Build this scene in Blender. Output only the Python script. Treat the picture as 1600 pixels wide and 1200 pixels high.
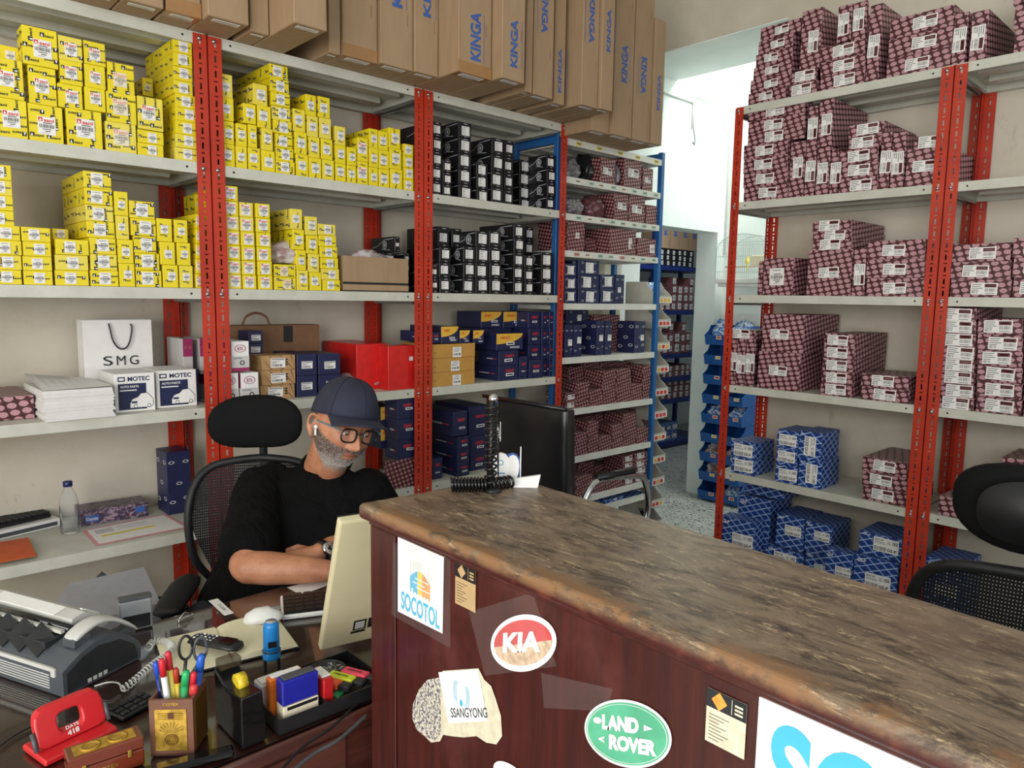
import bpy, bmesh, math, random
from mathutils import Vector, Matrix, Euler
random.seed(7)
S = bpy.context.scene
C = S.collection
for o in list(bpy.data.objects): bpy.data.objects.remove(o)

# ------------------------------------------------------------------ camera
CZ = 1.55
F = 1139.93
FW = Vector((0.675996, 0.727411, -0.117911)); RT = Vector((0.733728, -0.679252, 0.016133)); UP = Vector((0.068357, 0.09742, 0.992893))
cd = bpy.data.cameras.new('camera'); cam = bpy.data.objects.new('camera', cd); C.objects.link(cam)
cd.sensor_width = 36.0; cd.lens = F * 36.0 / 1600.0; cd.clip_start = 0.05
m = Matrix((RT, UP, -FW)).transposed().to_4x4(); m.translation = Vector((0, 0, CZ)); cam.matrix_world = m
S.camera = cam
S.view_settings.view_transform = 'Standard'; S.view_settings.look = 'None'
S.view_settings.gamma = 1.0; S.view_settings.use_curve_mapping = False
S.view_settings.exposure = -0.05

# ------------------------------------------------------------------ light
w = bpy.data.worlds.new('world'); S.world = w; w.use_nodes = True
bg = w.node_tree.nodes['Background']; bg.inputs[0].default_value = (0.90, 0.95, 1.0, 1); bg.inputs[1].default_value = 0.36
def area(name, loc, target, sx, sy, power, col):
    l = bpy.data.lights.new(name, 'AREA'); l.shape = 'RECTANGLE'; l.size = sx; l.size_y = sy; l.energy = power; l.color = col
    o = bpy.data.objects.new(name, l); C.objects.link(o); o.location = loc
    o.rotation_euler = (Vector(target) - Vector(loc)).to_track_quat('-Z', 'Y').to_euler(); return o
area('shopfront_daylight', (-2.6, -0.6, 1.75), (2.2, 1.6, 1.35), 3.2, 2.4, 185, (1.0, 0.975, 0.94))
area('street_side_daylight', (0.6, -2.4, 2.2), (1.4, 2.6, 1.3), 3.0, 1.6, 45, (0.97, 0.98, 1.0))
area('back_room_skylight', (4.72, 1.9, 3.6), (4.72, 2.1, 0.0), 0.6, 1.6, 44, (0.96, 1.0, 0.985))
area('store_room_lamp', (5.8, 3.8, 2.5), (6.0, 4.4, 1.0), 0.6, 0.4, 9, (0.85, 0.92, 1.0))

# ------------------------------------------------------------------ pixel rays (photograph frame, 1600 x 1200)
def ray(u, v): return FW + RT * ((u - 800) / F) - UP * ((v - 600) / F)
def at(u, v, ax, val):
    """point of the place seen at (u, v) on the plane axis ax = val (world metres)"""
    d = ray(u, v); t = (val - (CZ if ax == 2 else 0)) / d[ax]
    return Vector((0, 0, CZ)) + d * t
def atd(u, v, depth): return Vector((0, 0, CZ)) + ray(u, v) * depth
def proj(P):
    d = Vector(P) - Vector((0, 0, CZ)); z = d.dot(FW); return 800 + F * d.dot(RT) / z, 600 - F * d.dot(UP) / z

# ------------------------------------------------------------------ materials
MATS = {}
class NT:
    def __init__(s, name):
        s.m = bpy.data.materials.new(name); s.m.use_nodes = True; s.t = s.m.node_tree; s.n = s.t.nodes; s.l = s.t.links
        s.b = s.n['Principled BSDF']; MATS[name] = s.m
    def node(s, t, **k):
        n = s.n.new(t)
        for a, b in k.items(): setattr(n, a, b)
        return n
    def link(s, a, b): s.l.new(a, b)
    def val(s, x, sock):
        if hasattr(x, 'default_value') and hasattr(x, 'is_output'): s.l.new(x, sock)
        else: sock.default_value = x
    def math(s, op, a, b=None, c=None, clamp=False):
        n = s.n.new('ShaderNodeMath'); n.operation = op; n.use_clamp = clamp; s.val(a, n.inputs[0])
        if b is not None: s.val(b, n.inputs[1])
        if c is not None: s.val(c, n.inputs[2])
        return n.outputs[0]
    def mix(s, f, a, b):
        n = s.n.new('ShaderNodeMix'); n.data_type = 'RGBA'; s.val(f, n.inputs[0])
        for x, i in ((a, 6), (b, 7)):
            if isinstance(x, tuple): n.inputs[i].default_value = (x[0], x[1], x[2], 1)
            else: s.l.new(x, n.inputs[i])
        return n.outputs[2]
    def noise(s, vec, scale, detail=3, rough=.5, dist=0):
        n = s.n.new('ShaderNodeTexNoise'); n.inputs['Scale'].default_value = scale; n.inputs['Detail'].default_value = detail
        n.inputs['Roughness'].default_value = rough; n.inputs['Distortion'].default_value = dist
        if vec is not None: s.l.new(vec, n.inputs['Vector'])
        return n.outputs[0]
    def ramp(s, f, a, b): # smooth step a..b
        n = s.n.new('ShaderNodeMapRange'); n.interpolation_type = 'SMOOTHSTEP'; s.val(f, n.inputs[0]); n.inputs[1].default_value = a; n.inputs[2].default_value = b
        return n.outputs[0]
    def obj(s): return s.node('ShaderNodeTexCoord').outputs['Object']
    def uv(s): return s.node('ShaderNodeTexCoord').outputs['UV']
    def geo(s): return s.node('ShaderNodeNewGeometry').outputs['Position']
    def rnd(s): return s.node('ShaderNodeObjectInfo').outputs['Random']
    def mapping(s, vec, scale=(1,1,1), rot=(0,0,0), loc=(0,0,0)):
        n = s.n.new('ShaderNodeMapping'); s.l.new(vec, n.inputs[0]); n.inputs['Scale'].default_value = scale; n.inputs['Rotation'].default_value = rot; n.inputs['Location'].default_value = loc
        return n.outputs[0]
    def sep(s, vec):
        n = s.n.new('ShaderNodeSeparateXYZ'); s.l.new(vec, n.inputs[0]); return n.outputs
    def bump(s, h, strength=.3, dist=.002):
        n = s.n.new('ShaderNodeBump'); n.inputs['Strength'].default_value = strength; n.inputs['Distance'].default_value = dist
        s.l.new(h, n.inputs['Height']); s.l.new(n.outputs[0], s.b.inputs['Normal'])
    def col(s, c):
        if isinstance(c, tuple): s.b.inputs['Base Color'].default_value = (c[0], c[1], c[2], 1)
        else: s.l.new(c, s.b.inputs['Base Color'])
    def set(s, rough=.5, metal=0, spec=None, trans=0, alpha=None, ior=None, coat=None):
        s.b.inputs['Roughness'].default_value = rough; s.b.inputs['Metallic'].default_value = metal
        if spec is not None: s.b.inputs['Specular IOR Level'].default_value = spec
        if trans: s.b.inputs['Transmission Weight'].default_value = trans
        if alpha is not None: s.b.inputs['Alpha'].default_value = alpha
        if ior: s.b.inputs['IOR'].default_value = ior
        if coat: s.b.inputs['Coat Weight'].default_value = coat; s.b.inputs['Coat Roughness'].default_value = .15
        return s.m
def srgb(r, g, b):
    f = lambda c: (c/255/12.92) if c/255 <= .04045 else ((c/255+.055)/1.055)**2.4
    return (f(r), f(g), f(b))
def mat(name, rgb=None, rough=.55, metal=0, var=.08, vscale=25, **k):
    """plain procedural surface: colour with slight mottling"""
    if name in MATS: return MATS[name]
    n = NT(name); c = srgb(*rgb)
    f = n.noise(n.obj(), vscale, 3)
    n.col(n.mix(n.ramp(f, .3, .7), tuple(x*(1-var) for x in c), tuple(min(1, x*(1+var)) for x in c)))
    return n.set(rough, metal, **k)

# ------------------------------------------------------------------ mesh builder
_txt = {}
def text_geo(s, bold=0.0):
    k = (s, bold)
    if k in _txt: return _txt[k]
    cu = bpy.data.curves.new('t', 'FONT'); cu.body = s; cu.size = 1; cu.offset = bold; cu.resolution_u = 2 if s == 'sani' else 6; cu.align_x = 'CENTER'; cu.align_y = 'CENTER'
    o = bpy.data.objects.new('t', cu); C.objects.link(o)
    dg = bpy.context.evaluated_depsgraph_get(); me = o.evaluated_get(dg).to_mesh()
    vs = [v.co.copy() for v in me.vertices]; fs = [tuple(p.vertices) for p in me.polygons]
    o.evaluated_get(dg).to_mesh_clear(); bpy.data.objects.remove(o); bpy.data.curves.remove(cu)
    if vs:
        x0 = min(v.x for v in vs); x1 = max(v.x for v in vs); y0 = min(v.y for v in vs); y1 = max(v.y for v in vs)
        vs = [((v.x-(x0+x1)/2)/(x1-x0), (v.y-(y0+y1)/2)/(y1-y0)) for v in vs]
    _txt[k] = (vs, fs); return _txt[k]
class MB:
    def __init__(s): s.v = []; s.f = []; s.m = []; s.sm = []
    def add(s, vs, fs, m=0, M=None, smooth=False):
        b = len(s.v)
        for p in vs:
            p = Vector(p)
            s.v.append(M @ p if M is not None else p)
        for f in fs: s.f.append(tuple(b+i for i in f)); s.m.append(m); s.sm.append(smooth)
        return s
    def box(s, x0, x1, y0, y1, z0, z1, m=0, M=None, bev=0):
        if bev > 0:
            bm = bmesh.new(); bmesh.ops.create_cube(bm, size=1)
            for v in bm.verts: v.co = Vector(((x0+x1)/2+v.co.x*(x1-x0), (y0+y1)/2+v.co.y*(y1-y0), (z0+z1)/2+v.co.z*(z1-z0)))
            bmesh.ops.bevel(bm, geom=list(bm.edges), offset=bev, segments=2 if bev > .004 else 1, affect='EDGES', profile=.5)
            bm.verts.index_update(); s.add([v.co.copy() for v in bm.verts], [tuple(v.index for v in f.verts) for f in bm.faces], m, M); bm.free(); return s
        vs = [(x, y, z) for z in (z0, z1) for y in (y0, y1) for x in (x0, x1)]
        return s.add(vs, [(0,2,3,1),(4,5,7,6),(0,1,5,4),(2,6,7,3),(0,4,6,2),(1,3,7,5)], m, M)
    def quad(s, a, b, c, d, m=0, M=None): return s.add([a, b, c, d], [(0,1,2,3)], m, M)
    def rect(s, O, X, Y, x0, x1, y0, y1, m=0):
        """rectangle in the plane O + x X + y Y"""
        O = Vector(O); X = Vector(X); Y = Vector(Y)
        return s.add([O+X*x0+Y*y0, O+X*x1+Y*y0, O+X*x1+Y*y1, O+X*x0+Y*y1], [(0,1,2,3)], m)
    def text(s, t, O, X, Y, cx, cy, w, h, m=0, bold=.0, rot=0):
        vs, fs = text_geo(t, bold); O = Vector(O); X = Vector(X); Y = Vector(Y); c, sn = math.cos(rot), math.sin(rot)
        P = []
        for a, b in vs:
            a *= w; b *= h; P.append(O + X*(cx+a*c-b*sn) + Y*(cy+a*sn+b*c))
        return s.add(P, fs, m)
    def disc(s, O, X, Y, cx, cy, rx, ry, m=0, n=24, inner=0):
        O = Vector(O); X = Vector(X); Y = Vector(Y)
        if inner:
            vs = []
            for i in range(n):
                a = 2*math.pi*i/n
                vs += [O+X*(cx+rx*math.cos(a))+Y*(cy+ry*math.sin(a)), O+X*(cx+inner*rx*math.cos(a))+Y*(cy+inner*ry*math.sin(a))]
            return s.add(vs, [(2*i, (2*i+2) % (2*n), (2*i+3) % (2*n), 2*i+1) for i in range(n)], m)
        return s.add([O+X*(cx+rx*math.cos(2*math.pi*i/n))+Y*(cy+ry*math.sin(2*math.pi*i/n)) for i in range(n)], [tuple(range(n))], m)
    def tube(s, pts, r, m=0, n=8, cap=True, M=None):
        pts = [Vector(p) for p in pts]; N = len(pts); rr = r if isinstance(r, (list, tuple)) else [r]*N
        vs = []; t0 = (pts[1]-pts[0]).normalized(); up = Vector((0, 0, 1)) if abs(t0.z) < .9 else Vector((1, 0, 0))
        a = t0.cross(up).normalized()
        for i, p in enumerate(pts):
            t = (pts[min(i+1, N-1)]-pts[max(i-1, 0)]); t = t.normalized() if t.length > 1e-9 else t0
            a = (a - t*a.dot(t)); a = a.normalized() if a.length > 1e-6 else t.orthogonal().normalized(); b = t.cross(a)
            for k in range(n):
                q = 2*math.pi*k/n; vs.append(p + (a*math.cos(q)+b*math.sin(q))*rr[i])
        fs = [(i*n+k, i*n+(k+1) % n, (i+1)*n+(k+1) % n, (i+1)*n+k) for i in range(N-1) for k in range(n)]
        if cap: fs += [tuple(range(n))[::-1], tuple((N-1)*n+k for k in range(n))]
        return s.add(vs, fs, m, M, True)
    def lathe(s, prof, m=0, n=24, M=None, smooth=True):
        vs = [(r*math.cos(2*math.pi*k/n), r*math.sin(2*math.pi*k/n), z) for r, z in prof for k in range(n)]
        fs = [(i*n+k, i*n+(k+1) % n, (i+1)*n+(k+1) % n, (i+1)*n+k) for i in range(len(prof)-1) for k in range(n)]
        if prof[0][0] > 1e-5: fs.append(tuple(range(n))[::-1])
        if prof[-1][0] > 1e-5: fs.append(tuple((len(prof)-1)*n+k for k in range(n)))
        return s.add(vs, fs, m, M, smooth)
    def loft(s, rings, m=0, M=None, cap=True, smooth=True):
        n = len(rings[0]); vs = [p for r in rings for p in r]
        fs = [(i*n+k, i*n+(k+1) % n, (i+1)*n+(k+1) % n, (i+1)*n+k) for i in range(len(rings)-1) for k in range(n)]
        if cap: fs += [tuple(range(n))[::-1], tuple((len(rings)-1)*n+k for k in range(n))]
        return s.add(vs, fs, m, M, smooth)
    def prism(s, poly, X, Y, Z, O, h, m=0):
        """polygon (2-D points) in plane X,Y at O, thickened h along Z"""
        O = Vector(O); X = Vector(X); Y = Vector(Y); Z = Vector(Z); n = len(poly)
        vs = [O+X*a+Y*b for a, b in poly]+[O+X*a+Y*b+Z*h for a, b in poly]
        return s.add(vs, [tuple(range(n))[::-1], tuple(range(n, 2*n))]+[(i, (i+1) % n, (i+1) % n+n, i+n) for i in range(n)], m)
    def mesh(s, name, mats):
        me = bpy.data.meshes.new(name); me.from_pydata([tuple(p) for p in s.v], [], s.f)
        for x in (mats if isinstance(mats, (list, tuple)) else [mats]): me.materials.append(x)
        me.polygons.foreach_set('material_index', s.m); me.polygons.foreach_set('use_smooth', s.sm)
        uv = me.uv_layers.new(name='UVMap'); d = []
        for p in me.polygons:
            nx, ny, nz = (abs(c) for c in p.normal)
            for vi in p.vertices:
                c = me.vertices[vi].co
                d += [c.y, c.z] if nx >= ny and nx >= nz else ([c.x, c.z] if ny >= nz else [c.x, c.y])
        uv.data.foreach_set('uv', d); me.validate(); me.update(); return me
    def build(s, name, mats, parent=None, loc=None, rot=None):
        return link(name, s.mesh(name, mats), parent, loc, rot)
def link(name, me, parent=None, loc=None, rot=None):
    o = bpy.data.objects.new(name, me); C.objects.link(o)
    if parent: o.parent = parent
    if loc is not None: o.location = loc
    if rot is not None: o.rotation_euler = rot
    return o
def fixn(o):
    bm = bmesh.new(); bm.from_mesh(o.data); bmesh.ops.recalc_face_normals(bm, faces=list(bm.faces)); bm.to_mesh(o.data); bm.free(); return o
def tag(o, label, cat, group=None, kind=None):
    o['label'] = label; o['category'] = cat
    if group: o['group'] = group
    if kind: o['kind'] = kind
    return o
def thing(name, label, cat, loc=(0, 0, 0), rotz=0, group=None):
    o = bpy.data.objects.new(name, None); C.objects.link(o); o.location = loc; o.rotation_euler = (0, 0, rotz); o.empty_display_size = .05
    return tag(o, label, cat, group)
def struct(name, mb, mats): o = mb.build(name, mats); o['kind'] = 'structure'; return o
def dup(o, parent=None):
    c = o.copy(); C.objects.link(c)
    if parent: c.parent = parent
    for ch in list(o.children): dup(ch, c)
    return c
def subsurf(o, lv=1):
    md = o.modifiers.new('sub', 'SUBSURF'); md.levels = lv; md.render_levels = lv; return o
ORD = ['', 'first', 'second', 'third', 'fourth', 'fifth', 'sixth', 'seventh', 'eighth', 'ninth', 'tenth', 'eleventh', 'twelfth', 'thirteenth', 'fourteenth', 'fifteenth', 'sixteenth', 'seventeenth', 'eighteenth', 'nineteenth', 'twentieth']
for i in range(21, 60): ORD.append(['', '', 'twenty', 'thirty', 'forty', 'fifty'][i//10] + ('-'+ORD[i % 10] if i % 10 else '-th'))

# ------------------------------------------------------------------ surfaces
n = NT('wall_beige'); g = n.geo(); f = n.noise(g, 2.2, 5, .6); f2 = n.noise(g, 60, 4, .6); st = n.noise(n.mapping(g, (1, 1, .5)), 3.5, 6, .7, 1.2)
n.col(n.mix(n.ramp(st, .62, .78), n.mix(n.ramp(f, .3, .7), srgb(196, 187, 168), srgb(212, 204, 188)), srgb(164, 152, 130))); n.bump(f2, .25, .003); n.set(.85)
n = NT('wall_white'); g = n.geo(); f = n.noise(g, 3, 5, .6); n.col(n.mix(n.ramp(f, .3, .7), srgb(226, 236, 232), srgb(238, 244, 240))); n.bump(n.noise(g, 50, 3), .15, .002); n.set(.8)
n = NT('terrazzo'); g = n.geo(); v = n.node('ShaderNodeTexVoronoi'); v.inputs['Scale'].default_value = 90; n.link(g, v.inputs['Vector']); c = n.sep(v.outputs['Color'])
n.col(n.mix(n.ramp(c[0], .84, .86), n.mix(n.ramp(n.noise(g, 6), .3, .7), srgb(176, 180, 172), srgb(200, 202, 192)), srgb(84, 86, 80))); n.set(.35)
n = NT('shelf_enamel'); g = n.geo(); f = n.noise(g, 9, 5, .65); d = n.noise(n.mapping(g, (1, 1, 6)), 18, 6, .7)
n.col(n.mix(n.ramp(d, .66, .76), n.mix(n.ramp(f, .3, .7), srgb(190, 190, 176), srgb(204, 203, 190)), srgb(140, 132, 112))); n.set(.42)
n = NT('shelf_white'); g = n.geo(); f = n.noise(g, 9, 5, .65)
n.col(n.mix(n.ramp(f, .3, .7), srgb(206, 206, 196), srgb(222, 222, 212))); n.set(.4)
n = NT('post_red'); g = n.geo(); f = n.noise(g, 5, 4, .6); sc = n.noise(n.mapping(g, (1, 1, .3)), 120, 4, .7)
n.col(n.mix(n.ramp(sc, .70, .76), n.mix(n.ramp(f, .3, .7), srgb(170, 42, 22), srgb(190, 54, 28)), srgb(190, 120, 96))); n.set(.42)
mat('post_blue', (28, 92, 152), .4, var=.12, vscale=6)
mat('steel', (168, 170, 170), .3, .9)
mat('bolt_dark', (52, 48, 44), .4, .6)
mat('rust', (92, 52, 30), .8)
# printed cartons -------------------------------------------------
def lattice(name, bgc, line, blob, px=.030, py=.024, skew=.35, lw=.09, br=.36, dust=.0, small=None):
    n = NT(name); s = n.sep(n.uv()); r = n.rnd()
    a = n.math('ADD', n.math('DIVIDE', n.math('ADD', s[0], n.math('MULTIPLY', s[1], skew)), px), n.math('MULTIPLY', r, 7.3))
    b = n.math('ADD', n.math('DIVIDE', n.math('SUBTRACT', s[1], n.math('MULTIPLY', s[0], .16)), py), n.math('MULTIPLY', r, 3.7))
    fx = n.math('SUBTRACT', n.math('FRACT', a), .5); fy = n.math('SUBTRACT', n.math('FRACT', b), .5)
    ax = n.math('ABSOLUTE', fx); ay = n.math('ABSOLUTE', fy)
    ln = n.math('MAXIMUM', n.ramp(ax, .5-lw, .5-lw+.03), n.ramp(ay, .5-lw, .5-lw+.03))
    rr = n.math('SQRT', n.math('ADD', n.math('MULTIPLY', fx, fx), n.math('MULTIPLY', fy, fy)))
    hexd = n.math('MAXIMUM', rr, n.math('MULTIPLY', n.math('ADD', ax, ay), .78))
    bl = n.math('SUBTRACT', 1, n.ramp(hexd, br-.03, br+.03))
    hole = n.math('SUBTRACT', 1, n.ramp(n.math('ABSOLUTE', n.math('SUBTRACT', n.math('SQRT', n.math('ADD', n.math('MULTIPLY', n.math('MULTIPLY', fx, fx), 1.6), n.math('MULTIPLY', fy, fy))), br*.52)), .012, .04))
    c = n.mix(bl, bgc, blob); c = n.mix(n.math('MULTIPLY', n.math('MULTIPLY', hole, bl), .55), c, bgc); c = n.mix(ln, c, line)
    d = n.ramp(n.noise(n.obj(), 14, 4, .7), .45, .85)
    nm = n.node('ShaderNodeTexCoord').outputs['Normal']; up = n.ramp(n.sep(nm)[2], .7, .9)
    c = n.mix(n.math('ADD', n.math('MULTIPLY', d, .18), n.math('MULTIPLY', up, dust)), c, srgb(150, 132, 122))
    n.col(c); n.set(.5); return n.m
lattice('print_maroon', srgb(100, 44, 52), srgb(54, 10, 18), srgb(186, 142, 148), px=.034, py=.024, lw=.10, br=.40, dust=.35)
lattice('print_maroon_small', srgb(96, 38, 42), srgb(52, 14, 18), srgb(178, 134, 134), px=.022, py=.02, br=.33, dust=.2)
# blue lattice: tilted white lines on blue
n = NT('print_blue'); s = n.sep(n.uv()); r = n.math('MULTIPLY', n.rnd(), 5.1)
a = n.math('FRACT', n.math('ADD', n.math('DIVIDE', n.math('ADD', s[1], n.math('MULTIPLY', s[0], .9)), .044), r))
b = n.math('FRACT', n.math('ADD', n.math('DIVIDE', n.math('SUBTRACT', s[1], n.math('MULTIPLY', s[0], .42)), .033), r))
l1 = n.math('SUBTRACT', 1, n.ramp(n.math('ABSOLUTE', n.math('SUBTRACT', a, .5)), .03, .06)); l2 = n.math('SUBTRACT', 1, n.ramp(n.math('ABSOLUTE', n.math('SUBTRACT', b, .5)), .04, .08))
sq = n.math('MULTIPLY', n.ramp(n.math('ABSOLUTE', n.math('SUBTRACT', a, .5)), .3, .34), n.ramp(n.math('ABSOLUTE', n.math('SUBTRACT', b, .5)), .2, .24))
c = n.mix(n.math('MULTIPLY', sq, .8), srgb(24, 66, 142), srgb(18, 44, 104)); c = n.mix(n.math('MAXIMUM', l1, l2), c, srgb(176, 198, 226))
n.col(c); n.set(.45)
n = NT('print_yellow'); f = n.noise(n.obj(), 7, 4, .6); c = n.mix(n.ramp(f, .3, .7), srgb(222, 200, 16), srgb(240, 220, 34))
n.col(n.mix(n.math('MULTIPLY', n.ramp(n.rnd(), .7, 1.0), .35), c, srgb(226, 214, 128))); n.set(.45)
mat('print_black', (24, 24, 26), .38, var=.2)
mat('print_navy', (30, 36, 74), .42, var=.1)
mat('kraft', (186, 152, 114), .75, var=.05, vscale=5)
n = NT('kraft_carton'); g = n.obj(); f = n.noise(n.mapping(g, (1, 1, .15)), 30, 4, .6); f2 = n.noise(g, 3, 3)
n.col(n.mix(n.math('MULTIPLY', n.ramp(f, .35, .75), .5), n.mix(f2, srgb(158, 131, 100), srgb(168, 141, 110)), srgb(146, 118, 88))); n.bump(f, .15, .001); n.set(.72)
mat('tape_brown', (156, 116, 74), .25, var=.05)
mat('paper_white', (232, 230, 226), .6, var=.03)
mat('paper_cream', (228, 218, 190), .6, var=.04)
mat('ink_black', (26, 25, 25), .5, var=.05)
mat('ink_grey', (118, 116, 116), .6, var=.1)
mat('ink_red', (206, 48, 44), .5, var=.05)
mat('ink_pale_red', (222, 140, 128), .5, var=.05)
mat('ink_maroon', (92, 22, 30), .5, var=.05)
mat('ink_blue', (56, 92, 160), .6, var=.2, vscale=60)
mat('ink_navy', (40, 44, 92), .5, var=.05)
mat('ink_silver', (176, 178, 182), .35, var=.05)
mat('ink_yellow', (226, 176, 62), .5, var=.05)
mat('print_tan', (176, 138, 92), .6, var=.08)
mat('print_ochre', (190, 142, 66), .6, var=.05)
mat('print_red', (206, 34, 30), .35, var=.1)
mat('print_pink', (150, 42, 92), .45, var=.05)
mat('print_palegrey', (196, 192, 190), .5, var=.03)
mat('black_plastic', (26, 26, 28), .38, var=.15)
mat('black_gloss', (16, 16, 18), .12, var=.1)
mat('grey_plastic', (74, 78, 82), .42, var=.06)
mat('light_grey_plastic', (196, 196, 190), .4, var=.04)
mat('white_plastic', (230, 230, 226), .35, var=.03)
mat('dark_grille', (34, 36, 40), .6, var=.1)
mat('black_mesh', (22, 22, 23), .8, var=.3, vscale=400)
mat('chrome', (200, 200, 200), .15, 1.0)

# ------------------------------------------------------------------ room shell
YF = 2.6725; XB0, XB1, XB2, XD0, XD1 = .094, 1.014, 1.934, 2.846, 3.728   # left run: front plane, bay limits
YW = 3.105                                                                # wall behind the left run
XF = 3.4282; YR0, YR1, YR2 = 2.058, 1.063, .068                           # right run
XW = 3.86                                                                 # wall behind the right run
CEIL = 3.75
b = MB(); b.box(-3.2, 8.2, -2.6, 5.4, -.1, 0); struct('floor', b, MATS['terrazzo'])
b = MB(); b.box(-3.2, 8.2, -.4, 5.4, CEIL, CEIL+.1); struct('ceiling', b, MATS['wall_white'])
b = MB(); b.box(-3.2, XW, YW, YW+.18, 0, CEIL); struct('wall_left', b, MATS['wall_beige'])
# white wall beyond, with doorway
DX0, DX1 = 4.06, 5.01; DZ = at(1110, 362, 1, YW).z
b = MB(); b.box(XW, DX0, YW, YW+.18, 0, CEIL); b.box(DX0, DX1, YW, YW+.18, DZ, CEIL); b.box(DX1, 5.12, YW, YW+.18, 0, CEIL); struct('wall_back', b, MATS['wall_white'])
b = MB(); b.box(5.12, 5.27, -.4, YW+.18, 0, CEIL); struct('wall_far', b, MATS['wall_white'])
YJ = 2.03
b = MB(); b.box(XW, XW+.2, -2.0, YJ, 0, CEIL); b.box(XW, 4.40, YJ, YW, 3.065, CEIL); b.box(XW+.2, 4.40, -2.0, YJ, 3.065, CEIL); struct('wall_right', b, MATS['wall_beige'])
b = MB(); b.box(XW+.003, 4.397, YJ, YW-.002, 3.058, 3.0645); b.box(XW+.2, XW+.204, -.4, YJ, 0, 3.06); struct('trim_1', b, MATS['wall_white'])
b = MB(); b.box(4.0, 8.2, 5.2, 5.35, 0, CEIL); b.box(8.05, 8.2, YW+.18, 5.2, 0, CEIL); b.box(3.85, 4.0, YW+.18, 5.35, 0, CEIL); b.box(5.12, 8.2, YW+.03, YW+.18, 0, CEIL); struct('wall_storeroom', b, MATS['wall_white'])
b = MB(); b.box(-3.35, -3.2, 1.2, YW+.18, 0, CEIL); struct('wall_side', b, MATS['wall_beige'])

# ------------------------------------------------------------------ slotted angle racks
def post_mesh(h, mirror=False, wd=.045, pitch=.05, mats=None):
    """L-angle post: corner at origin, flange along +x (front) and +y (side)"""
    b = MB(); cols = [0, .016, .019, .026, .029, wd]; rows = [0, .022, .034, .038, .05]
    nz = int(h/pitch)
    for fl in range(2):
        for k in range(nz):
            for j in range(4):
                for i in range(5):
                    if j == 0 and i == 2: continue
                    if j == 2 and i in (1, 2, 3): continue
                    z0 = h-(k*pitch+rows[j])-.012; z1 = h-(k*pitch+rows[j+1])-.012
                    a, c = cols[i], cols[i+1]
                    if mirror: a, c = -c, -a
                    if fl == 0: b.quad((a, 0, z1), (c, 0, z1), (c, 0, z0), (a, 0, z0))
                    else: b.quad((0, abs(a), z1), (0, abs(c), z1), (0, abs(c), z0), (0, abs(a), z0))
        zz = h-nz*pitch-.012
        for z0, z1 in ((h-.012, h), (0, zz)):
            a, c = (0, wd) if not mirror else (-wd, 0)
            if fl == 0: b.quad((a, 0, z0), (c, 0, z0), (c, 0, z1), (a, 0, z1))
            else: b.quad((0, 0, z0), (0, wd, z0), (0, wd, z1), (0, 0, z1))
    return b.mesh('post', MATS['post_red'])
def add_post(me, root, x, y, rz=0, sy=1):
    o = link('post', me, root, (x, y, 0), (0, 0, rz)); o.scale.y = sy
    md = o.modifiers.new('s', 'SOLIDIFY'); md.thickness = .002; md.offset = 0; return o
def shelf_mesh(L, D, lip=.038, mname='shelf_enamel', holes=True):
    """pressed steel tray: top at z=0, front at y=0, length along x from 0 to L"""
    b = MB(); t = .0015
    b.box(0, L, 0, D, -t, 0); b.box(0, L, 0, t, -lip, -t); b.box(0, L, t, .016, -lip, -lip+t); b.box(0, L, D-t, D, -lip, -t); b.box(0, L, D-.016, D-t, -lip, -lip+t)
    b.box(0, t, t, D-t, -lip, -t); b.box(L-t, L, t, D-t, -lip, -t)
    for y in (D*.24, D*.62):  # stiffening channels under the tray
        b.box(.05, L-.05, y, y+.003, -.026, -t); b.box(.05, L-.05, y+.055, y+.058, -.026, -t); b.box(.05, L-.05, y+.003, y+.055, -.026, -.023)
    if holes:
        for x in (.075, L-.075):
            b.disc((0, -.0004, 0), (1, 0, 0), (0, 0, 1), x, -lip*.5, .0042, .0042, 1, 10)
    return b.mesh('shelf', [MATS[mname], MATS['bolt_dark']])
def rack(label, frame, L, D, top, zs, posts=('fl', 'fr', 'bl', 'br'), cut=0):
    """frame = (origin, rotz): local x along the front, y to the back"""
    t = thing('storage_rack', label, 'rack', frame[0], frame[1])
    pm = post_mesh(top); pmm = post_mesh(top, True); g = .0035
    if 'fl' in posts: add_post(pm, t, g, -.003)
    if 'fr' in posts: add_post(pmm, t, L-g, -.003)
    if 'bl' in posts: add_post(pm, t, g, D+.003, 0, -1)
    if 'br' in posts: add_post(pmm, t, L-g, D+.003, 0, -1)
    sm = shelf_mesh(L-2*g-.006-cut, D)
    bme = MB().lathe([(.0075, 0), (.0075, .003), (.004, .006), (0, .0065)], 0, 8, Matrix.Rotation(math.pi/2, 4, 'X')).mesh('bolt', MATS['steel'])
    brm = MB().box(-.002, .010, .045, D-.045, -.012, 0).mesh('brace', MATS['steel'])
    for z in zs:
        link('shelf', sm, t, (g+.003, 0, z))
        for x in (.022, L-.028): link('bolt', bme, t, (x, -.0045, z-.02))
        for x in (.012, L-.022-cut): link('brace', brm, t, (x, 0, z-.040))
    return t
DP = .41
ZA = [2.4364, 2.0005, 1.564, 1.1346, .6882]
FA = lambda x: ((x, YF, 0), 0)
rack('red slotted rack bay behind the desk, holding yellow cartons and the white paper bag', FA(XB0), .92, DP, 2.432, ZA+[.25])
rack('red slotted rack bay right behind the seated man, second bay from left', FA(XB1), .92, DP, 2.432, ZA+[.25])
rack('red slotted rack bay with black cartons, beside the blue framed rack', FA(XB2), .912, DP, 2.432, ZA+[.25], posts=('fl', 'fr', 'bl'), cut=.036)
ZB = [2.5226, 2.0501, 1.5808, 1.1123, .6486, .13]
FB = lambda y: ((XF, y, 0), -math.pi/2)
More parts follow.
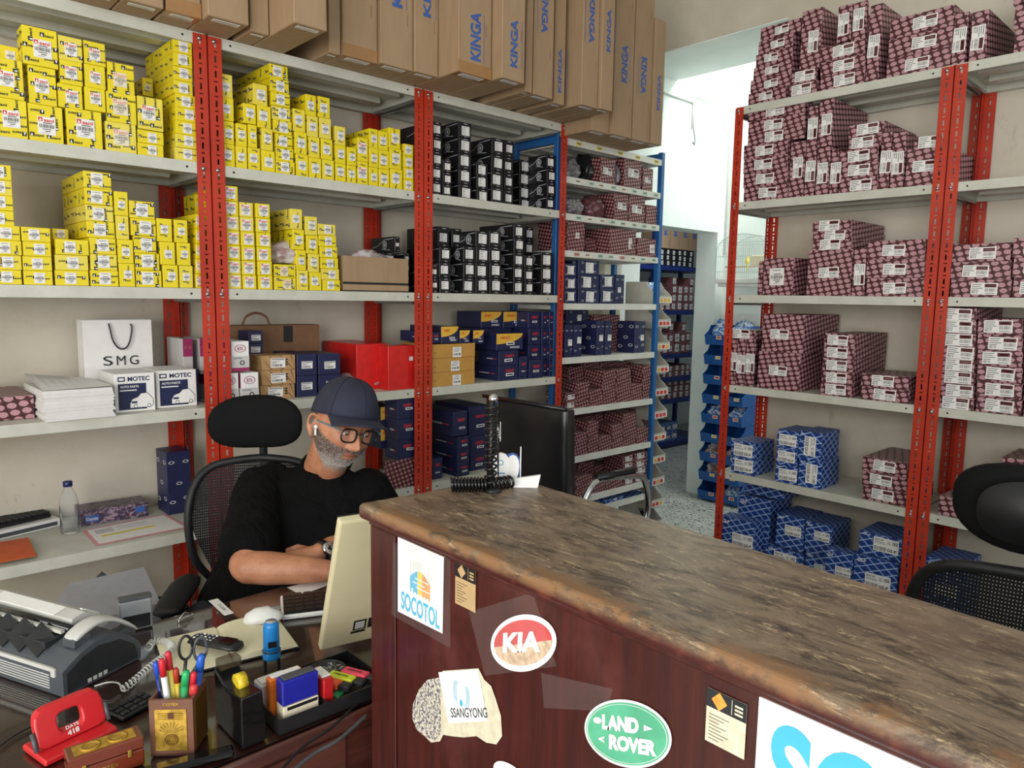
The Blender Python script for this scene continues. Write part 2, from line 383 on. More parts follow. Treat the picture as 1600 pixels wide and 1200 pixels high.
rack('red slotted rack bay against the right wall, its left end open to the back room', FB(YR0), YR0-YR1, DP, 2.518, ZB)
rack('red slotted rack bay at the right edge of the photo behind the mesh chair', FB(YR1), YR1-YR2, DP, 2.518, ZB)

# blue framed rack
ZD = [at(885, v, 1, YF+.02).z for v in (215, 275, 333, 391, 474, 559, 641, 717, 784)]
t = thing('storage_rack', 'blue framed rack with white shelves at the end of the left run', 'rack', (XD0, YF+.02, 0)); LD = XD1-XD0
for (x, y) in ((-.036, .012), (LD-.03, 0), (-.036, .33), (LD-.03, .34)):
    b = MB(); b.box(x, x+.03, y, y+.03, 0, ZD[0]+.045, bev=.002)
    for k in range(11): b.box(x+.031, x+.0305, y+.012, y+.018, .2+k*.2, .215+k*.2, 1)
    b.build('post', [MATS['post_blue'], MATS['ink_silver']], t)
b = MB(); b.box(-.032, -.010, .042, .33, ZD[0]-.03, ZD[0]+.04); b.build('crossbar', MATS['post_blue'], t)
b = MB(); b.box(LD-.026, LD-.004, .03, .34, ZD[0]-.03, ZD[0]+.04); b.build('crossbar', MATS['post_blue'], t)
for zz in (.95,): b = MB(); b.box(LD-.026, LD-.004, .03, .34, zz, zz+.03); b.build('crossbar', MATS['post_blue'], t)
sm = shelf_mesh(LD-.035, .37, .034, 'shelf_white', False)
tagcols = ['paper_cream', 'ink_grey', 'ink_pale_red', 'print_palegrey', 'ink_red']
for i, z in enumerate(ZD):
    s = link('shelf', sm, t, (.002, 0, z))
    if i < 4:
        for k in range(5 if i == 0 else 8):
            x = .09+k*(.17 if i == 0 else .098)+random.uniform(-.01, .01); b = MB()
            mi = 3 if i == 0 else random.choice([0, 1, 2, 0, 1])
            b.rect((0, -.0012, 0), (1, 0, 0), (0, 0, 1), x, x+.045, -.027, -.008, mi); b.rect((0, -.0016, 0), (1, 0, 0), (0, 0, 1), x+.006, x+.038, -.021, -.013, 4)
            b.build('shelf_tag', [MATS['paper_cream'], mat('tag_green', (176, 206, 184)), MATS['ink_pale_red'], mat('tag_yellow', (226, 208, 60)), MATS['ink_grey']], s)

# ------------------------------------------------------------------ labels (thin paper stickers with print), unit size: width 1, height given, centred, facing -y
_lab = {}
def bars(b, x0, x1, z0, z1, m, k=14, seed=1):
    r = random.Random(seed); x = x0
    while x < x1:
        w = r.uniform(.3, 1.2)*(x1-x0)/k/1.3; b.rect((0, -.0012, 0), (1, 0, 0), (0, 0, 1), x, min(x+w, x1), z0, z1, m); x += w+r.uniform(.4, 1.0)*(x1-x0)/k/1.3
def line(b, x0, x1, z, h, m): b.rect((0, -.0012, 0), (1, 0, 0), (0, 0, 1), x0, x1, z-h/2, z+h/2, m)
O0, XX, ZZ = (0, -.0012, 0), (1, 0, 0), (0, 0, 1)
def label_mesh(kind):
    if kind in _lab: return _lab[kind]
    b = MB(); P = ['paper_white', 'ink_black', 'ink_grey', 'ink_red']; H = 1
    if kind in ('asani', 'asani_faded', 'asani_plain'):
        H = 1.12; b.box(-.5, .5, -.001, .0, -H/2, H/2)
        if kind != 'asani_plain':
            b.rect(O0, XX, ZZ, -.46, -.22, .26, .52, 3); b.add([(-.42, -.0014, .29), (-.34, -.0014, .48), (-.26, -.0014, .29)], [(0, 1, 2)], 0)
            b.text('sani', O0, XX, ZZ, .13, .35, .58, .22, 3, .03)
            if kind == 'asani_faded': P = ['paper_cream', 'ink_grey', 'ink_grey', 'ink_pale_red']
        else: line(b, -.3, .3, .42, .05, 2)
        line(b, -.2, .3, .17, .05, 1); bars(b, -.42, .42, -.14, .09, 1, 16, 3); line(b, -.25, .25, -.22, .06, 2); line(b, -.1, .2, -.34, .05, 1); line(b, -.3, .1, -.45, .025, 2)
    elif kind == 'maroon':
        H = .5; b.box(-.5, .5, -.001, .0, -H/2, H/2); b.rect(O0, XX, ZZ, .02, .45, .06, .21, 3); line(b, .08, .38, .135, .04, 2)
        bars(b, .04, .44, -.12, .02, 1, 12, 5); line(b, -.46, -.1, .18, .03, 1); line(b, -.46, -.14, .1, .03, 2); line(b, -.46, -.05, .02, .03, 2); line(b, -.46, -.2, -.06, .03, 1)
        bars(b, -.46, -.22, -.2, -.1, 2, 6, 7); line(b, .05, .4, -.19, .03, 2); P = ['paper_white', 'ink_grey', 'ink_grey', 'ink_maroon']
    elif kind == 'black':
        H = .92; b.box(-.5, .5, -.001, .0, -H/2, H/2)
        for k, (a, c) in enumerate(((-.42, .1), (-.42, -.12), (-.42, -.05), (-.42, -.2), (-.42, .0), (-.42, -.25))): line(b, a, c, .34-k*.12, .035, 1 if k % 2 == 0 else 2)
        bars(b, -.42, .05, -.42, -.34, 2, 10, 4)
    elif kind == 'gsp':
        H = .6; b.box(-.5, .5, -.001, .0, -H/2, H/2); b.text('824134', O0, XX, ZZ, -.28, .2, .34, .08, 1, .02); line(b, -.45, -.05, .1, .02, 2); line(b, -.45, 0, .05, .02, 2)
        bars(b, -.45, 0, -.26, -.08, 1, 12, 6); b.text('GS-P', O0, XX, ZZ, .24, -.17, .38, .13, 1, .03)
        b.text('EAC', O0, XX, ZZ, .12, .14, .13, .15, 1, .0); bars(b, .24, .45, .07, .22, 1, 8, 9)
    elif kind == 'geist':
        H = .28; b.box(-.5, .5, -.001, .0, -H/2, H/2); line(b, -.4, .4, .0, .12, 1)
    elif kind == 'strip':
        H = .28; b.box(-.5, .5, -.001, .0, -H/2, H/2); b.text('KINGA', O0, XX, ZZ, -.3, .05, .16, .07, 2, 0); line(b, -.2, .4, .06, .03, 2); line(b, -.45, .3, -.05, .025, 2)
    elif kind == 'shipping':
        H = .95; b.box(-.5, .5, -.001, .0, -H/2, H/2); b.text('AUTO', O0, XX, ZZ, 0, .36, .5, .1, 1, .02); line(b, -.4, .4, .24, .03, 2); line(b, -.4, .2, .1, .05, 1); bars(b, -.4, .1, -.3, -.1, 1, 9, 3); b.rect(O0, XX, ZZ, .18, .4, -.3, -.08, 2)
    elif kind == 'motec':
        H = .62; b.box(-.5, .5, -.001, .0, -H/2, H/2)
        for k in range(9): b.add([(-.46+k*.1, -.0012, .18), (-.4+k*.1, -.0012, .18), (-.36+k*.1, -.0012, .28), (-.42+k*.1, -.0012, .28)], [(0, 1, 2, 3)], 1)
        line(b, -.45, .1, .08, .04, 2); line(b, -.45, -.1, 0, .04, 2); bars(b, -.45, .3, -.24, -.08, 1, 14, 3)
    me = b.mesh('paper_label', [MATS[p] for p in P]); _lab[kind] = (me, H); return _lab[kind]
def put_label(parent, kind, x, y, z, w, rz=0, flip=0, name='paper_label', face='front'):
    """label centre on the front (-y), left side (-x) or right side (+x); flip = roll in its plane"""
    me, H = label_mesh(kind); o = link(name, me, parent); o.scale = (w, 1, w)
    if face == 'front': R = Matrix.Rotation(flip, 4, 'Y')
    elif face == 'left': R = Matrix.Rotation(-math.pi/2, 4, 'Z') @ Matrix.Rotation(flip, 4, 'Y')
    elif face == 'right': R = Matrix.Rotation(math.pi/2, 4, 'Z') @ Matrix.Rotation(flip, 4, 'Y')
    elif face == 'bottom': R = Matrix.Rotation(math.pi/2, 4, 'X') @ Matrix.Rotation(flip, 4, 'Y')
    o.rotation_euler = R.to_euler(); o.location = (x, y, z); return o
# ------------------------------------------------------------------ carton bodies; origin = bottom centre of the front face, front faces -y
def logo_a(b, O, X, Y, cx, cy, s, rot, mk=1, mw=2):
    c, sn = math.cos(rot), math.sin(rot); O = Vector(O); X = Vector(X); Y = Vector(Y)
    def P(a, d): return O + X*(cx+a*c-d*sn) + Y*(cy+a*sn+d*c)
    b.add([P(-s, -s*.32), P(-s*.36, -s*.32), P(-s*.36, s*.34), P(-s, s*.34)], [(0, 1, 2, 3)], mk)
    N = X.cross(Y)*.0003
    b.add([P(-s*.9, -s*.26)+N, P(-s*.56, -s*.26)+N, P(-s*.72, s*.26)+N], [(0, 1, 2)], mw)
    b.text('sani', O, X, Y, cx+(s*.3)*c-(-s*.08)*sn, cy+(s*.3)*sn+(-s*.08)*c, s*1.2, s*.42, mk, .03, rot)
def box_body(style, w, d, h, seed):
    r = random.Random(seed); b = MB(); b.box(-w/2, w/2, 0, d, 0, h, bev=.0012)
    e = .0006
    if style == 'yellow':
        for (O, X, Y, A, B, dens) in (((0, -e, 0), (1, 0, 0), (0, 0, 1), w, h, .040), ((-w/2-e, d/2, 0), (0, -1, 0), (0, 0, 1), d, h, .05)):
            na = max(1, round(A/dens)); nb = max(1, round(B/(dens*.8)))
            for i in range(na):
                for j in range(nb):
                    s = min(.019, A*.24, B*.32); rot = r.choice([0, 0, math.pi/2, math.pi])
                    ex = s*1.0 if rot in (0, math.pi) else s*.4; ey = s*.4 if rot in (0, math.pi) else s
                    if 2*ex > A or 2*ey > B: continue
                    cx = -A/2+(i+.5)*A/na+r.uniform(-.006, .006); cy = (j+.5)*B/nb+r.uniform(-.005, .005)
                    cx = max(-A/2+ex, min(A/2-ex, cx)); cy = max(ey, min(B-ey, cy)); logo_a(b, O, X, Y, cx, cy, s, rot)
        ms = ['print_yellow', 'ink_black', 'paper_white']
    elif style == 'black':
        O, X, Y = (-w/2-e, 0, 0), (0, -1, 0), (0, 0, 1)
        L = min(d, .2); k = h/.09
        b.disc(O, X, Y, -L*.42, h*.48, .024*k, .024*k, 1, 20, .72); b.disc(O, X, Y, -L*.42, h*.48, .011*k, .012*k, 1, 16)
        P = lambda a, c: Vector(O)+Vector(X)*a+Vector(Y)*c
        for (p, q) in (((-L*.05, h*.86), (-L*.45, h*.8)), ((-L*.45, h*.8), (-L*.7, h*.42)), ((-L*.7, h*.42), (-L*.95, h*.3)), ((-L*.2, h*.1), (-L*.55, h*.2))):
            b.add([P(*p), P(q[0], q[1]), P(q[0], q[1]+.003), P(p[0], p[1]+.003)], [(0, 1, 2, 3)], 1)
        line_y = h*.91; b.rect((0, -e, 0), (1, 0, 0), (0, 0, 1), -w*.12, w*.2, line_y-h*.02, line_y+h*.025, 1); b.rect((0, -e, 0), (1, 0, 0), (0, 0, 1), -w*.05, w*.2, h*.07, h*.11, 1)
        ms = ['print_black', 'ink_silver', 'ink_red']
    elif style == 'navy_link':
        for (O, X, Y, A) in (((0, -e, 0), (1, 0, 0), (0, 0, 1), w), ((-w/2-e, d/2, 0), (0, -1, 0), (0, 0, 1), d)):
            for (fx, fy) in ((-.3, .2), (.28, .25), (.0, .5), (-.3, .85), (.3, .85)):
                s = min(A, h)*.12; b.disc(O, X, Y, fx*A, fy*h*.98, s*1.1, s*.6, 1, 14, .6)
        ms = ['print_navy', 'ink_silver']
    elif style == 'geist':
        b.text('GEIST', (0, -e, 0), (1, 0, 0), (0, 0, 1), w*.05, h*.66, min(w*.5, .06), min(h*.17, .014), 1, .03)
        b.rect((-w/2-e, 0, 0), (0, -1, 0), (0, 0, 1), -d*.6, -d*.3, h*.42, h*.5, 3); b.rect((-w/2-e, 0, 0), (0, -1, 0), (0, 0, 1), -d*.28, -d*.12, h*.44, h*.48, 1)
        ms = ['print_navy', 'ink_red', 'ink_yellow', 'ink_silver']
    elif style == 'geist_yellow':
        arc = [(-w/2, h)] + [(-w/2+w*.98*math.sin(a), h-h*.62*math.cos(a)) for a in [i*math.pi/2/10 for i in range(11)]]
        b.add([(x, -e, z) for x, z in arc], [tuple(range(len(arc)))], 2)
        b.text('GEIST', (0, -e*2, 0), (1, 0, 0), (0, 0, 1), -w*.18, h*.76, w*.36, h*.14, 1, .03); b.rect((0, -e, 0), (1, 0, 0), (0, 0, 1), -.0*w, w*.36, h*.12, h*.22, 3)
        ms = ['print_navy', 'ink_red', 'ink_yellow', 'ink_silver']
    elif style == 'tan_pattern':
        for k in range(-1, 7):
            a = k*.045; X0 = -w/2+a; b.add([(max(-w/2, min(w/2, X0)), -e, 0), (max(-w/2, min(w/2, X0+.003)), -e, 0), (max(-w/2, min(w/2, X0-h+.003)), -e, h), (max(-w/2, min(w/2, X0-h)), -e, h)], [(0, 1, 2, 3)], 1)
        for k in range(3): b.rect((0, -e, 0), (1, 0, 0), (0, 0, 1), w*.2+k*.001, w*.28, h*.3+k*.01, h*.3+k*.01+.006, 1)
        ms = ['print_tan', 'ink_black']
    elif style == 'motec':
        b.text('MOTEC', (0, -e, 0), (1, 0, 0), (0, 0, 1), w*.1, h*.86, w*.55, h*.12, 1, .03)
        b.rect((0, -e, 0), (1, 0, 0), (0, 0, 1), -w*.42, -w*.24, h*.8, h*.92, 1); b.rect((0, -e*1.6, 0), (1, 0, 0), (0, 0, 1), -w*.39, -w*.27, h*.83, h*.89, 0)
        b.rect((0, -e, 0), (1, 0, 0), (0, 0, 1), -w*.42, w*.28, h*.06, h*.74, 1)
        b.text('AUTO PARTS', (0, -e*2, 0), (1, 0, 0), (0, 0, 1), -w*.14, h*.66, w*.46, h*.06, 0, .02); b.rect((0, -e*2, 0), (1, 0, 0), (0, 0, 1), -w*.38, w*.04, h*.55, h*.58, 0)
        car = [(-.14, .1), (-.14, .22), (-.08, .33), (.06, .38), (.14, .47), (.3, .48), (.4, .36), (.44, .3), (.44, .14), (.36, .1)]
        b.add([(w*x, -e*2.4, h*z) for x, z in car], [tuple(range(len(car)))], 0)
        for i in range(len(car)):
            p, q = car[i], car[(i+1) % len(car)]; b.tube([(w*p[0], -e*3, h*p[1]), (w*q[0], -e*3, h*q[1])], .0006, 1, 4)
        for x in (.0, .34): b.disc((0, -e*3, 0), (1, 0, 0), (0, 0, 1), w*x, h*.14, w*.05, h*.055, 1, 14, .75)
        b.rect((0, -e*3, 0), (1, 0, 0), (0, 0, 1), -w*.1, w*.04, h*.22, h*.27, 1); ms = ['paper_white', 'print_navy']
    elif style == 'es':
        b.rect((0, -e, 0), (1, 0, 0), (0, 0, 1), -w/2, w/2, 0, h*.12, 1); b.disc((0, -e, 0), (1, 0, 0), (0, 0, 1), 0, h*.76, w*.32, h*.13, 1, 22, .86)
        b.text('ES', (0, -e, 0), (1, 0, 0), (0, 0, 1), 0, h*.76, w*.3, h*.12, 1, .02); b.rect((0, -e, 0), (1, 0, 0), (0, 0, 1), -w/2, w/2, h*.13, h*.5, 2)
        b.disc((0, -e*2, 0), (1, 0, 0), (0, 0, 1), w*.1, h*.28, w*.14, h*.08, 3, 14, .6); b.text('Fuel Filter', (0, -e*2, 0), (1, 0, 0), (0, 0, 1), -w*.14, h*.44, w*.5, h*.05, 3)
        b.rect((-w/2-e, 0, 0), (0, -1, 0), (0, 0, 1), -d, 0, h*.5, h, 1)
        ms = ['paper_white', 'print_pink', 'print_palegrey', 'ink_black']
    elif style == 'pink_top':
        b.rect((0, -e, 0), (1, 0, 0), (0, 0, 1), -w/2, w/2, h*.5, h, 1)
        for x in (-.2, .22): b.disc((0, -e*2, 0), (1, 0, 0), (0, 0, 1), w*x, h*.76, w*.14, w*.14, 2, 16, .8)
        ms = ['print_palegrey', 'print_pink', 'ink_pale_red']
    elif style == 'kraft_small':
        b.rect((0, -e, 0), (1, 0, 0), (0, 0, 1), -w*.46, -w*.4, h*.4, h*.42, 1); ms = ['print_ochre', 'ink_black']
    elif style in ('maroon', 'maroon_small'): ms = ['print_'+style]
    elif style == 'blue': 
        b.text('GS-P', (0, -e, 0), (1, 0, 0), (0, 0, 1), -w*.33, h*.9, w*.2, h*.07, 1, .02); ms = ['print_blue', 'paper_white']
    else: ms = [style]
    return b.mesh('carton', [MATS[x] for x in ms])
CATN = dict(yellow='carton', black='carton', maroon='carton', blue='carton')
LABEL = dict(yellow=('asani_plain', .5), black=('black', .62), maroon=('maroon', .5), blue=('gsp', .6), geist=('geist', .4), geist_yellow=('geist', .3), navy_link=('black', .3), kraft_small=('shipping', .26), tan_pattern=('motec', .42), navy_plain=('motec', .5))
_seed = [0]
def at_uz(u, z, ax, val):
    A = ray(u, 0); B = ray(u, 1) - A; k = z - CZ
    # k*(A+Bv)[ax] = val*(A+Bv).z
    v = (val*A.z - k*A[ax]) / (k*B[ax] - val*B.z); d = A + B*v; return Vector((0, 0, CZ)) + d*(val/d[ax])
def carton(style, ax, c, w, d, h, label, cat='carton', group=None, lab=None, jit=1, lpos=None, name='carton', rz0=0):
    _seed[0] += 1; r = random.Random(_seed[0]*13+5)
    w = max(.006, w-.003); hh = h-.0008
    me = box_body(style, w, d, hh, _seed[0])
    o = link(name, me, None, c, (0, 0, (-math.pi/2 if ax == 0 else 0)+rz0+r.uniform(-.006, .006)*jit)); tag(o, label, cat, group)
    if lab is None: lab = LABEL.get(style)
    if lab:
        k, f = lab[0], lab[1]; H = label_mesh(k)[1]; flip = lab[2] if len(lab) > 2 else 0
        if flip: lw = min(hh*.62, w*.86/H) if f <= 1 else f; 
        else: lw = min(w*f, hh*.74/H)
        if len(lab) > 3: lw = lab[3]
        ew, eh = (lw, lw*H) if not flip else (lw*H, lw)
        px, pz = (0, hh/2) if lpos is None else (lpos[0]*w, lpos[1]*hh)
        px = max(-w/2+ew/2, min(w/2-ew/2, px+r.uniform(-.08, .08)*w)); pz = max(eh/2, min(hh-eh/2, pz+r.uniform(-.05, .05)*hh))
        put_label(o, k, px, -.0004, pz, lw, flip=flip+r.uniform(-.03, .03))
    return o
NAMES = dict(yellow='yellow_carton', black='black_carton', maroon='maroon_carton', maroon_small='maroon_carton', blue='blue_carton', geist='navy_carton', geist_yellow='navy_carton', navy_link='navy_carton', print_navy='navy_carton',
             kraft_small='brown_carton', tan_pattern='brown_carton', es='white_carton', pink_top='pink_carton', print_pink='pink_carton', print_red='red_carton')
BAYS = {1: [(XB0, XB1), (XB1, XB2), (XB2, XD0-.036), (XD0, XD1-.03), (4, 9)], 0: [(-YR0, -YR1), (-YR1, -YR2)]}
def resolve(L):
    """boxes as dicts a0,a1 (along), p (front), d, z0, z1: trim so that none run into each other"""
    for i, A in enumerate(L):
        for B in L[i+1:]:
            oa = min(A['a1'], B['a1'])-max(A['a0'], B['a0']); oz = min(A['z1'], B['z1'])-max(A['z0'], B['z0'])
            if oa <= 0 or oz <= .0012: continue
            F, K = (A, B) if A['p'] <= B['p'] else (B, A)
            if F['p']+F['d'] <= K['p']: continue
            if K['p']-F['p'] > .035: F['d'] = min(F['d'], K['p']-F['p']-.001); continue
            if oa < .5*min(A['a1']-A['a0'], B['a1']-B['a0']):
                Lf, Rt = (A, B) if A['a0'] < B['a0'] else (B, A); m_ = (Lf['a1']+Rt['a0'])/2
                if F is Lf: m_ = Lf['a1']
                elif F is Rt: m_ = Rt['a0']
                Lf['a1'] = min(Lf['a1'], m_-.0003); Rt['a0'] = max(Rt['a0'], m_+.0003)
            else: F['d'] = max(.02, min(F['d'], K['p']-F['p']-.001))
def shelf_stacks(ax, plane, z0, rows, style, desc, where, group, depth=.3, pile='column', **kw):
    """rows: (uL, uR, vTop, n, {options}); boxes between the shelf and vTop, seen between uL and uR"""
    rows = sorted(rows, key=lambda q: q[0]); L = []
    for ci, row in enumerate(rows):
        uL, uR, vT, n = row[:4]; op = dict(kw); op.update(row[4] if len(row) > 4 else {})
        pl = plane + op.get('off', .012); uc = (uL+uR)/2
        zb = z0+.0005 if 'vb' not in op else at(uc, op['vb'], ax, pl).z
        zt = at(uc+op.get('sh', 0), vT, ax, pl).z; hh = (zt-zb)/n
        for i in range(n):
            f = (i+.5)/n; s = op.get('sh', 0)*f; z = zb+hh*i
            a = at_uz(uL+s, z+hh/2, ax, pl); b = at_uz(uR+s, z+hh/2, ax, pl)
            q0, q1 = (a.x, b.x) if ax == 1 else (-a.y, -b.y)
            r = random.Random(int(uL*7+i*31+vT)); jx = r.uniform(0, .005)
            dd = min(op.get('d', depth), (YW-.008 if ax == 1 else XW-.008)-pl-jx)
            if z0 < 2.3:
                for c0, c1 in BAYS[ax]:
                    if c0 < (q0+q1)/2 < c1: q0 = max(q0, c0+.012 if pl > plane+.05 or i else c0+.008); q1 = min(q1, c1-.012); break
            L.append(dict(a0=q0, a1=q1, p=pl+jx, d=dd, z0=z, z1=z+hh, i=i, ci=ci, op=op))
    resolve(L)
    for q in L:
        op = q['op']; st = op.get('style', style); ds = op.get('desc', desc); am = (q['a0']+q['a1'])/2; w = q['a1']-q['a0']
        if w < .008: continue
        c = (am, q['p'], q['z0']) if ax == 1 else (q['p'], -am, q['z0'])
        carton(st, ax, c, w, q['d'], q['z1']-q['z0'], '%s carton, %s up in %s %s from left, %s' % (ds, ORD[q['i']+1], ORD[q['ci']+1], pile, where), 'carton', op.get('group', group), op.get('lab'), op.get('jit', 1), op.get('lpos'), NAMES.get(st, 'carton'))
LR = ('asani', .52); LF = ('asani_faded', .9)
Y = dict(style='yellow', desc='yellow')
# upper shelf, left bay
shelf_stacks(1, YF, ZA[1], [
 (-12, 44, 92, 2, dict(lab=LR)), (45, 102, 43, 3, dict(lab=LR, sh=-13)), (104, 161, 171, 1, dict(lab=LR)),
 (90, 130, 57, 3, dict(lab=LR, vb=169, d=.25)), (131, 166, 65, 3, dict(lab=LR, vb=173, d=.25)),
 (165, 214, 145, 2, dict(lab=LF[:1]+(.5,))), (168, 211, 99, 1, dict(vb=146, lab=LF[:1]+(.5,))), (215, 257, 204, 2), (215, 256, 152, 1, dict(vb=203, lab=LR)),
 (274, 312, 148, 5), (272, 303, 62, 4, dict(vb=147, sh=-2)), (0, 32, 72, 1, dict(vb=104, off=.09)),(222, 240, 122, 1, dict(vb=150, off=.2, d=.15)), ],
 'yellow', 'yellow', 'upper shelf, left bay', 'yellow cartons on the upper shelf of the left bay')
shelf_stacks(1, YF, ZA[2], [
 (-14, 35, 352, 4), (-20, 24, 256, 4, dict(vb=352, sh=-6)), (37, 84, 355, 4, dict(sh=-5)), (86, 140, 374, 3), (82, 108, 357, 1, dict(vb=374, off=.14, d=.15)),
 (142, 187, 268, 7, dict(sh=-13)), (187, 213, 299, 4, dict(sh=-10)), (214, 255, 314, 5, dict(sh=-14)), (257, 282, 341, 3, dict(sh=-15)),
 (283, 305, 343, 3, dict(sh=-13)), (306, 321, 334, 5, dict(lab=LF, desc='pale labelled yellow')), (300, 315, 303, 1, dict(vb=334, off=.2, d=.12)),],
 'yellow', 'yellow', 'middle shelf, left bay', 'yellow cartons on the middle shelf of the left bay')
shelf_stacks(1, YF, ZA[1], [
 (348, 369, 115, 4, dict(sh=-5)), (369, 387, 193, 2), (388, 408, 195, 2), (409, 431, 201, 2), (380, 401, 162, 1, dict(vb=193)), (402, 424, 165, 1, dict(vb=200)), (396, 419, 131, 1, dict(vb=164)),
 (432, 462, 101, 8, dict(sh=-12)), (464, 484, 170, 3, dict(sh=-7)), (484, 504, 147, 4, dict(sh=-10)), (505, 524, 151, 4, dict(sh=-9)), (525, 542, 197, 3, dict(sh=-1)),
 (543, 558, 230, 2), (559, 576, 215, 2, dict(lab=('asani', .8))), (577, 592, 201, 3), (593, 610, 205, 3, dict(sh=-2)), (611, 630, 200, 3, dict(sh=-4)), (631, 647, 225, 4), ],
 'yellow', 'yellow', 'upper shelf, second bay', 'yellow cartons on the upper shelf of the second bay', lab=('asani_plain', .6))
shelf_stacks(1, YF, ZA[2], [
 (355, 379, 290, 7, dict(sh=-7, lab=('asani', .9), desc='white labelled yellow')), (380, 402, 316, 6, dict(sh=-6, lab=('asani', .9), desc='white labelled yellow')), (404, 427, 318, 6, dict(sh=-5, lab=('asani', .9), desc='white labelled yellow')),
 (429, 464, 413, 2, dict(lab=('asani_faded', .5))), (465, 484, 326, 4, dict(sh=-12)), (485, 504, 338, 4, dict(sh=-9)), (505, 533, 350, 6, dict(sh=-9)), ],
 'yellow', 'yellow', 'middle shelf, second bay', 'yellow cartons on the middle shelf of the second bay', lab=('asani_plain', .56))
# black cartons
shelf_stacks(1, YF, ZA[1], [
 (674, 691, 190, 5, dict(off=.03)), (692, 706, 250, 3, dict(off=.03)), (717, 737, 191, 5, dict(off=.05)), (745, 763, 255, 3, dict(off=.05)), (768, 787, 216, 4, dict(off=.05)),
 (788, 803, 219, 4, dict(off=.08)), (812, 829, 250, 4, dict(off=.17, d=.2)), (855, 873, 242, 4, dict(off=.03)), ],
 'black', 'black', 'upper shelf, third bay', 'black cartons on the upper shelf of the third bay', depth=.26)
shelf_stacks(1, YF, ZA[2], [
 (674, 685, 413, 2), (687, 705, 386, 3), (684, 703, 354, 1, dict(vb=386, off=.12, d=.25)), (706, 722, 357, 1, dict(vb=386, off=.14, d=.2)), (724, 743, 385, 3), (744, 764, 361, 4), (765, 784, 361, 4), (803, 819, 350, 5), (820, 834, 399, 3), (820, 834, 355, 2, dict(off=.16, d=.2, vb=399)), (846, 864, 394, 3), ],
 'black', 'black', 'middle shelf, third bay', 'black cartons on the middle shelf of the third bay', depth=.26)
shelf_stacks(1, YF, ZA[2], [(620, 641, 395, 4, dict(off=.16, d=.2)), (617, 640, 370, 1, dict(off=.16, d=.2, vb=394)), (598, 619, 395, 3, dict(off=.2,d=.15)), ], 'black', 'black', 'behind the brown box', 'black cartons behind the open brown box', depth=.2)
# lower shelves of the left run
GY = dict(style='geist_yellow', desc='navy and yellow')
shelf_stacks(1, YF, ZA[3], [
 (407, 462, 555, 3, dict(style='tan_pattern', desc='brown patterned', off=.05)), (464, 496, 553, 2, dict(style='print_navy', lab=('motec', .55), off=.05)), (498, 533, 553, 2, dict(style='print_navy', lab=('motec', .5), off=.05)),
 (361, 390, 533, 1, dict(style='es', desc='white and pink', vb=580, lab=())), (349, 374, 583, 1, dict(style='es', desc='white and pink', lab=())), (376, 405, 582, 1, dict(style='es', desc='white and pink', lab=())),
 (388, 412, 517, 2, dict(vb=556, style='print_navy', lab=('motec', .62), off=.16, d=.1)),
 (558, 606, 537, 1, dict(style='print_red', desc='glossy red', off=.1, lab=())), (607, 650, 540, 1, dict(style='print_red', desc='glossy red', off=.02, lab=('black', .14), lpos=(.3, .7))), ],
 'geist', 'navy', 'lower shelf, second bay', 'mixed cartons on the lower shelf of the second bay')
shelf_stacks(1, YF, ZA[3], [
 (675, 743, 537, 3, dict(style='kraft_small', desc='plain brown', lab=('shipping', .26))), (674, 688, 519, 1, dict(vb=536)), (689, 717, 510, 1, dict(vb=536, style='geist_yellow')), (718, 735, 516, 1, dict(vb=536, style='geist_yellow')), (736, 757, 516, 1, dict(vb=537, off=.03, style='geist_yellow')),
 (780, 811, 548, 2), (812, 825, 557, 1), (776, 818, 521, 1, dict(vb=547, style='geist_yellow', off=.02)), (752, 786, 487, 1, dict(vb=512, off=.16, d=.2, style='geist_yellow')), (787, 824, 487, 1, dict(vb=512, off=.15, d=.2, style='geist_yellow')), (752, 800, 512, 1, dict(vb=548, off=.17, d=.2)),
 (826, 845, 487, 4, dict(off=.06)), (827, 849, 563, 1, dict(off=.01, d=.045)), (847, 857, 487, 4, dict(off=.05)), (859, 869, 487, 4, dict(off=.02)), ],
 'geist', 'navy', 'lower shelf, third bay', 'navy and brown cartons on the lower shelf of the third bay', depth=.25, lpos=(.05, .36))
shelf_stacks(1, YF, ZA[4], [
 (714, 734, 682, 3), (708, 731, 643, 1, dict(vb=681)), (735, 762, 683, 2, dict(off=.06)), (733, 765, 634, 1, dict(vb=682, off=.08)), (676, 692, 715, 1, dict(off=.04)), ],
 'geist', 'navy', 'bottom visible shelf, third bay', 'navy cartons low in the third bay', depth=.28, lpos=(.05, .36))
shelf_stacks(1, YF, ZA[4], [
 (622, 650, 622, 3, dict(vb=718)), (603, 650, 718, 1, dict(style='maroon_small', desc='maroon', lab=())), (595, 619, 635, 2, dict(off=.12, d=.2, style='geist_yellow', vb=700)), ],
 'geist', 'navy', 'shelf low behind the man', 'cartons low in the second bay', depth=.28, lpos=(.2, .5))
shelf_stacks(1, YF, ZA[3], [(286, 304, 529, 1, dict(vb=585, style='pink_top', desc='pink and grey', off=.2, d=.18, lab=())), (305, 323, 529, 1, dict(vb=585, style='pink_top', desc='pink and grey', off=.2, d=.18, lab=())), (288, 322, 586, 1, dict(style='print_pink', desc='dark pink', off=.2, d=.18, lab=())),
  ], 'pink_top', 'pink', 'lower shelf by the post', 'pink cartons beside the red post', depth=.25)
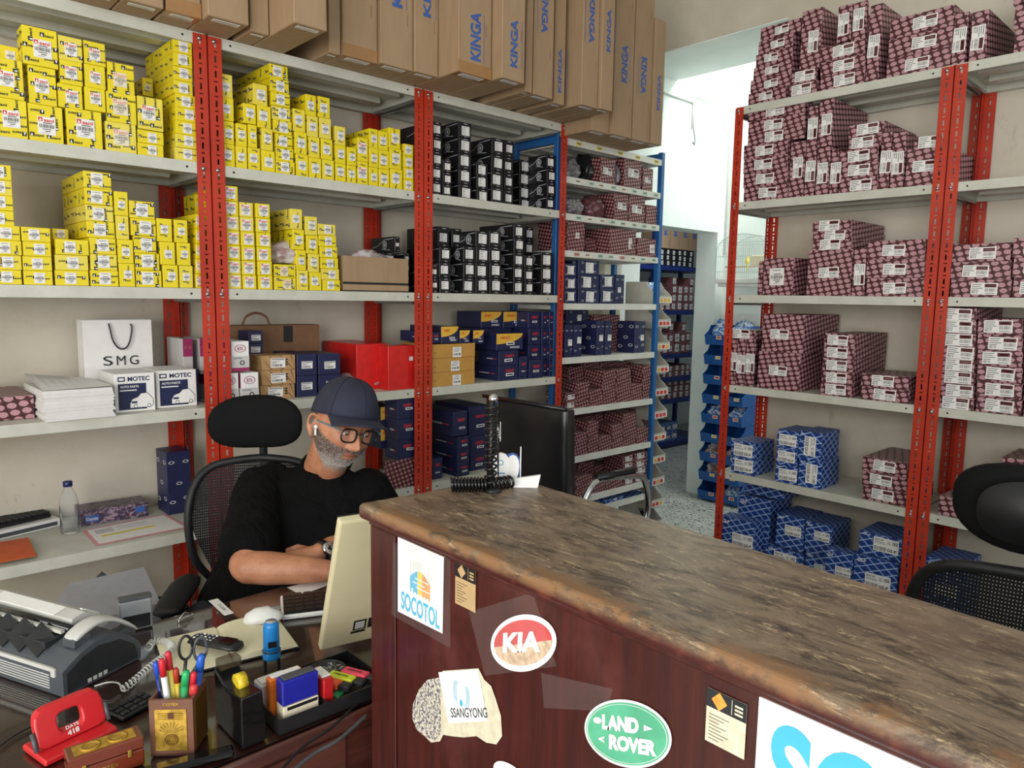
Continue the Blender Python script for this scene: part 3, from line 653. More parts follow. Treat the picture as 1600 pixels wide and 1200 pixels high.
# right run
M = 'maroon'; VL = ('maroon', 2, math.pi/2, .095)
L6 = dict(lab=('maroon', .5, 0, .095)); L7 = dict(lab=('maroon', .5, 0, .095))
shelf_stacks(0, XF, ZB[0], [
 (1166, 1230, 35, 6, dict(sh=24, lab=('maroon', .5, 0, .07))), (1232, 1278, 110, 2, dict(lab=('maroon', .5, 0, .095), sh=-4)), (1239, 1292, 15, 1, dict(vb=108, lab=VL, lpos=(.05, .5))),
 (1281, 1352, 67, 3, dict(sh=0)), (1308, 1331, 8, 1, dict(vb=64, lab=VL)), (1332, 1354, 3, 1, dict(vb=62, lab=VL)), (1356, 1378, 8, 1, dict(lab=VL, sh=-4, lpos=(-.2, .5))),
 (1383, 1486, 18, 3, dict(sh=8)), (1488, 1511, 20, 1, dict(lab=VL)), (1515, 1543, 17, 1, dict(lab=VL)), (1584, 1660, -40, 3, dict(lab=())), ],
 M, 'maroon patterned', 'top of the right run', 'maroon cartons on top of the right run', depth=.38, lab=('maroon', .5, 0, .095), pile='pile')
shelf_stacks(0, XF, ZB[1], [
 (1161, 1231, 222, 4), (1168, 1257, 163, 3, dict(vb=222)), (1232, 1257, 221, 1, dict(lab=VL)), (1258, 1274, 232, 1, dict(lab=VL)), (1275, 1296, 230, 1, dict(lab=VL)), (1260, 1276, 166, 1, dict(vb=232, lab=VL)), (1278, 1301, 155, 1, dict(vb=228, lab=VL, style='maroon', desc='faded maroon')),
 (1297, 1309, 233, 1, dict(lab=VL)), (1311, 1372, 232, 3), (1325, 1382, 192, 2, dict(vb=231)), (1374, 1391, 207, 1, dict(lab=VL)), (1392, 1414, 207, 1, dict(lab=VL)), (1415, 1500, 229, 1), (1428, 1500, 213, 1, dict(vb=229)), ],
 M, 'maroon patterned', 'upper shelf of right run', 'maroon cartons on the upper shelf of the right run', depth=.38, lab=('maroon', .5, 0, .095), pile='pile')
shelf_stacks(0, XF, ZB[2], [
 (1184, 1191, 408, 1, dict(lab=())), (1192, 1240, 403, 1, dict(lab=('asani_plain', .4, 0, .075))), (1261, 1331, 390, 1), (1269, 1331, 345, 3, dict(vb=390)), (1332, 1352, 388, 1, dict(lab=VL)), (1353, 1446, 375, 3), ],
 M, 'maroon patterned', 'eye-level shelf of right run', 'maroon cartons on the middle shelf of the right run', depth=.38, lab=('maroon', .5, 0, .095), pile='pile')
shelf_stacks(0, XF, ZB[2], [(1484, 1580, 380, 3), (1582, 1660, 370, 3), ], M, 'maroon patterned', 'eye-level shelf, right edge bay', 'maroon cartons in the bay at the right edge', depth=.38, lab=('maroon', .5, 0, .095), pile='pile')
shelf_stacks(0, XF, ZB[3], [
 (1138, 1150, 529, 1, dict(lab=VL)), (1151, 1164, 529, 1, dict(lab=VL)), (1165, 1178, 529, 1, dict(lab=VL)), (1139, 1180, 516, 1, dict(vb=529)),
 (1180, 1246, 491, 2, dict(sh=14)), (1281, 1330, 521, 5, dict(sh=7)), (1345, 1421, 586, 2, dict(d=.3)), ],
 M, 'maroon patterned', 'second lowest shelf of right run', 'maroon cartons below eye level in the right run', depth=.38, lab=('maroon', .5, 0, .095), pile='pile')
shelf_stacks(0, XF, ZB[3], [(1467, 1521, 481, 8, dict(sh=5, lab=('maroon', .5, 0, .1))), (1524, 1596, 498, 6, dict(sh=3, lab=('maroon', .5, 0, .1))), (1599, 1660, 500, 6), ], M, 'maroon patterned', 'second lowest shelf, right edge bay', 'maroon cartons stacked in the bay at the right edge', depth=.38, lab=('maroon', .5, 0, .095), pile='pile')
shelf_stacks(0, XF, ZB[4], [(1347, 1418, 718, 3, dict(d=.34))], M, 'maroon patterned', 'lowest shelf beside the red posts', 'maroon cartons on the lowest shelf', depth=.34, lab=('maroon', .5, 0, .095), pile='pile')
shelf_stacks(0, XF, ZB[4], [(1466, 1510, 778, 1, dict(lab=())), (1563, 1660, 720, 2, dict(off=.1, d=.28)), ], M, 'maroon patterned', 'lowest shelf behind the mesh chair', 'maroon cartons behind the mesh chair', depth=.3, lab=('maroon', .5, 0, .095), pile='pile')
GV = ('gsp', 2, math.pi/2)
shelf_stacks(0, XF, ZB[4], [(1142, 1180, 690, 2, dict(lab=('gsp', .8))), (1210, 1245, 673, 3, dict(lab=('gsp', .82), sh=4)), (1247, 1283, 675, 2, dict(lab=('gsp', 2, math.pi/2, .095)))], 'blue', 'blue and white', 'lowest shelf of right run', 'blue cartons on the lowest shelf', depth=.2, pile='pile')
shelf_stacks(0, XF, ZB[5], [(1151, 1201, 776, 1, dict(off=.12, lab=(), d=.24)), (1163, 1225, 754, 1, dict(off=.12, vb=776, lab=(), d=.22)), (1123, 1178, 811, 1, dict(d=.1, off=.01)),
 (1212, 1256, 806, 1, dict(vb=858, off=.1)), (1195, 1255, 858, 1, dict(off=.09)), (1257, 1299, 818, 1, dict(vb=866, off=.1)), (1257, 1300, 866, 1, dict(off=.09)), (1288, 1330, 861, 1, dict(off=0,d=.08)), (1332, 1401, 872, 1, dict(off=.01)), (1341, 1409, 836, 1, dict(vb=872, off=.02)),
 (1442, 1505, 875, 1, dict(off=.05)), ],
 'blue', 'blue and white', 'bottom tray of right run', 'blue cartons at floor level behind the counter', depth=.22, pile='pile', lab=('gsp', .58), lpos=(.1, .6))

# tall radiator cartons on top of the left run, standing on the top shelf and overhanging it
def kinga(x0, x1, y, uL, uR, z, top, text=None, up=True, tv=None, tape=False, dd=None):
    uc = (uL+uR)/2; w = x1-x0-.003; h = top-z; d = dd or YW-.012-y
    b = MB(); b.box(-w/2, w/2, 0, d, 0, h, bev=.003)
    b.rect((0, -.0006, 0), XX, ZZ, -w*.47, -w*.465, .01, h-.01, 2); b.rect((0, -.0006, 0), XX, ZZ, w*.455, w*.46, .01, h-.01, 2)
    for zz in (.16, .62):
      if zz+.06 < h: b.add([(w*.3, -.0008, zz), (w*.33, -.0008, zz+.004), (w*.33, -.0008, zz+.05), (w*.3, -.0008, zz+.044)], [(0, 1, 2, 3)], 2)
    o = b.build('carton', [MATS['kraft_carton'], MATS['tape_brown'], mat('kraft_dark', (140, 106, 74), .8)], None, ((x0+x1)/2, y, z))
    if text:
        m_ = at(uc, (tv[0]+tv[1])/2, 1, y).z-z; L = abs(at(uc, tv[0], 1, y).z-at(uc, tv[1], 1, y).z)
        q = MB(); q.text('KINGA', (0, -.0012, 0), XX, ZZ, 0, m_, L, min(.062, w*.32), 0, .035, math.pi/2 if up else -math.pi/2)
        xs = (.044 if up else -.044); q.rect((0, -.0012, 0), XX, ZZ, xs-.001, xs+.001, m_-L*.5, m_+L*.5, 0); q.build('printed_name', MATS['ink_blue'], o)
    if tape:
        q = MB(); q.box(-w*.5, w*.5, -.0012, 0, .0, .045); q.box(-w*.5, w*.5, 0, .06, -.0009, 0); q.build('packing_tape', MATS['tape_brown'], o)
    if y < YF-.035: put_label(o, 'strip', -w*.0, .028, -.0008, min(.12, w*.66), face='bottom')
    return o, w
ZT = ZA[0]; KG = 'radiator cartons standing on the left run'
kl = [(112, 190, -12, ZT, 2.9, None), (192, 257, 6, ZT, 2.95, None), (260, 318, 23, ZT, 2.95, None), (325, 390, 32, ZT, 3.05, None), (391, 423, 52, ZT, 3.08, None), (459, 512, 42, ZT, 3.1, None),
 (514, 533, 84, ZT, 3.12, None), (536, 593, 93, ZT, 3.12, None), (595, 646, 105, ZT, 3.15, 'K', True, (-105, 12)), (648, 692, 117, ZT, 3.15, 'K', True, (-82, 28)),
 (716, 768, 118, ZT, 3.2, 'K', True, (18, 95)), (784, 820, 126, ZT, 3.2, 'K', True, (30, 105)), (821, 832, 144, ZT, 3.2, None), (833, 864, 151, ZT, 3.22, 'K', False, (-20, 52)), (865, 882, 163, ZT, 3.22, 'K', True, (75, 145)),
 (908, 937, 167, ZT, 3.2, 'K', False, (-6, 68)), (938, 957, 172, ZT, 3.22, 'K', True, (12, 80)),
 (924, 955, 207, ZD[0], ZD[0]+.14, None), (957, 987, 213, ZD[0], 3.12, 'K', True, (68, 128)), (988, 1017, 221, ZD[0], 3.14, 'K', False, (88, 147)), (1018, 1034, 226, ZD[0], 3.02, 'K', True, (115, 172))]
KD = ['first', 'second', 'third', 'fourth', 'fifth', 'sixth']
KB = []
for k in kl:
    z = k[3]+.001; y = at((k[0]+k[1])/2, k[2], 2, z).y; KB.append([at_uz(k[0], z, 1, y).x, at_uz(k[1], z, 1, y).x, y])
for lo, hi in ((0, 17), (17, 21)):
    for i in range(lo, hi-1):
        if KB[i][1] > KB[i+1][0]:
            if KB[i+1][2] < KB[i][2]: KB[i][1] = KB[i+1][0]
            else: KB[i+1][0] = KB[i][1]
rx0, rx1 = KB[9][1]+.002, KB[10][0]-.002
for i, k in enumerate(kl):
    x0, x1, y = KB[i]
    o, w = kinga(x0, x1, y, k[0], k[1], k[3]+.001, k[4], text=k[5] if len(k) > 5 else None, up=k[6] if len(k) > 6 else True, tv=k[7] if len(k) > 7 else None, tape=(i in (2, 7, 10)))
    tag(o, '%s carton from left in the row of tall brown cartons on top' % ORD[i+1], 'carton', KG); o.name = 'brown_carton'
    if i in (5,):
        q = MB(); q.text('KINGA', (-w/2-.0012, .14, 0), (0, -1, 0), ZZ, 0, .33, .34, .06, 0, .035, math.pi/2); q.build('printed_name', MATS['ink_blue'], o)
# bare radiator core in a torn carton
t = thing('radiator', 'black finned radiator showing between two torn brown cartons on top', 'radiator', ((rx0+rx1)/2, YF-.02, ZT+.001)); w = rx1-rx0-.004
b = MB(); b.box(-w/2, w/2, .004, .3, 0, .03); b.build('tank', MATS['black_plastic'], t); b = MB(); b.box(-w/2, w/2, .004, .3, .36, .40); b.build('tank', MATS['black_plastic'], t)
b = MB(); b.box(-w/2+.002, w/2-.002, .02, .3, .03, .36)
for k in range(7): x = -w/2+.004+k*(w-.008)/6; b.box(x-.0025, x+.0025, .006, .02, .03, .36, 1)
b.build('core', [MATS['black_plastic'], MATS['grey_plastic']], t)

# ------------------------------------------------------------------ blue framed rack: bags and small cartons
from mathutils import noise as mnoise
mat('bag_grey', (120, 116, 118), .25, var=.3, vscale=30); mat('bag_black', (30, 29, 31), .22, var=.3, vscale=30); mat('bag_maroon', (96, 56, 60), .25, var=.4, vscale=60)
n = NT('bag_clear'); f = n.noise(n.obj(), 30, 4, .6); n.col(n.mix(n.ramp(f, .35, .65), srgb(196, 192, 190), srgb(150, 120, 120))); n.set(.2)
n = NT('bag_foil'); f = n.noise(n.obj(), 45, 3, .6); n.col(n.mix(n.ramp(f, .42, .58), srgb(64, 116, 190), srgb(220, 230, 238))); n.set(.3)
def bag(loc, sx, sy, sz, mt, label, seed=1, cat='bag', group=None, name='plastic_bag', amp=.22, res=3, rz=0):
    bm = bmesh.new(); bmesh.ops.create_icosphere(bm, subdivisions=res+1, radius=1)
    for v in bm.verts:
        p = v.co.copy(); q = p*2.1+Vector((seed*3.1, seed, 0)); k = 1+amp*mnoise.noise(q)+amp*.6*abs(mnoise.noise(q*2.7))+amp*.3*mnoise.noise(q*6)
        p *= k; v.co = Vector((p.x*sx/2, p.y*sy/2, max(0, (p.z+.75)*sz/1.7)))
    me = bpy.data.meshes.new(name); bm.to_mesh(me); bm.free(); me.materials.append(MATS[mt])
    for p in me.polygons: p.use_smooth = (seed % 2 == 0)
    uv = me.uv_layers.new(); d = []
    for l in me.loops: c = me.vertices[l.vertex_index].co; d += [c.x, c.z]
    uv.data.foreach_set('uv', d)
    o = link(name, me, None, loc, (0, 0, rz)); tag(o, label, cat, group); return o
PD = YF+.02
def on_shelf_d(uL, uR, vT, i, off, d):
    z = ZD[i]+.001; a = at_uz(uL, z+.04, 1, PD+off); b = at_uz(uR, z+.04, 1, PD+off); zt = at((uL+uR)/2, vT, 1, PD+off).z; return (a.x+b.x)/2, b.x-a.x, zt-z, z
def bag_d(uL, uR, vT, i, mt, label, seed, off=.02, d=.16):
    x, w, h, z = on_shelf_d(uL, uR, vT, i, off, d); bag((x, PD+off+d/2+.01, z), w*.98, d, h, mt, label, seed, group=None)
bag_d(889, 917, 246, 1, 'bag_grey', 'grey crumpled bag left on second shelf of blue framed rack', 3)
bag_d(919, 938, 240, 1, 'bag_black', 'black crumpled bag on second shelf of blue framed rack', 4, off=.06)
bag_d(888, 924, 308, 2, 'bag_grey', 'grey shiny bag on third shelf of blue framed rack', 5)
bag_d(925, 958, 306, 2, 'bag_maroon', 'maroon bag wrapped in clear film, third shelf of blue framed rack', 6)
bag_d(963, 974, 250, 1, 'bag_grey', 'small grey bag between two maroon cartons, blue framed rack', 8)
W4 = 'blue framed rack'
shelf_stacks(1, PD, ZD[1], [(939, 962, 247, 1, {}), (976, 1003, 248, 1, {}), (1005, 1021, 262, 1, dict(d=.12))], 'maroon_small', 'maroon', W4+', second shelf', 'maroon cartons on the blue framed rack', depth=.2, lab=('maroon', .6))
shelf_stacks(1, PD, ZD[2], [(960, 982, 303, 1, {}), (983, 1008, 305, 1, {}), (1010, 1030, 321, 1, dict(d=.12, lab=()))], 'maroon_small', 'maroon', W4+', third shelf', 'maroon cartons on the blue framed rack', depth=.2, lab=('maroon', .6))
shelf_stacks(1, PD, ZD[3], [(886, 914, 343, 1, dict(lab=('asani_plain', .2))), (916, 932, 372, 1, dict(lab=(), off=.1, d=.15)), (953, 994, 358, 1, dict(lab=('maroon', .3, math.pi/2, .06), lpos=(.3, .5))), (996, 1032, 373, 1, dict(lab=('asani_plain', .25), lpos=(.35, .5)))], 'maroon_small', 'maroon', W4+', fourth shelf', 'maroon cartons on the blue framed rack', depth=.22)
shelf_stacks(1, PD, ZD[4], [(882, 902, 412, 3, {}), (904, 937, 407, 3, {}), (939, 961, 429, 2, {}), (962, 976, 429, 1, dict(lab=('black', 2, math.pi/2, .03)))], 'navy_link', 'navy chain printed', W4+', fifth shelf', 'navy cartons on the blue framed rack', depth=.16, lab=('black', .5))
shelf_stacks(1, PD, ZD[5], [(883, 896, 508, 1, {}), (897, 910, 508, 1, {}), (933, 945, 501, 1, {}), (946, 957, 501, 1, {}), (992, 1009, 502, 1, dict(d=.16)), (885, 920, 484, 3, dict(off=.14, d=.1)), (928, 968, 492, 1, dict(off=.15, d=.1, style='maroon_small', desc='maroon'))], 'navy_link', 'navy chain printed', W4+', sixth shelf', 'navy cartons on the blue framed rack', depth=.13, lab=('black', 2, math.pi/2, .035), lpos=(.15, .5))
def small_rows(i, vt, seed, u0=884, u1=1028):
    r = random.Random(seed); rows = []; u = u0
    while u < u1-8:
        w = r.choice([17, 20, 23, 26]); n = r.choice([2, 3, 3, 4]); sl = ((u-u0)/(u1-u0)); vb = vt[2]-sl*(vt[3])
        rows.append((u, min(u+w, u1), vb-(13.5*n), n, dict(lab=('maroon', .62) if r.random() < .25 else ()))); u += w+.6
    u = u0+5
    while u < u1-16:
        w = r.choice([24, 30]); tp = r.uniform(vt[0], vt[1]); rows.append((u, u+w, tp-((u-u0)/(u1-u0))*vt[3]*.6, 4, dict(off=.17, d=.17, lab=()))); u += w+1
    return rows
shelf_stacks(1, PD, ZD[6], small_rows(6, (566, 578, 641, 20), 2), 'maroon_small', 'small maroon', W4+', seventh shelf', 'small maroon cartons on the blue framed rack', depth=.15)
shelf_stacks(1, PD, ZD[7], small_rows(7, (648, 662, 717, 27), 5, 895, 1022), 'maroon_small', 'small maroon', W4+', eighth shelf', 'small maroon cartons on the blue framed rack', depth=.15)
shelf_stacks(1, PD, ZD[8], small_rows(8, (722, 740, 784, 30), 9, 900, 1015), 'maroon_small', 'small maroon', W4+', lowest full shelf', 'small maroon cartons on the blue framed rack', depth=.15)
# lowest tray with blue cartons
sm2 = link('shelf', sm, bpy.data.objects['storage_rack.003'] if 'storage_rack.005' not in bpy.data.objects else bpy.data.objects['storage_rack.005'], (.002, 0, .34))
shelf_stacks(1, PD, .34, [(946, 975, 778, 1, {}), (976, 1014, 782, 1, {})], 'blue', 'blue', W4+', bottom tray', 'blue cartons low in the blue framed rack', depth=.2, lab=('gsp', .6))

# ------------------------------------------------------------------ picking bins
def bin_mesh(w, L, h, mt, lip=.45, tag_=True):
    """open-fronted stacking bin; front at y=0 facing -y, centred in x, base z=0"""
    b = MB(); t = .0025; pr = [(0, 0), (0, h*lip), (L*.32, h*.98), (L, h*.98), (L, 0)]
    pr = [(0.012, 0), (-.006, h*lip), (L*.22, h*.72), (L*.34, h), (L, h), (L, 0)]
    for x in (-w/2, w/2-t): b.prism(pr, (0, 1, 0), (0, 0, 1), (1, 0, 0), (x, 0, 0), t)
    b.box(-w/2+t, w/2-t, .012, L, 0, t); b.box(-w/2+t, w/2-t, L-t, L, t, h)
    b.add([(-w/2, .012, 0), (w/2, .012, 0), (w/2, -.006, h*lip), (-w/2, -.006, h*lip), (-w/2, .012+t, 0), (w/2, .012+t, 0), (w/2, -.006+t, h*lip), (-w/2, -.006+t, h*lip)], [(0, 1, 2, 3), (7, 6, 5, 4), (3, 2, 6, 7), (0, 4, 5, 1), (0, 3, 7, 4), (1, 5, 6, 2)])
    b.box(-w/2, w/2, -.010, -.004, h*lip-.006, h*lip)
    return b.mesh('picking_bin', MATS[mt])
mat('bin_cream', (202, 198, 184), .5, var=.05); mat('bin_blue', (22, 86, 160), .35, var=.08)
lips = [465, 501, 536, 572, 607, 642, 677, 713, 746, 780, 811]
zl = [at(1040, v, 1, 2.745).z for v in lips]; pitch = (zl[0]-zl[-1])/10
bm1 = bin_mesh(.155, .24, pitch*1.0, 'bin_cream', .40)
content = {0: 'bag_foil', 7: 'bag_black', 10: 'bag_black'}
for k in range(13):
    z = zl[0]-pitch*k-pitch*.33
    if z < .03: break
    t = link('picking_bin', bm1, None, (3.84, 2.745, z)); tag(t, 'cream open fronted bin, %s from top in the column at the blue rack end' % ORD[k+1], 'bin', 'cream picking bins stacked at the rack end')
    b = MB(); r = random.Random(k+3); b.box(-.072, .072, -.0125, -.011, pitch*.10, pitch*.34); 
    cs = [1, 1, 2] if k else [2, 3, 2]
    for j in range(3): b.rect((0, -.0132, 0), XX, ZZ, -.05+j*.038, -.05+j*.038+.03, pitch*.14, pitch*.30, r.choice([1, 1, 2]) if k else 2)
    b.build('card', [MATS['paper_white'], MATS['ink_red'], MATS['ink_yellow'], MATS['tag_green'] if 'tag_green' in MATS else MATS['ink_grey']], t)
    if k in content: bag((3.84, 2.87, z+.004), .12, .16, pitch*(.9 if k == 0 else .6), content[k], ('blue and white foil bags in the top cream bin' if k == 0 else 'dark parts inside the %s cream bin from top' % ORD[k+1]), k*2+1, name='bagged_parts')
_ = [(1, [(480, 515), (518, 549), (553, 583), (588, 618), (624, 656), (660, 690), (694, 726), (730, 758), (762, 792)])]
XBn = 4.875
z0 = at(1110, 786, 0, XBn).z; z0 = max(z0, .012); zt = at(1120, 508, 0, XBn).z; p2 = (zt-z0)/9
bm2 = bin_mesh(.168, .22, p2*.98, 'bin_blue', .5)
for col_, yc in ((0, 3.005), (1, 2.832)):
    for k in range(9):
        t = link('picking_bin', bm2, None, (XBn, yc, z0+k*p2), (0, 0, -math.pi/2))
        tag(t, 'blue open fronted bin, %s from bottom in the %s column by the doorway' % (ORD[k+1], ('left', 'right')[col_]), 'bin', 'blue picking bins by the doorway')
        b = MB(); b.rect((0, -.0106, 0), XX, ZZ, .02, .065, p2*.30, p2*.46, 0); b.rect((0, -.0110, 0), XX, ZZ, .026, .06, p2*.34, p2*.42, 1); b.build('card', [MATS['paper_cream'], MATS['ink_yellow'] if k % 2 else MATS['ink_red']], t)
        if (col_, k) in ((0, 8), (1, 8), (0, 4), (0, 2), (1, 4), (1, 0), (0, 1), (1, 2)):
            top = k == 8
            bag((XBn+.11, yc, z0+k*p2+.004), .15, .14, (.17 if top else p2*.8), 'bag_foil' if top or k in (4, 0) else 'bag_clear', 'foil wrapped parts in the %s blue bin from bottom, %s column' % (ORD[k+1], ('left', 'right')[col_]), k*2+col_+5, name='bagged_parts', amp=.4)
b = MB(); b.box(5.098, 5.116, 2.74, 3.095, 0, 1.45); o = b.build('wall_panel', MATS['white_plastic']); tag(o, 'white backing panel behind the blue bins', 'panel')

# bird cage on the far wall
cz0 = at(1150, 444, 0, 4.9).z; cz1 = at(1157, 366, 0, 4.9).z; cy0 = at(1117, 430, 0, 4.86).y; cy1 = at(1197, 430, 0, 4.86).y
t = thing('bird_cage', 'white wire bird cage with arched top beside the store room doorway', 'cage', (4.98, (cy0+cy1)/2, cz0)); W2 = (cy0-cy1)/2; HH = cz1-cz0
b = MB(); b.box(-.12, .12, -W2, W2, .005, .04, bev=.006); b.box(-.10, .10, -W2+.015, W2-.015, -.02, .005, bev=.004); b.build('tray', MATS['white_plastic'], t)
mat('cage_wire', (170, 184, 178), .4, .3)
b = MB(); arch = lambda y: .04+(HH-.04)*(.62+.38*math.sqrt(max(0, 1-(y/W2)**2)))
for x in (-.115, .115):
    for k in range(25): y = -W2+.004+k*(2*W2-.008)/24; b.tube([(x, y, .04), (x, y, arch(y))], .0011, 0, 4, False)
    for zz in (.09, .2, .3): b.tube([(x, -W2, zz), (x, W2, zz)], .0014, 0, 4, False)
    b.tube([(x, -W2+2*W2*k/24, arch(-W2+2*W2*k/24)) for k in range(25)], .002, 0, 4, False)
for y in (-W2+.002, W2-.002):
    for k in range(9): x = -.115+k*.23/8; b.tube([(x, y, .04), (x, y, arch(y))], .0011, 0, 4, False)
for k in range(1, 24, 2): y = -W2+2*W2*k/24; b.tube([(-.115, y, arch(y)), (.115, y, arch(y))], .0011, 0, 4, False)
b.build('wire_cage', MATS['cage_wire'], t)
b = MB(); b.tube([(0, -W2+.01, .13), (0, W2-.01, .13)], .004); b.build('perch', MATS['kraft'], t)
b = MB(); b.box(-.155, -.117, -W2+.005, -W2+.105, .13, .20, bev=.003); b.build('feeder', MATS['paper_cream'], t)
b = MB(); b.lathe([(0, -.032), (.010, -.026), (.017, -.008), (.016, .008), (.010, .018), (.0105, .026), (.008, .034), (0, .038)], 0, 12)
b.tube([(0, 0, -.02), (.004, -.002, -.05), (.006, -.003, -.075)], [.007, .004, .002]); b.tube([(-.009, 0, .027), (-.017, 0, .024)], [.0025, .0004], 1, 6)
o = b.build('canary', [mat('feather_yellow', (226, 208, 92), .7), mat('beak', (226, 170, 110), .5)], None, (4.98, (cy0+cy1)/2+.012, cz0+.172), (0, .35, .4)); tag(o, 'yellow canary perched inside the wire cage', 'bird')
# conduit on the back wall
za = at(1085, 160, 1, YW-.01).z; zb = at(1110, 161, 1, YW-.01).z
t = thing('wall_conduit', 'thin white cable conduit running along the white wall beside the brown cartons', 'conduit', (0, 0, 0))
b = MB(); b.tube([(3.95, YW-.012, za), (4.60, YW-.012, za)], .009); b.tube([(4.60, YW-.012, za+.02), (4.60, YW-.012, za-.18)], .008); b.tube([(4.60, YW-.014, za-.17), (4.605, YW-.03, za-.26), (4.59, YW-.035, za-.30), (4.575, YW-.03, za-.28)], .004, 1); b.build('pipe', [MATS['white_plastic'], MATS['grey_plastic']], t)
b = MB(); b.tube([(4.63, YW-.012, zb+.01), (5.03, YW-.012, zb+.01), (5.08, YW-.012, zb-.01), (5.10, YW-.012, zb-.07), (5.10, YW-.012, 1.9)], .006); b.build('pipe', MATS['white_plastic'], t)

# ------------------------------------------------------------------ store room beyond the doorway
YS = 4.4; SZ = [at(1085, v, 1, YS).z for v in (418, 485, 551, 586, 619, 683)]
mat('rack_navy', (24, 44, 108), .45)
for q, (x0, x1) in enumerate(((5.30, 6.02), (6.06, 7.1))):
    t = thing('storage_rack', ('navy blue rack in the store room, partly hidden by the cream bins', 'navy blue rack seen through the store room doorway')[q], 'rack', (x0, YS, 0))
    for x in (0, x1-x0-.04):
        for y in (0, .42): b = MB(); b.box(x, x+.04, y, y+.04, 0, SZ[0]+.35 if q == 0 else SZ[0]); b.build('post', MATS['rack_navy'], t)
    for z in SZ: b = MB(); b.box(.0, x1-x0, .001 if 0 else .0, .46, z-.045, z); b.build('shelf', MATS['rack_navy'], t)
    for i, z in enumerate(SZ):
        if i == 5 and q == 1: spec = [(.0, .30, 'blue', 2, .075), (.14, .3, 'blue', 3, .075)]
        r = random.Random(i*5+q); x = x0+.045; ci = 0
        x_end = (x1 if i != 5 else x0+.52)
        x_end = min(x_end, 6.78)
        while x < x_end-.08:
            w = r.choice([.085, .10, .12]); st = ('print_black', 'maroon_small', 'maroon_small', 'maroon_small', 'maroon_small', 'blue')[i]; hh = (.055, .085, .11, .06, .07, .10)[i]; nn = (3, r.choice([2, 3, 4]), r.choice([2, 3]), 2, 3, 2)[i]; ci += 1
            if x+w > x1-x0+x0-.045: break
            for k in range(nn):
                carton(st, 1, (x+w/2, YS+.03, z+.001+hh*k), w, .3, hh-.001, '%s carton, %s in %s pile, %s shelf, %s store room rack' % ({'print_black': 'dark', 'blue': 'small blue'}.get(st, 'small maroon'), ('bottom', 'second', 'third', 'fourth')[k], ORD[ci], ORD[i+1], ('left', 'right')[q]), 'carton', 'cartons on the store room racks', ('asani_plain', .6) if st != 'blue' else ('gsp', .7), .3, None, {'print_black': 'dark_carton', 'blue': 'blue_carton'}.get(st, 'maroon_carton'))
            x += w+.006
for k, x in enumerate((6.1, 6.27, 6.44, 6.61)):
    o, w_ = kinga(x, x+.16, YS+.02, 1, 2, SZ[0]+.172, SZ[0]+.75, dd=.4); tag(o, '%s tall brown carton from left atop the store room rack' % ORD[k+1], 'carton', 'brown cartons on the store room rack'); o.name = 'brown_carton'
    b = MB(); b.text('KINGA', (0, -.0012, 0), XX, ZZ, 0, .3, .34, .07, 0, .03, math.pi/2); b.build('printed_name', MATS['ink_blue'], o)

# ------------------------------------------------------------------ counter
n = NT('counter_top_wood'); g = n.obj(); gr = n.noise(n.mapping(g, (1, .22, 1)), 75, 8, .85, .3); gr2 = n.noise(n.mapping(g, (1, .35, 1)), 26, 8, .8, .8); big = n.noise(g, 6, 4, .6)
s = n.sep(g); edge = n.math('SUBTRACT', 1, n.ramp(s[0], .012, .05)); wob = n.ramp(n.noise(g, 9, 4, .6), .3, .7)
base = n.mix(n.ramp(gr2, .34, .60), srgb(56, 42, 34), srgb(134, 114, 92)); base = n.mix(n.math('MULTIPLY', n.ramp(gr, .54, .62), .85), base, srgb(196, 172, 134)); base = n.mix(n.math('MULTIPLY', n.ramp(big, .55, .75), .55), base, srgb(74, 46, 38))
zt_ = n.ramp(s[2], 1.136, 1.152); wear = n.math('MULTIPLY', n.math('MULTIPLY', edge, zt_), n.ramp(n.math('ADD', n.noise(g, 16, 6, .75), n.math('MULTIPLY', wob, .15)), .48, .66))
base = n.mix(n.math('SUBTRACT', 1, n.ramp(s[2], 1.138, 1.156)), base, n.mix(n.ramp(n.noise(g, 30, 4), .5, .8), srgb(70, 22, 20), srgb(120, 60, 44)))
base = n.mix(wear, base, srgb(138, 100, 66))
n.col(base); n.bump(gr, .3, .0015); n.b.inputs['Coat Weight'].default_value = .25; n.set(.42); n.b.inputs['Coat Roughness'].default_value = .3
n = NT('counter_panel_wood'); g = n.obj(); gr = n.noise(n.mapping(g, (1, 1, .06)), 60, 6, .7, .4); sc = n.noise(n.mapping(g, (1, 1, .25), (.5, 0, 0)), 160, 4, .8); blo = n.noise(g, 5, 5, .6)
base = n.mix(n.ramp(gr, .3, .7), srgb(52, 15, 12), srgb(76, 25, 20)); base = n.mix(n.math('MULTIPLY', n.ramp(blo, .5, .75), .3), base, srgb(126, 74, 70)); base = n.mix(n.math('MULTIPLY', n.ramp(sc, .74, .8), .5), base, srgb(206, 170, 150))
n.col(base); n.bump(gr, .35, .001); n.b.inputs['Coat Weight'].default_value = .4; n.set(.38); n.b.inputs['Coat Roughness'].default_value = .22
CT = 1.16; CX0 = .702; CYE = 1.18; CYN = -.9
ct = thing('service_counter', 'worn dark wooden service counter with car stickers on its front panel', 'counter', (CX0, 0, 0))
b = MB(); pts = [(0, CYE), (.372, CYE-.035), (.325, 0), (.315, CYN), (0, CYN)]
bm = bmesh.new(); vs = [bm.verts.new((x, y, CT-.031)) for x, y in pts]; f = bm.faces.new(vs); r_ = bmesh.ops.extrude_face_region(bm, geom=[f]); bmesh.ops.translate(bm, verts=[v for v in r_['geom'] if isinstance(v, bmesh.types.BMVert)], vec=(0, 0, .031))
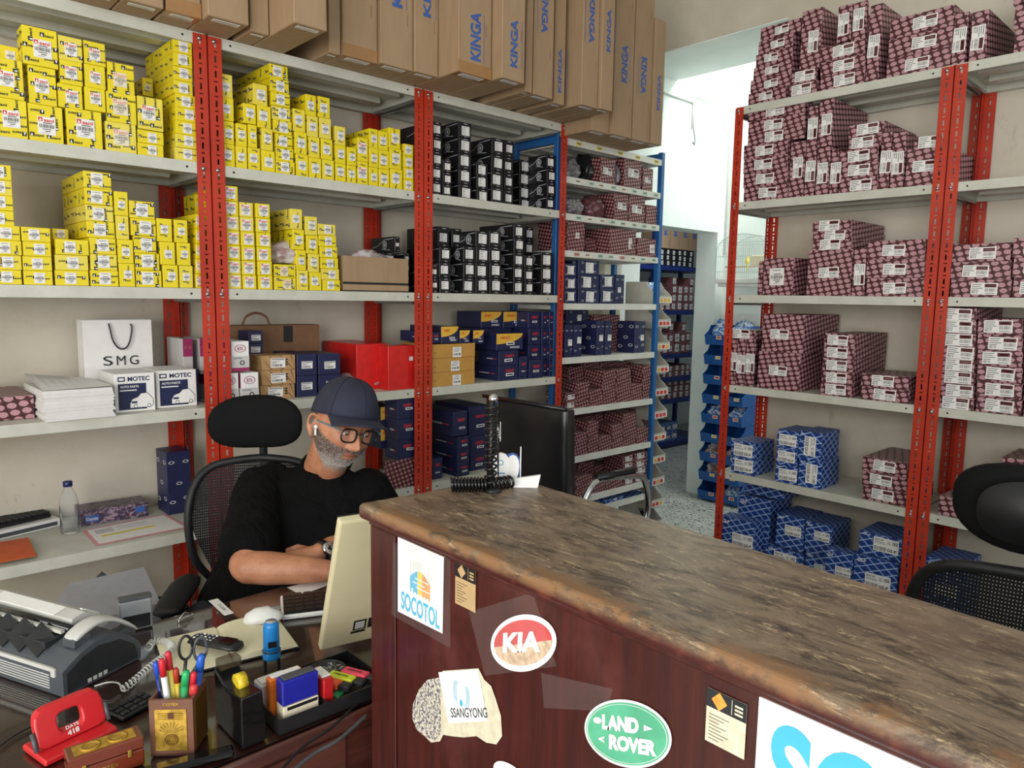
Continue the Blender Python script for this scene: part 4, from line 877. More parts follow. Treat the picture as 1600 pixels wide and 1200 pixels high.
bmesh.ops.recalc_face_normals(bm, faces=list(bm.faces)); bmesh.ops.bevel(bm, geom=[e for e in bm.edges], offset=.010, segments=4, affect='EDGES', profile=.5)
bm.verts.index_update(); b.add([v.co.copy() for v in bm.verts], [tuple(v.index for v in f.verts) for f in bm.faces]); bm.free(); b.build('worktop', MATS['counter_top_wood'], ct)
b = MB(); b.box(.022, .305, CYN+.02, CYE-.018, 0, CT-.031); 
o = b.build('cabinet_body', MATS['counter_panel_wood'], ct)
b = MB(); b.box(.014, .0215, CYN+.02, CYE-.016, CT-.042, CT-.0315, bev=.003); b.build('moulding', MATS['counter_panel_wood'], ct)
for y0, y1 in ((CYE-.10, CYE-.018), (-.10, 0.0)): b = MB(); b.box(.0175, .0215, y0, y1, 0, CT-.043, bev=.001); b.build('stile', MATS['counter_panel_wood'], ct)
b = MB(); b.box(.0185, .0215, 0.0, CYE-.101, .55, .60, bev=.001); b.build('rail', MATS['counter_panel_wood'], ct)
# stickers on the panel (plane x = PX); local frame a = -y, z
PX = CX0+.0205
def SP(u, v): p = at(u, v, 0, PX); return (-p.y, p.z)
SO = Vector((0, 0, 0))
def sticker(name, label, build, mats, lift=.0006):
    b = MB(); b.lift = lift; build(b); o = b.build(name, mats, ct); o.location = (PX-CX0-lift, 0, 0)
    if label: o['label'] = label
    return o
YA, ZA_ = (0, -1, 0), (0, 0, 1)
def on(d=0): return (-d, 0, 0)
mat('sticker_blue', (78, 184, 222), .35, var=.04); mat('sticker_orange', (240, 160, 70), .35, var=.2, vscale=60); mat('sticker_green', (92, 178, 140), .3, var=.12, vscale=20); mat('sticker_red', (204, 84, 84), .3, var=.06); mat('sticker_worn', (206, 178, 150), .5, var=.25, vscale=90)
mat('sticker_tan', (190, 160, 116), .5, var=.05); mat('torn_paper', (214, 206, 180), .7, var=.1, vscale=60); mat('sticker_yellow', (238, 206, 70), .35); mat('sticker_white', (238, 238, 236), .3)  # the last is the stickers' own even white
n = NT('torn_print'); f = n.noise(n.mapping(n.obj(), (1, 1, 1), (.6, 0, 0)), 180, 4, .8); n.col(n.mix(n.ramp(f, .46, .52), srgb(86, 78, 96), srgb(214, 208, 190))); n.set(.6)
def poly(b, pts, m, d=0): b.add([Vector((-d, -a, z)) for a, z in pts], [tuple(range(len(pts)))[::-1]], m)
def soc(b):
    p = [SP(622, 838), SP(694, 870), SP(692, 990), SP(622, 955)]; poly(b, p, 0); a0, a1 = p[0][0], p[1][0]; z0, z1 = p[3][1], p[0][1]; W, H = a1-a0, z1-z0; ca = (a0+a1)/2
    b.text('SOCOTOL', on(.0006), YA, ZA_, ca, z0+H*.19, W*.84, H*.235, 1, .02)
    r = random.Random(3)
    for k in range(13):   # shell emblem: rising bars, blue to orange
        x = a0+W*(.30+k*.034); h = H*(.16+.13*math.sin(math.pi*(k+1)/14)); m = 1 if k < 5 else (3 if k < 8 else 2)
        b.rect(on(.0006), YA, ZA_, x-W*.014, x+W*.012, z0+H*.36+(H*.02*(k % 2)), z0+H*.38+h, m); b.rect(on(.0005), YA, ZA_, x-W*.004, x+W*.002, z0+H*.38+h, z0+H*.80-abs(k-6)*H*.006, 4)
    for (x0, x1, zz) in ((.34, .62, .50), (.42, .74, .45), (.40, .7, .56)): b.rect(on(.0009), YA, ZA_, a0+W*x0, a0+W*x1, z0+H*zz, z0+H*(zz+.013), 0)
    b.rect(on(.0009), YA, ZA_, a0+W*.32, a0+W*.36, z0+H*.3, z0+H*.42, 0)
sticker('sticker', 'white sticker with a blue and orange emblem', soc, [MATS[x] for x in ('sticker_white', 'sticker_blue', 'sticker_orange', 'sticker_yellow', 'print_palegrey')])
def tan_label(b, c, emb):
    p = [SP(*q) for q in c]; a0, a1 = p[0][0], p[1][0]; z0, z1 = p[3][1], p[0][1]; z0 = (p[3][1]+p[2][1])/2; z1 = (p[0][1]+p[1][1])/2; W, H = a1-a0, z1-z0
    b.rect(on(), YA, ZA_, a0, a1, z0, z1, 0); b.rect(on(.0005), YA, ZA_, a0, a1, z1-H*.34, z1, 1); ca = a0+W*.33; cz = z1-H*.17; s = W*.2
    b.add([Vector((-.001, -(ca-s), cz)), Vector((-.001, -ca, cz-s*1.1)), Vector((-.001, -(ca+s), cz)), Vector((-.001, -ca, cz+s*1.1))], [(0, 1, 2, 3)], emb)
    for k in range(3): b.rect(on(.001), YA, ZA_, a0+W*.72, a0+W*.92, cz-H*.1+k*H*.07, cz-H*.06+k*H*.07, 0)
    b.rect(on(.001), YA, ZA_, a0+W*.64, a0+W*.655, z1-H*.3, z1-H*.03, 0)
    for k in range(8): b.rect(on(.0005), YA, ZA_, a0+W*.08, a0+W*(.35+.3*((k*37) % 5)/5), z0+H*(.08+k*.065), z0+H*(.09+k*.065), 1)
sticker('sticker', 'small tan instruction label', lambda b: tan_label(b, [(712, 879), (744, 889), (744, 956), (712, 944)], 0), [MATS['sticker_tan'], MATS['ink_black']])
sticker('sticker', 'grey instruction label with an orange diamond', lambda b: tan_label(b, [(1106, 1072), (1168, 1102), (1166, 1190), (1104, 1155)], 2), [MATS['torn_paper'], MATS['grille'] if 'grille' in MATS else MATS['dark_grille'], MATS['sticker_orange']])
def fr(c, r, t): # sticker frame from three photo points: centre, right end, top end
    C_, R_, T_ = (Vector((-SP(*q)[0], SP(*q)[1])) for q in (c, r, t)); X = R_-C_; Y = T_-C_; return Vector((0, C_[0], C_[1])), Vector((0, X[0], X[1])), Vector((0, Y[0], Y[1]))
def kia(b):
    c, X, Y = fr((816, 1005), (870, 1003), (818, 960)); l = lambda d: c+Vector((-d, 0, 0))
    b.disc(l(0), X, Y, 0, 0, 1, 1, 0, 48); b.disc(l(.0005), X, Y, 0, .02, .88, .80, 1, 48)
    P = [(.88*math.cos(t), .02+.80*math.sin(t)) for t in [math.pi+.12+(math.pi-.12)*i/24 for i in range(25)]]; P[0] = (-.87, -.10); P[-1] = (.87, .08); b.add([l(.0009)+X*x+Y*y for x, y in P], [tuple(range(25))], 2)
    b.text('KIA', l(.0016), X, Y, 0, .05, 1.15, .72, 0, .05)
sticker('sticker', 'oval red and white car maker sticker, lower half faded', kia, [MATS[x] for x in ('sticker_white', 'sticker_red', 'sticker_worn')])
def landr(b):
    c, X, Y = fr((978, 1146), (1050, 1156), (978, 1093)); l = lambda d: c+Vector((-d, 0, 0))
    b.disc(l(0), X, Y, 0, 0, 1, 1, 0, 48); b.disc(l(.0005), X, Y, 0, 0, .95, .92, 1, 48); b.disc(l(.0009), X, Y, 0, 0, .92, .87, 0, 48, .985)
    b.text('LAND', l(.0012), X, Y, -.12, .28, .85, .46, 0, .06); b.text('ROVER', l(.0012), X, Y, .16, -.30, 1.08, .46, 0, .06)
    b.add([l(.0012)+X*.42+Y*.34, l(.0012)+X*.42+Y*.16, l(.0012)+X*.62+Y*.25], [(0, 1, 2)], 0); b.disc(l(.0012), X, Y, -.66, .30, .10, .10, 0, 12); b.text('<', l(.0012), X, Y, -.56, -.26, .14, .2, 0, .05)
sticker('sticker', 'oval green car maker sticker', landr, [MATS[x] for x in ('sticker_white', 'sticker_green')])
def ssang(b):
    out = [(655, 1078), (668, 1062), (690, 1058), (692, 1048), (748, 1044), (757, 1062), (768, 1072), (775, 1092), (783, 1118), (785, 1150), (776, 1163), (760, 1160), (745, 1150), (725, 1152), (705, 1150), (693, 1148), (688, 1158), (674, 1160), (664, 1150), (652, 1140), (645, 1122), (646, 1100)]
    poly(b, [SP(*q) for q in out], 1); left = [(655, 1078), (668, 1062), (688, 1058), (690, 1146), (680, 1157), (664, 1150), (652, 1140), (645, 1122), (646, 1100)]; poly(b, [SP(*q) for q in left], 2, .0005)
    card = [SP(686, 1050), SP(748, 1045), SP(763, 1126), SP(702, 1130)]; poly(b, card, 0, .0009)
    c = SP(722, 1080); s = .0150
    for sg in (-1, 1):
        for k in range(3):
            P = [(c[0]+sg*(s*(.35+.22*k)+s*.55*math.sin(t)), c[1]+s*1.3*math.cos(t)-s*.3) for t in [.35+i*2.3/10 for i in range(11)]]
            for i in range(10): p, q = P[i], P[i+1]; b.add([Vector((-.0013, -p[0], p[1])), Vector((-.0013, -q[0], q[1])), Vector((-.0013, -q[0]-sg*.0012, q[1])), Vector((-.0013, -p[0]-sg*.0012, p[1]))], [(0, 1, 2, 3)], 3)
    b.disc(on(.0013), YA, ZA_, c[0], c[1]-s*1.35, s*.28, s*.4, 3, 10)
    c_, X, Y = fr((733, 1113), (762, 1113), (732, 1104)); b.text('SSANGYONG', c_+Vector((-.0013, 0, 0)), X, Y, 0, 0, 2.0, 1.7, 4, .01)
sticker('sticker', 'torn white car maker sticker over old glue', ssang, [MATS[x] for x in ('sticker_white', 'torn_paper', 'torn_print', 'sticker_blue', 'grey_plastic')])
def soc2(b):
    p0 = SP(1187, 1083); a0 = p0[0]; a1 = a0+.52; z1 = p0[1]; z0 = z1-.27; b.rect(on(), YA, ZA_, a0, a1, z0, z1, 0)
    q = SP(1195, 1130); q2 = SP(1250, 1205); b.text('SOCOTOL', on(.0006), YA, ZA_, a0+.262, z1-.078, .49, .115, 1, .03)
sticker('sticker', 'large white sticker with blue lettering', soc2, [MATS['sticker_white'], MATS['sticker_blue']])
c0 = SP(790, 1197)
sticker('sticker', 'white oval sticker low on the panel', lambda b: b.disc(on(), YA, ZA_, SP(805, 1205)[0], SP(805, 1205)[1]-.02, .05, .027, 0, 40), [MATS['sticker_white']])
n = NT('clear_tape'); n.col((.8, .78, .75)); n.set(.12, alpha=.045); 
for c in ([(735, 955), (835, 925), (872, 1040), (760, 1055)], [(616, 848), (706, 850), (706, 1012), (614, 960)], [(848, 1050), (960, 1075), (950, 1110), (852, 1105)]):
    q = [SP(*x) for x in c]; b = MB(); poly(b, q, 0); o = b.build('clear_tape', MATS['clear_tape'], ct); o.location = (PX-CX0-.0032, 0, 0)

# things on the counter
def coil(p0, p1, r, turns, rad, b, m=0, n_=10, sag=0, r1=None):
    p0, p1 = Vector(p0), Vector(p1); ax = (p1-p0); L = ax.length; ax.normalize(); a = ax.orthogonal().normalized(); c = ax.cross(a); N = int(turns*12); P = []
    for i in range(N+1):
        t = i/N; q = 2*math.pi*turns*t; rr = r if r1 is None else r+(r1-r)*t
        P.append(p0+ax*L*t+Vector((0, 0, -sag*math.sin(math.pi*t)))+(a*math.cos(q)+c*math.sin(q))*rr)
    b.tube(P, rad, m, 6); return P
base = at(770, 768, 2, CT)
t = thing('counter_pen', 'black coiled cord pen set standing at the far end of the counter', 'pen', (base.x, base.y, CT))
b = MB(); top = atd(774, 626, (Vector((base.x, base.y, 1.3))-Vector((0, 0, CZ))).dot(FW)); L_ = Vector((base.x, base.y, CT)); tp = Vector((.004, .0, (top.z-CT)))
b.tube([(-.006, .0, 0), (-.006, 0, tp.z-.002)], .0045); b.lathe([(.018, 0), (.018, .004), (.008, .01), (0, .01)]); b.build('stem', MATS['black_plastic'], t)
b = MB(); coil((-.006, 0, .015), (-.006, 0, tp.z-.005), .0112, 12, .0025, b); b.build('coiled_cord', MATS['black_gloss'], t)
b = MB(); b.lathe([(0, -.008), (.009, -.004), (.010, .002), (.006, .009), (0, .011)], 0, 14, Matrix.Translation((-.002, 0, tp.z+.004))); b.build('cap', MATS['chrome'], t)
b = MB(); e0 = at(705, 757, 2, CT+.015)-L_; e1 = at(762, 757, 2, CT+.015)-L_; coil(e0, e1, .0125, 11, .0029, b); e2 = at(800, 752, 2, CT+.012)-L_; coil(e1+Vector((.0, -.004, 0)), e2, .0115, 6, .0028, b); b.build('coiled_cord', MATS['black_gloss'], t)
pb = at(779, 708, 0, base.x+.012); pt = at(773, 631, 0, base.x+.012); P0 = Vector((base.x+.012, pb.y, pb.z)); P1 = pt
t = thing('pen', 'slim black pen with blue ball end leaning on the coiled cord', 'pen', P0); d_ = P1-P0
b = MB(); b.tube([(0, 0, -.05), d_*.2, d_*.9], [.0012, .0028, .0036], 0, 10); b.build('barrel', MATS['black_plastic'], t)
b = MB(); b.lathe([(0, -.007), (.0065, -.003), (.0065, .003), (0, .007)], 0, 14, Matrix.Translation(d_)); b.build('ball', mat('pen_blue', (40, 92, 170), .3), t)
b = MB(); b.rect((0, -.0045, d_.z*.45), (0, 0, -1), (1, 0, 0), -.02, .02, -.001, .001); b.text('MEYLE', (-.0035, -.003, d_.z*.45), (.3, 0, -1), (.7, -.7, 0), 0, 0, .03, .004, 0); b.build('printed_name', MATS['paper_white'], t)
for k, (u, v) in enumerate(((782, 735), (799, 732))):
    ps = at(u, 752, 2, CT+.006); t = thing('shaped_sign', ('white teardrop tag with blue emblem leaning on the coiled cord', 'blue and white teardrop tag behind the white tag')[k], 'tag', (ps.x, ps.y, CT), -.75-.3*k, 'teardrop tags in the coiled cord')
    prof = [(0, 0), (.010, .006), (.017, .022), (.0195, .040), (.017, .054), (.010, .063), (0, .066), (-.010, .062), (-.015, .054), (-.0165, .038), (-.013, .018), (-.008, .004)]
    b = MB(); b.prism([(x, z+.001) for x, z in prof], XX, ZZ, (0, 1, 0), (0, 0, 0), .006, 0); b.build('plate', MATS['white_plastic'] if k == 0 else mat('tag_blue', (38, 84, 156), .3), t)
    b = MB()
    if k == 0: b.disc((0, -.0006, 0), XX, ZZ, .0, .046, .006, .006, 0, 18, .7); line_ = b.rect((0, -.0006, 0), XX, ZZ, -.008, .009, .022, .025, 0)
    else: b.prism([(x*.72+.003, z*.9+.004) for x, z in prof], XX, ZZ, (0, 1, 0), (0, -.0012, 0), .001, 1)
    b.build('emblem', [mat('emblem_blue', (96, 160, 190), .4), MATS['white_plastic']], t)
p = at(775, 752, 2, CT); 
pl0 = at(815, 748, 2, CT-.06)
# white card holder on a short bracket of the counter's far edge
A = atd(790, 772, 1.66); t = thing('card_holder', 'white plastic card holder standing at the far back corner of the counter', 'holder', at(822, 762, 2, CT), -.75)
b = MB(); b.add([(-.030, 0, 0), (.024, 0, 0), (.030, .012, .024), (-.032, .012, .014), (-.030, .008, 0), (.024, .008, 0), (.030, .020, .024), (-.032, .020, .014)], [(0, 1, 2, 3), (7, 6, 5, 4), (0, 4, 5, 1), (1, 5, 6, 2), (2, 6, 7, 3), (3, 7, 4, 0)]); fixn(b.build('holder_body', MATS['white_plastic'], t))
b = MB(); b.tube([(-.012, .02, .0), (-.012, .02, .082)], .0014, 0, 6); b.build('upright', MATS['white_plastic'], t)

# ------------------------------------------------------------------ things on the lower shelves of the left bay
ZS4, ZS5 = ZA[3]+.001, ZA[4]+.001
# paper shopping bag
t = thing('paper_bag', 'white paper shopping bag with black rope handle behind the two white auto parts boxes', 'bag', (0, 0, 0), 0)
yb = YF+.27; a = at_uz(134, ZS4+.05, 1, yb); c = at_uz(241, ZS4+.05, 1, yb); zt = at(185, 500, 1, yb).z; W = c.x-a.x; xm = (a.x+c.x)/2; H_ = zt-ZS4; t.location = (xm, yb, ZS4)
b = MB(); dpt = .085
b.add([(-W/2, 0, 0), (W/2, 0, 0), (W/2, .004, H_), (-W/2, .004, H_), (-W/2, dpt, 0), (W/2, dpt, 0), (W/2, dpt-.004, H_), (-W/2, dpt-.004, H_), (-W/2+.006, dpt/2, 0), (-W/2+.006, dpt/2, H_), (W/2-.006, dpt/2, 0), (W/2-.006, dpt/2, H_)],
      [(0, 1, 2, 3), (5, 4, 7, 6), (0, 3, 9, 8), (8, 9, 7, 4), (1, 10, 11, 2), (10, 5, 6, 11), (0, 4, 5, 1)])
o = b.build('bag_body', MATS['paper_white'], t); md = o.modifiers.new('s', 'SOLIDIFY'); md.thickness = .0006
b = MB(); k_ = W/.46
P = [(-.065*k_+.025, -.003, H_*.93), (-.06*k_+.025, -.006, H_*.8), (-.045*k_+.025, -.008, H_*.62), (-.012*k_+.02, -.009, H_*.51), (.022*k_+.02, -.009, H_*.5), (.05*k_+.02, -.008, H_*.6), (.066*k_+.02, -.006, H_*.8), (.066*k_+.018, -.003, H_*.93)]
def smooth_path(P, n=6):
    P = [Vector(p) for p in P]; out = []
    for i in range(len(P)-1):
        p0, p1, p2, p3 = P[max(0, i-1)], P[i], P[i+1], P[min(len(P)-1, i+2)]
        for k in range(n):
            s = k/n; out.append(.5*((2*p1)+(p2-p0)*s+(2*p0-5*p1+4*p2-p3)*s*s+(3*p1-3*p2+p3-p0)*s**3))
    out.append(P[-1]); return out
hz = lambda v: at(195, v, 1, yb).z-ZS4
P = [(at_uz(u, hz(v)+ZS4, 1, yb).x-xm, yo, hz(v)) for u, v, yo in ((169, 505, -.004), (171, 513, -.006), (175, 530, -.008), (182, 541, -.009), (190, 545, -.009), (198, 541, -.009), (203, 528, -.008), (205, 512, -.006), (203, 506, -.004))]
b.tube(smooth_path(P), .0028); b.build('rope_handle', MATS['black_plastic'], t)
b = MB()
zs_ = at(190, 563, 1, yb).z-ZS4
for ch, cx in (('S', -.17), ('M', 0.02), ('G', .21)): b.text(ch, (0, -.003, 0), XX, ZZ, cx*W, zs_, W*.13, .034, 0, .0)
b.build('printed_name', MATS['ink_black'], t)
# auto parts boxes
def box_px(style, uL, uR, vT, vB, z, label, ax=1, d=.2, name='carton', lab=(), cat='carton', group=None):
    uc = (uL+uR)/2; P = at(uc, vB, 2, z); y = P[ax]; a = at_uz(uL, z+.05, ax, y); c = at_uz(uR, z+.05, ax, y); zt = at(uc, vT, ax, y).z; cc = (a+c)/2; cc.z = z
    dd = min(d, (YW-.01 if ax == 1 else XW-.01)-y)
    return carton(style, ax, cc, (c-a).length, dd, zt-z, label, cat, group, lab, 1, None, name)
box_px('motec', 179, 243, 583, 643, ZS4, 'white auto parts box with car drawing, next to the paper stack', d=.19, name='white_carton')
box_px('motec', 244, 308, 578, 636, ZS4, 'white auto parts box with car drawing, next to the red posts', d=.19, name='white_carton')
box_px('print_navy', 296, 312, 577, 628, ZS4, 'plain blue carton between the white auto parts box and red posts', d=.28, name='navy_carton')
box_px('paper_white', 104, 129, 573, 586, ZS4+.0, 'tiny white box with red label behind the paper stack', d=.05, name='white_carton')
box_px('maroon', -14, 54, 619, 656, ZS4, 'maroon carton at the left edge beside the paper stack', d=.3, name='maroon_carton')
# paper stack
pa = at(70, 660, 2, ZS4); pc = at(180, 650, 2, ZS4); W = (pc-pa).xy.length; ang = math.atan2(pc.y-pa.y, pc.x-pa.x); HH = at(125, 608, 1, pa.y).z-ZS4
t = thing('paper_stack', 'tall stack of white printed forms on the shelf beside the paper bag', 'paper', (pa.x, pa.y, ZS4), ang)
for k in range(9):
    r = random.Random(k); z0 = HH*k/9; b = MB(); dx, dy = r.uniform(-.004, .004), r.uniform(-.004, .004)
    for j in range(3): q = z0+HH/27*j; b.box(dx+j*.001, W+dx-j*.001, dy, .28+dy, q, q+HH/27-.0006)
    b.build('ream', MATS['paper_white'], t)
b = MB(); N = 8
for i in range(N):
    x0, x1 = W*i/N, W*(i+1)/N; f = lambda x: HH+.004+.05*max(0, (x/W-.0))**0*(1-(x/W))*.55
    b.add([(x0, 0, f(x0)-.03*(1-x0/W)), (x1, 0, f(x1)-.03*(1-x1/W)), (x1, .29, f(x1)), (x0, .29, f(x0))], [(0, 1, 2, 3)])
for k in range(5): b.add([(W*.12, .24-k*.012, HH+.029-k*.001), (W*.6, .24-k*.012, HH+.019-k*.001), (W*.6, .2385-k*.012, HH+.0187-k*.001), (W*.12, .2385-k*.012, HH+.0288-k*.001)], [(0, 1, 2, 3)], 1)
o = b.build('top_sheet', [MATS['paper_white'], MATS['ink_grey']], t)
# lowest shelf: bottle, tissue box, calculator, folders, sheet
p = at(110, 832, 2, ZS5); t = thing('water_bottle', 'clear plastic water bottle with dark blue cap on the grey shelf', 'bottle', (p.x, p.y, ZS5)); hb = (at(104, 752, 1, p.y).z-ZS5)
R = .0335*(hb/.24)*1.02; R = (at(124, 800, 1, p.y)-at(94, 800, 1, p.y)).length/2
n = NT('clear_plastic'); n.col((.93, .95, .96)); n.set(.06, trans=.96, ior=1.12)
b = MB(); b.lathe([(R*.8, 0), (R, .006), (R, hb*.2), (R*.97, hb*.22), (R, hb*.24), (R, hb*.6), (R*.85, hb*.72), (R*.5, hb*.84), (R*.42, hb*.88), (R*.42, hb*.93), (R*.36, hb*.93), (R*.36, hb*.87), (R*.8, hb*.71), (R*.94, hb*.6), (R*.94, .01), (0, .008)], 0, 28); b.build('bottle_body', MATS['clear_plastic'], t)
b = MB(); b.lathe([(R*.47, hb*.9), (R*.5, hb*.905), (R*.5, hb*.99), (R*.45, hb), (0, hb)], 0, 24); b.build('cap', mat('cap_blue', (28, 40, 92), .35), t)
p0 = at(127, 823, 2, ZS5); p1 = at(232, 806, 2, ZS5); ang = math.atan2(p1.y-p0.y, p1.x-p0.x); W = (p1-p0).length
n = NT('tissue_print'); f = n.noise(n.mapping(n.obj(), (1, 1, 1.5)), 45, 5, .7, 1.5); n.col(n.mix(n.ramp(f, .48, .58), srgb(58, 44, 70), srgb(150, 128, 140))); n.set(.4)
t = thing('tissue_box', 'dark purple floral tissue box lying beside the water bottle', 'tissue box', (p0.x, p0.y, ZS5), ang)
b = MB(); b.box(0, W, 0, .115, 0, .055, bev=.0015); b.build('box_body', MATS['tissue_print'], t)
b = MB(); b.box(W*.06, W*.26, -.0012, 0, .012, .036); b.text('Kleenex', (0, -.0016, 0), XX, ZZ, W*.16, .024, W*.17, .014, 1); b.box(W*.80, W*.95, -.0012, 0, .02, .042); b.build('printed_name', [mat('tissue_blue', (52, 92, 160), .4), MATS['paper_white']], t)
b = MB(); b.disc((0, 0, .0556), XX, (0, 1, 0), W*.5, .058, W*.3, .02, 0, 24); b.build('opening', MATS['ink_grey'], t)
# red-bordered sheet
Q = [at(u, v, 2, ZS5+.001) for u, v in ((129, 829), (150, 853), (297, 824), (258, 803))]; cen = sum(Q, Vector())/4
t = thing('printed_sheet', 'white form with pink border and yellow highlighted row on the shelf', 'paper', cen)
b = MB(); L = [q-cen for q in Q]; up_ = Vector((0, 0, .0006)); b.add([p for p in L]+[p+up_ for p in L], [(0, 1, 2, 3), (7, 6, 5, 4), (0, 4, 5, 1), (1, 5, 6, 2), (2, 6, 7, 3), (3, 7, 4, 0)], 0)
def bl(s, t_): return (L[0]*(1-s)+L[3]*s)*(1-t_)+(L[1]*(1-s)+L[2]*s)*t_
for (s0, s1, t0, t1, m_, dz) in ((.04, .96, .06, .94, 1, .0009), (.12, .72, .50, .60, 2, .0012), (.1, .3, .15, .4, 3, .0011), (.34, .7, .2, .24, 3, .0011), (.34, .7, .32, .36, 3, .0011)):
    b.add([bl(s0, t0)+Vector((0, 0, dz)), bl(s0, t1)+Vector((0, 0, dz)), bl(s1, t1)+Vector((0, 0, dz)), bl(s1, t0)+Vector((0, 0, dz))], [(0, 1, 2, 3)], m_)
b.build('sheet', [mat('sheet_pink', (214, 148, 152), .6), MATS['paper_white'], mat('highlight', (222, 206, 92), .6), MATS['print_palegrey']], t)
# keyboard on a white box, folders
kb0 = at(-20, 845, 2, ZS5+.035); t = thing('white_case', 'white flat case with dark stripe under the black keyboard', 'case', (0, 0, 0)); 
A = at(-30, 852, 2, ZS5); B_ = at(96, 822, 2, ZS5); ang = math.atan2(B_.y-A.y, B_.x-A.x); W = (B_-A).xy.length; t.location = (A.x, A.y, ZS5); t.rotation_euler = (0, 0, ang)
b = MB(); b.box(0, W, 0, .16, 0, .032, bev=.004); b.box(W*.2, W*.95, -.0008, 0, .008, .022, 1); b.build('case_body', [MATS['white_plastic'], MATS['grey_plastic']], t)
t = thing('keyboard', 'black keyboard lying on the white case at the left edge', 'keyboard', (A.x+.0, A.y+.03, ZS5+.033), ang)
b = MB(); b.box(0, W*.9, 0, .13, 0, .014, bev=.003); b.build('base', MATS['black_plastic'], t)
for i in range(5):
    b = MB()
    for j in range(11): b.box(.01+j*(W*.87)/11, .01+j*(W*.87)/11+W*.066, .01+i*.024, .01+i*.024+.019, .014, .020)
    o = b.build('key_row', MATS['dark_grille'], t)
for k, (c_, ofs) in enumerate((('folder_teal', (150, 190, 176)), ('folder_green', (188, 206, 110)), ('folder_orange', (206, 104, 48)), ('folder_brown', (176, 140, 106)), ('folder_rust', (198, 84, 34)))):
    mat(c_, ofs, .6); z = ZS5+.003*k+.0005; A = at(-60, 893-4*k*0, 2, z); 
    corner = at(60, 869, 2, z); r_ = random.Random(k)
    b = MB(); b.box(-.31, 0, 0, .22, 0, .0026); o = b.build('paper_folder', MATS[c_], None, (corner.x-.002*k*(k % 2)-.001*k, corner.y+.004, z), (0, 0, -.05+.02*r_.uniform(-1, 1)))
    tag(o, '%s paper folder, %s from bottom of the pile at the left edge' % (('teal', 'green', 'orange', 'tan', 'rust red')[k], ORD[k+1]), 'folder', 'folders piled on the shelf')
# dark/white patterned carton standing by the post
o = box_px('navy_link', 262, 300, 705, 802, ZS5, 'tall dark carton with white angular print standing by the red posts', d=.12, name='navy_carton')
# second bay, shelf 4 extras: document box with handle, bag
yb = YF+.27; a = at_uz(352, ZS4+.1, 1, yb); c = at_uz(500, ZS4+.1, 1, yb); zt = at(430, 508, 1, yb).z
t = thing('carrying_box', 'large flat brown box with carrying handle and black square at the back', 'box', ((a.x+c.x)/2, yb, ZS4)); W = c.x-a.x; H_ = zt-ZS4
b = MB(); b.box(-W/2, W/2, 0, .09, 0, H_, bev=.003); b.box(W*.10, W*.2, -.001, 0, H_*.74, H_-.004, 1); b.build('box_body', [mat('brown_box', (128, 92, 62), .6), MATS['black_plastic']], t)
b = MB(); b.tube(smooth_path([(-W*.28, .04, H_), (-W*.24, .04, H_+.035), (-W*.14, .04, H_+.05), (-W*.04, .04, H_+.035), (W*.0, .04, H_)]), .005); b.build('handle', MATS['brown_box'], t)
p = at(585, 607, 2, ZS4); bag((p.x, p.y+.07, ZS4), .30, .15, .075, 'bag_clear', 'clear plastic bag of parts beside the red cartons, above the cap', 12)
p = at(450, 412, 1, YF+.08); bag((p.x+.01, YF+.10, p.z+.0), .19, .14, .085, 'bag_clear', 'clear plastic bag with red parts lying on the yellow cartons', 14)
# open brown box on middle shelf
a = at_uz(536, ZA[2]+.05, 1, YF+.02); c = at_uz(638, ZA[2]+.05, 1, YF+.02); zt = at(587, 402, 1, YF+.02).z
t = thing('open_box', 'open brown cardboard box with black stripe on the middle shelf', 'box', ((a.x+c.x)/2, YF+.02, ZA[2]+.001)); W = c.x-a.x; H_ = zt-ZA[2]-.001; D_ = .135
b = MB()
for (x0, x1, y0, y1) in ((-W/2, W/2, 0, .004), (-W/2, W/2, D_-.004, D_), (-W/2, -W/2+.004, .004, D_-.004), (W/2-.004, W/2, .004, D_-.004)): b.box(x0, x1, y0, y1, 0, H_)
b.box(-W/2, W/2, 0, D_, 0, .004); b.box(-W/2, W/2, -.0008, 0, H_*.2, H_*.265, 1); b.build('box_body', [MATS['kraft_carton'], MATS['ink_black']], t)
bag(((a.x+c.x)/2, YF+.02+D_/2, ZA[2]+.006), W*.86, D_*.8, H_*1.12, 'bag_clear', 'clear wrapping poking out of the open brown box', 16)
# grey papers and boards below the left shelf, on the bottom tray
zt_ = .251
def board(pts, label, m, cat='board', name='cardboard_sheet', th=.004):
    c = sum(pts, Vector())/len(pts); nrm = (pts[1]-pts[0]).cross(pts[2]-pts[0]).normalized()*th; t_ = MB(); n_ = len(pts)
    t_.add([p-c for p in pts]+[p-c+nrm for p in pts], [tuple(range(n_)), tuple(range(2*n_-1, n_-1, -1))]+[(i, (i+1) % n_, (i+1) % n_+n_, i+n_) for i in range(n_)], 0)
    o = t_.build(name, m, None, c); tag(o, label, cat); return o
t = thing('parts_box', 'pale grey open carton standing behind the fax machine', 'carton', (0, 0, 0))
A = at(128, 945, 2, .60); b = MB(); A = at(178, 962, 2, .60); x0, y0 = A.x-.13, A.y; t.location = (x0, y0, 0)
mat('grey_card', (150, 148, 152), .7, var=.04)
b.box(0, .26, 0, .20, .26, .60, bev=.002); b.build('box_body', MATS['grey_card'], t)
b = MB(); b.add([(0, 0, .602), (.26, 0, .602), (.27, .19, .66), (.06, .20, .655), (-.01, .1, .63)], [(0, 1, 2, 3, 4)], 0); o = b.build('flap', MATS['grey_card'], t); md = o.modifiers.new('s', 'SOLIDIFY'); md.thickness = .003
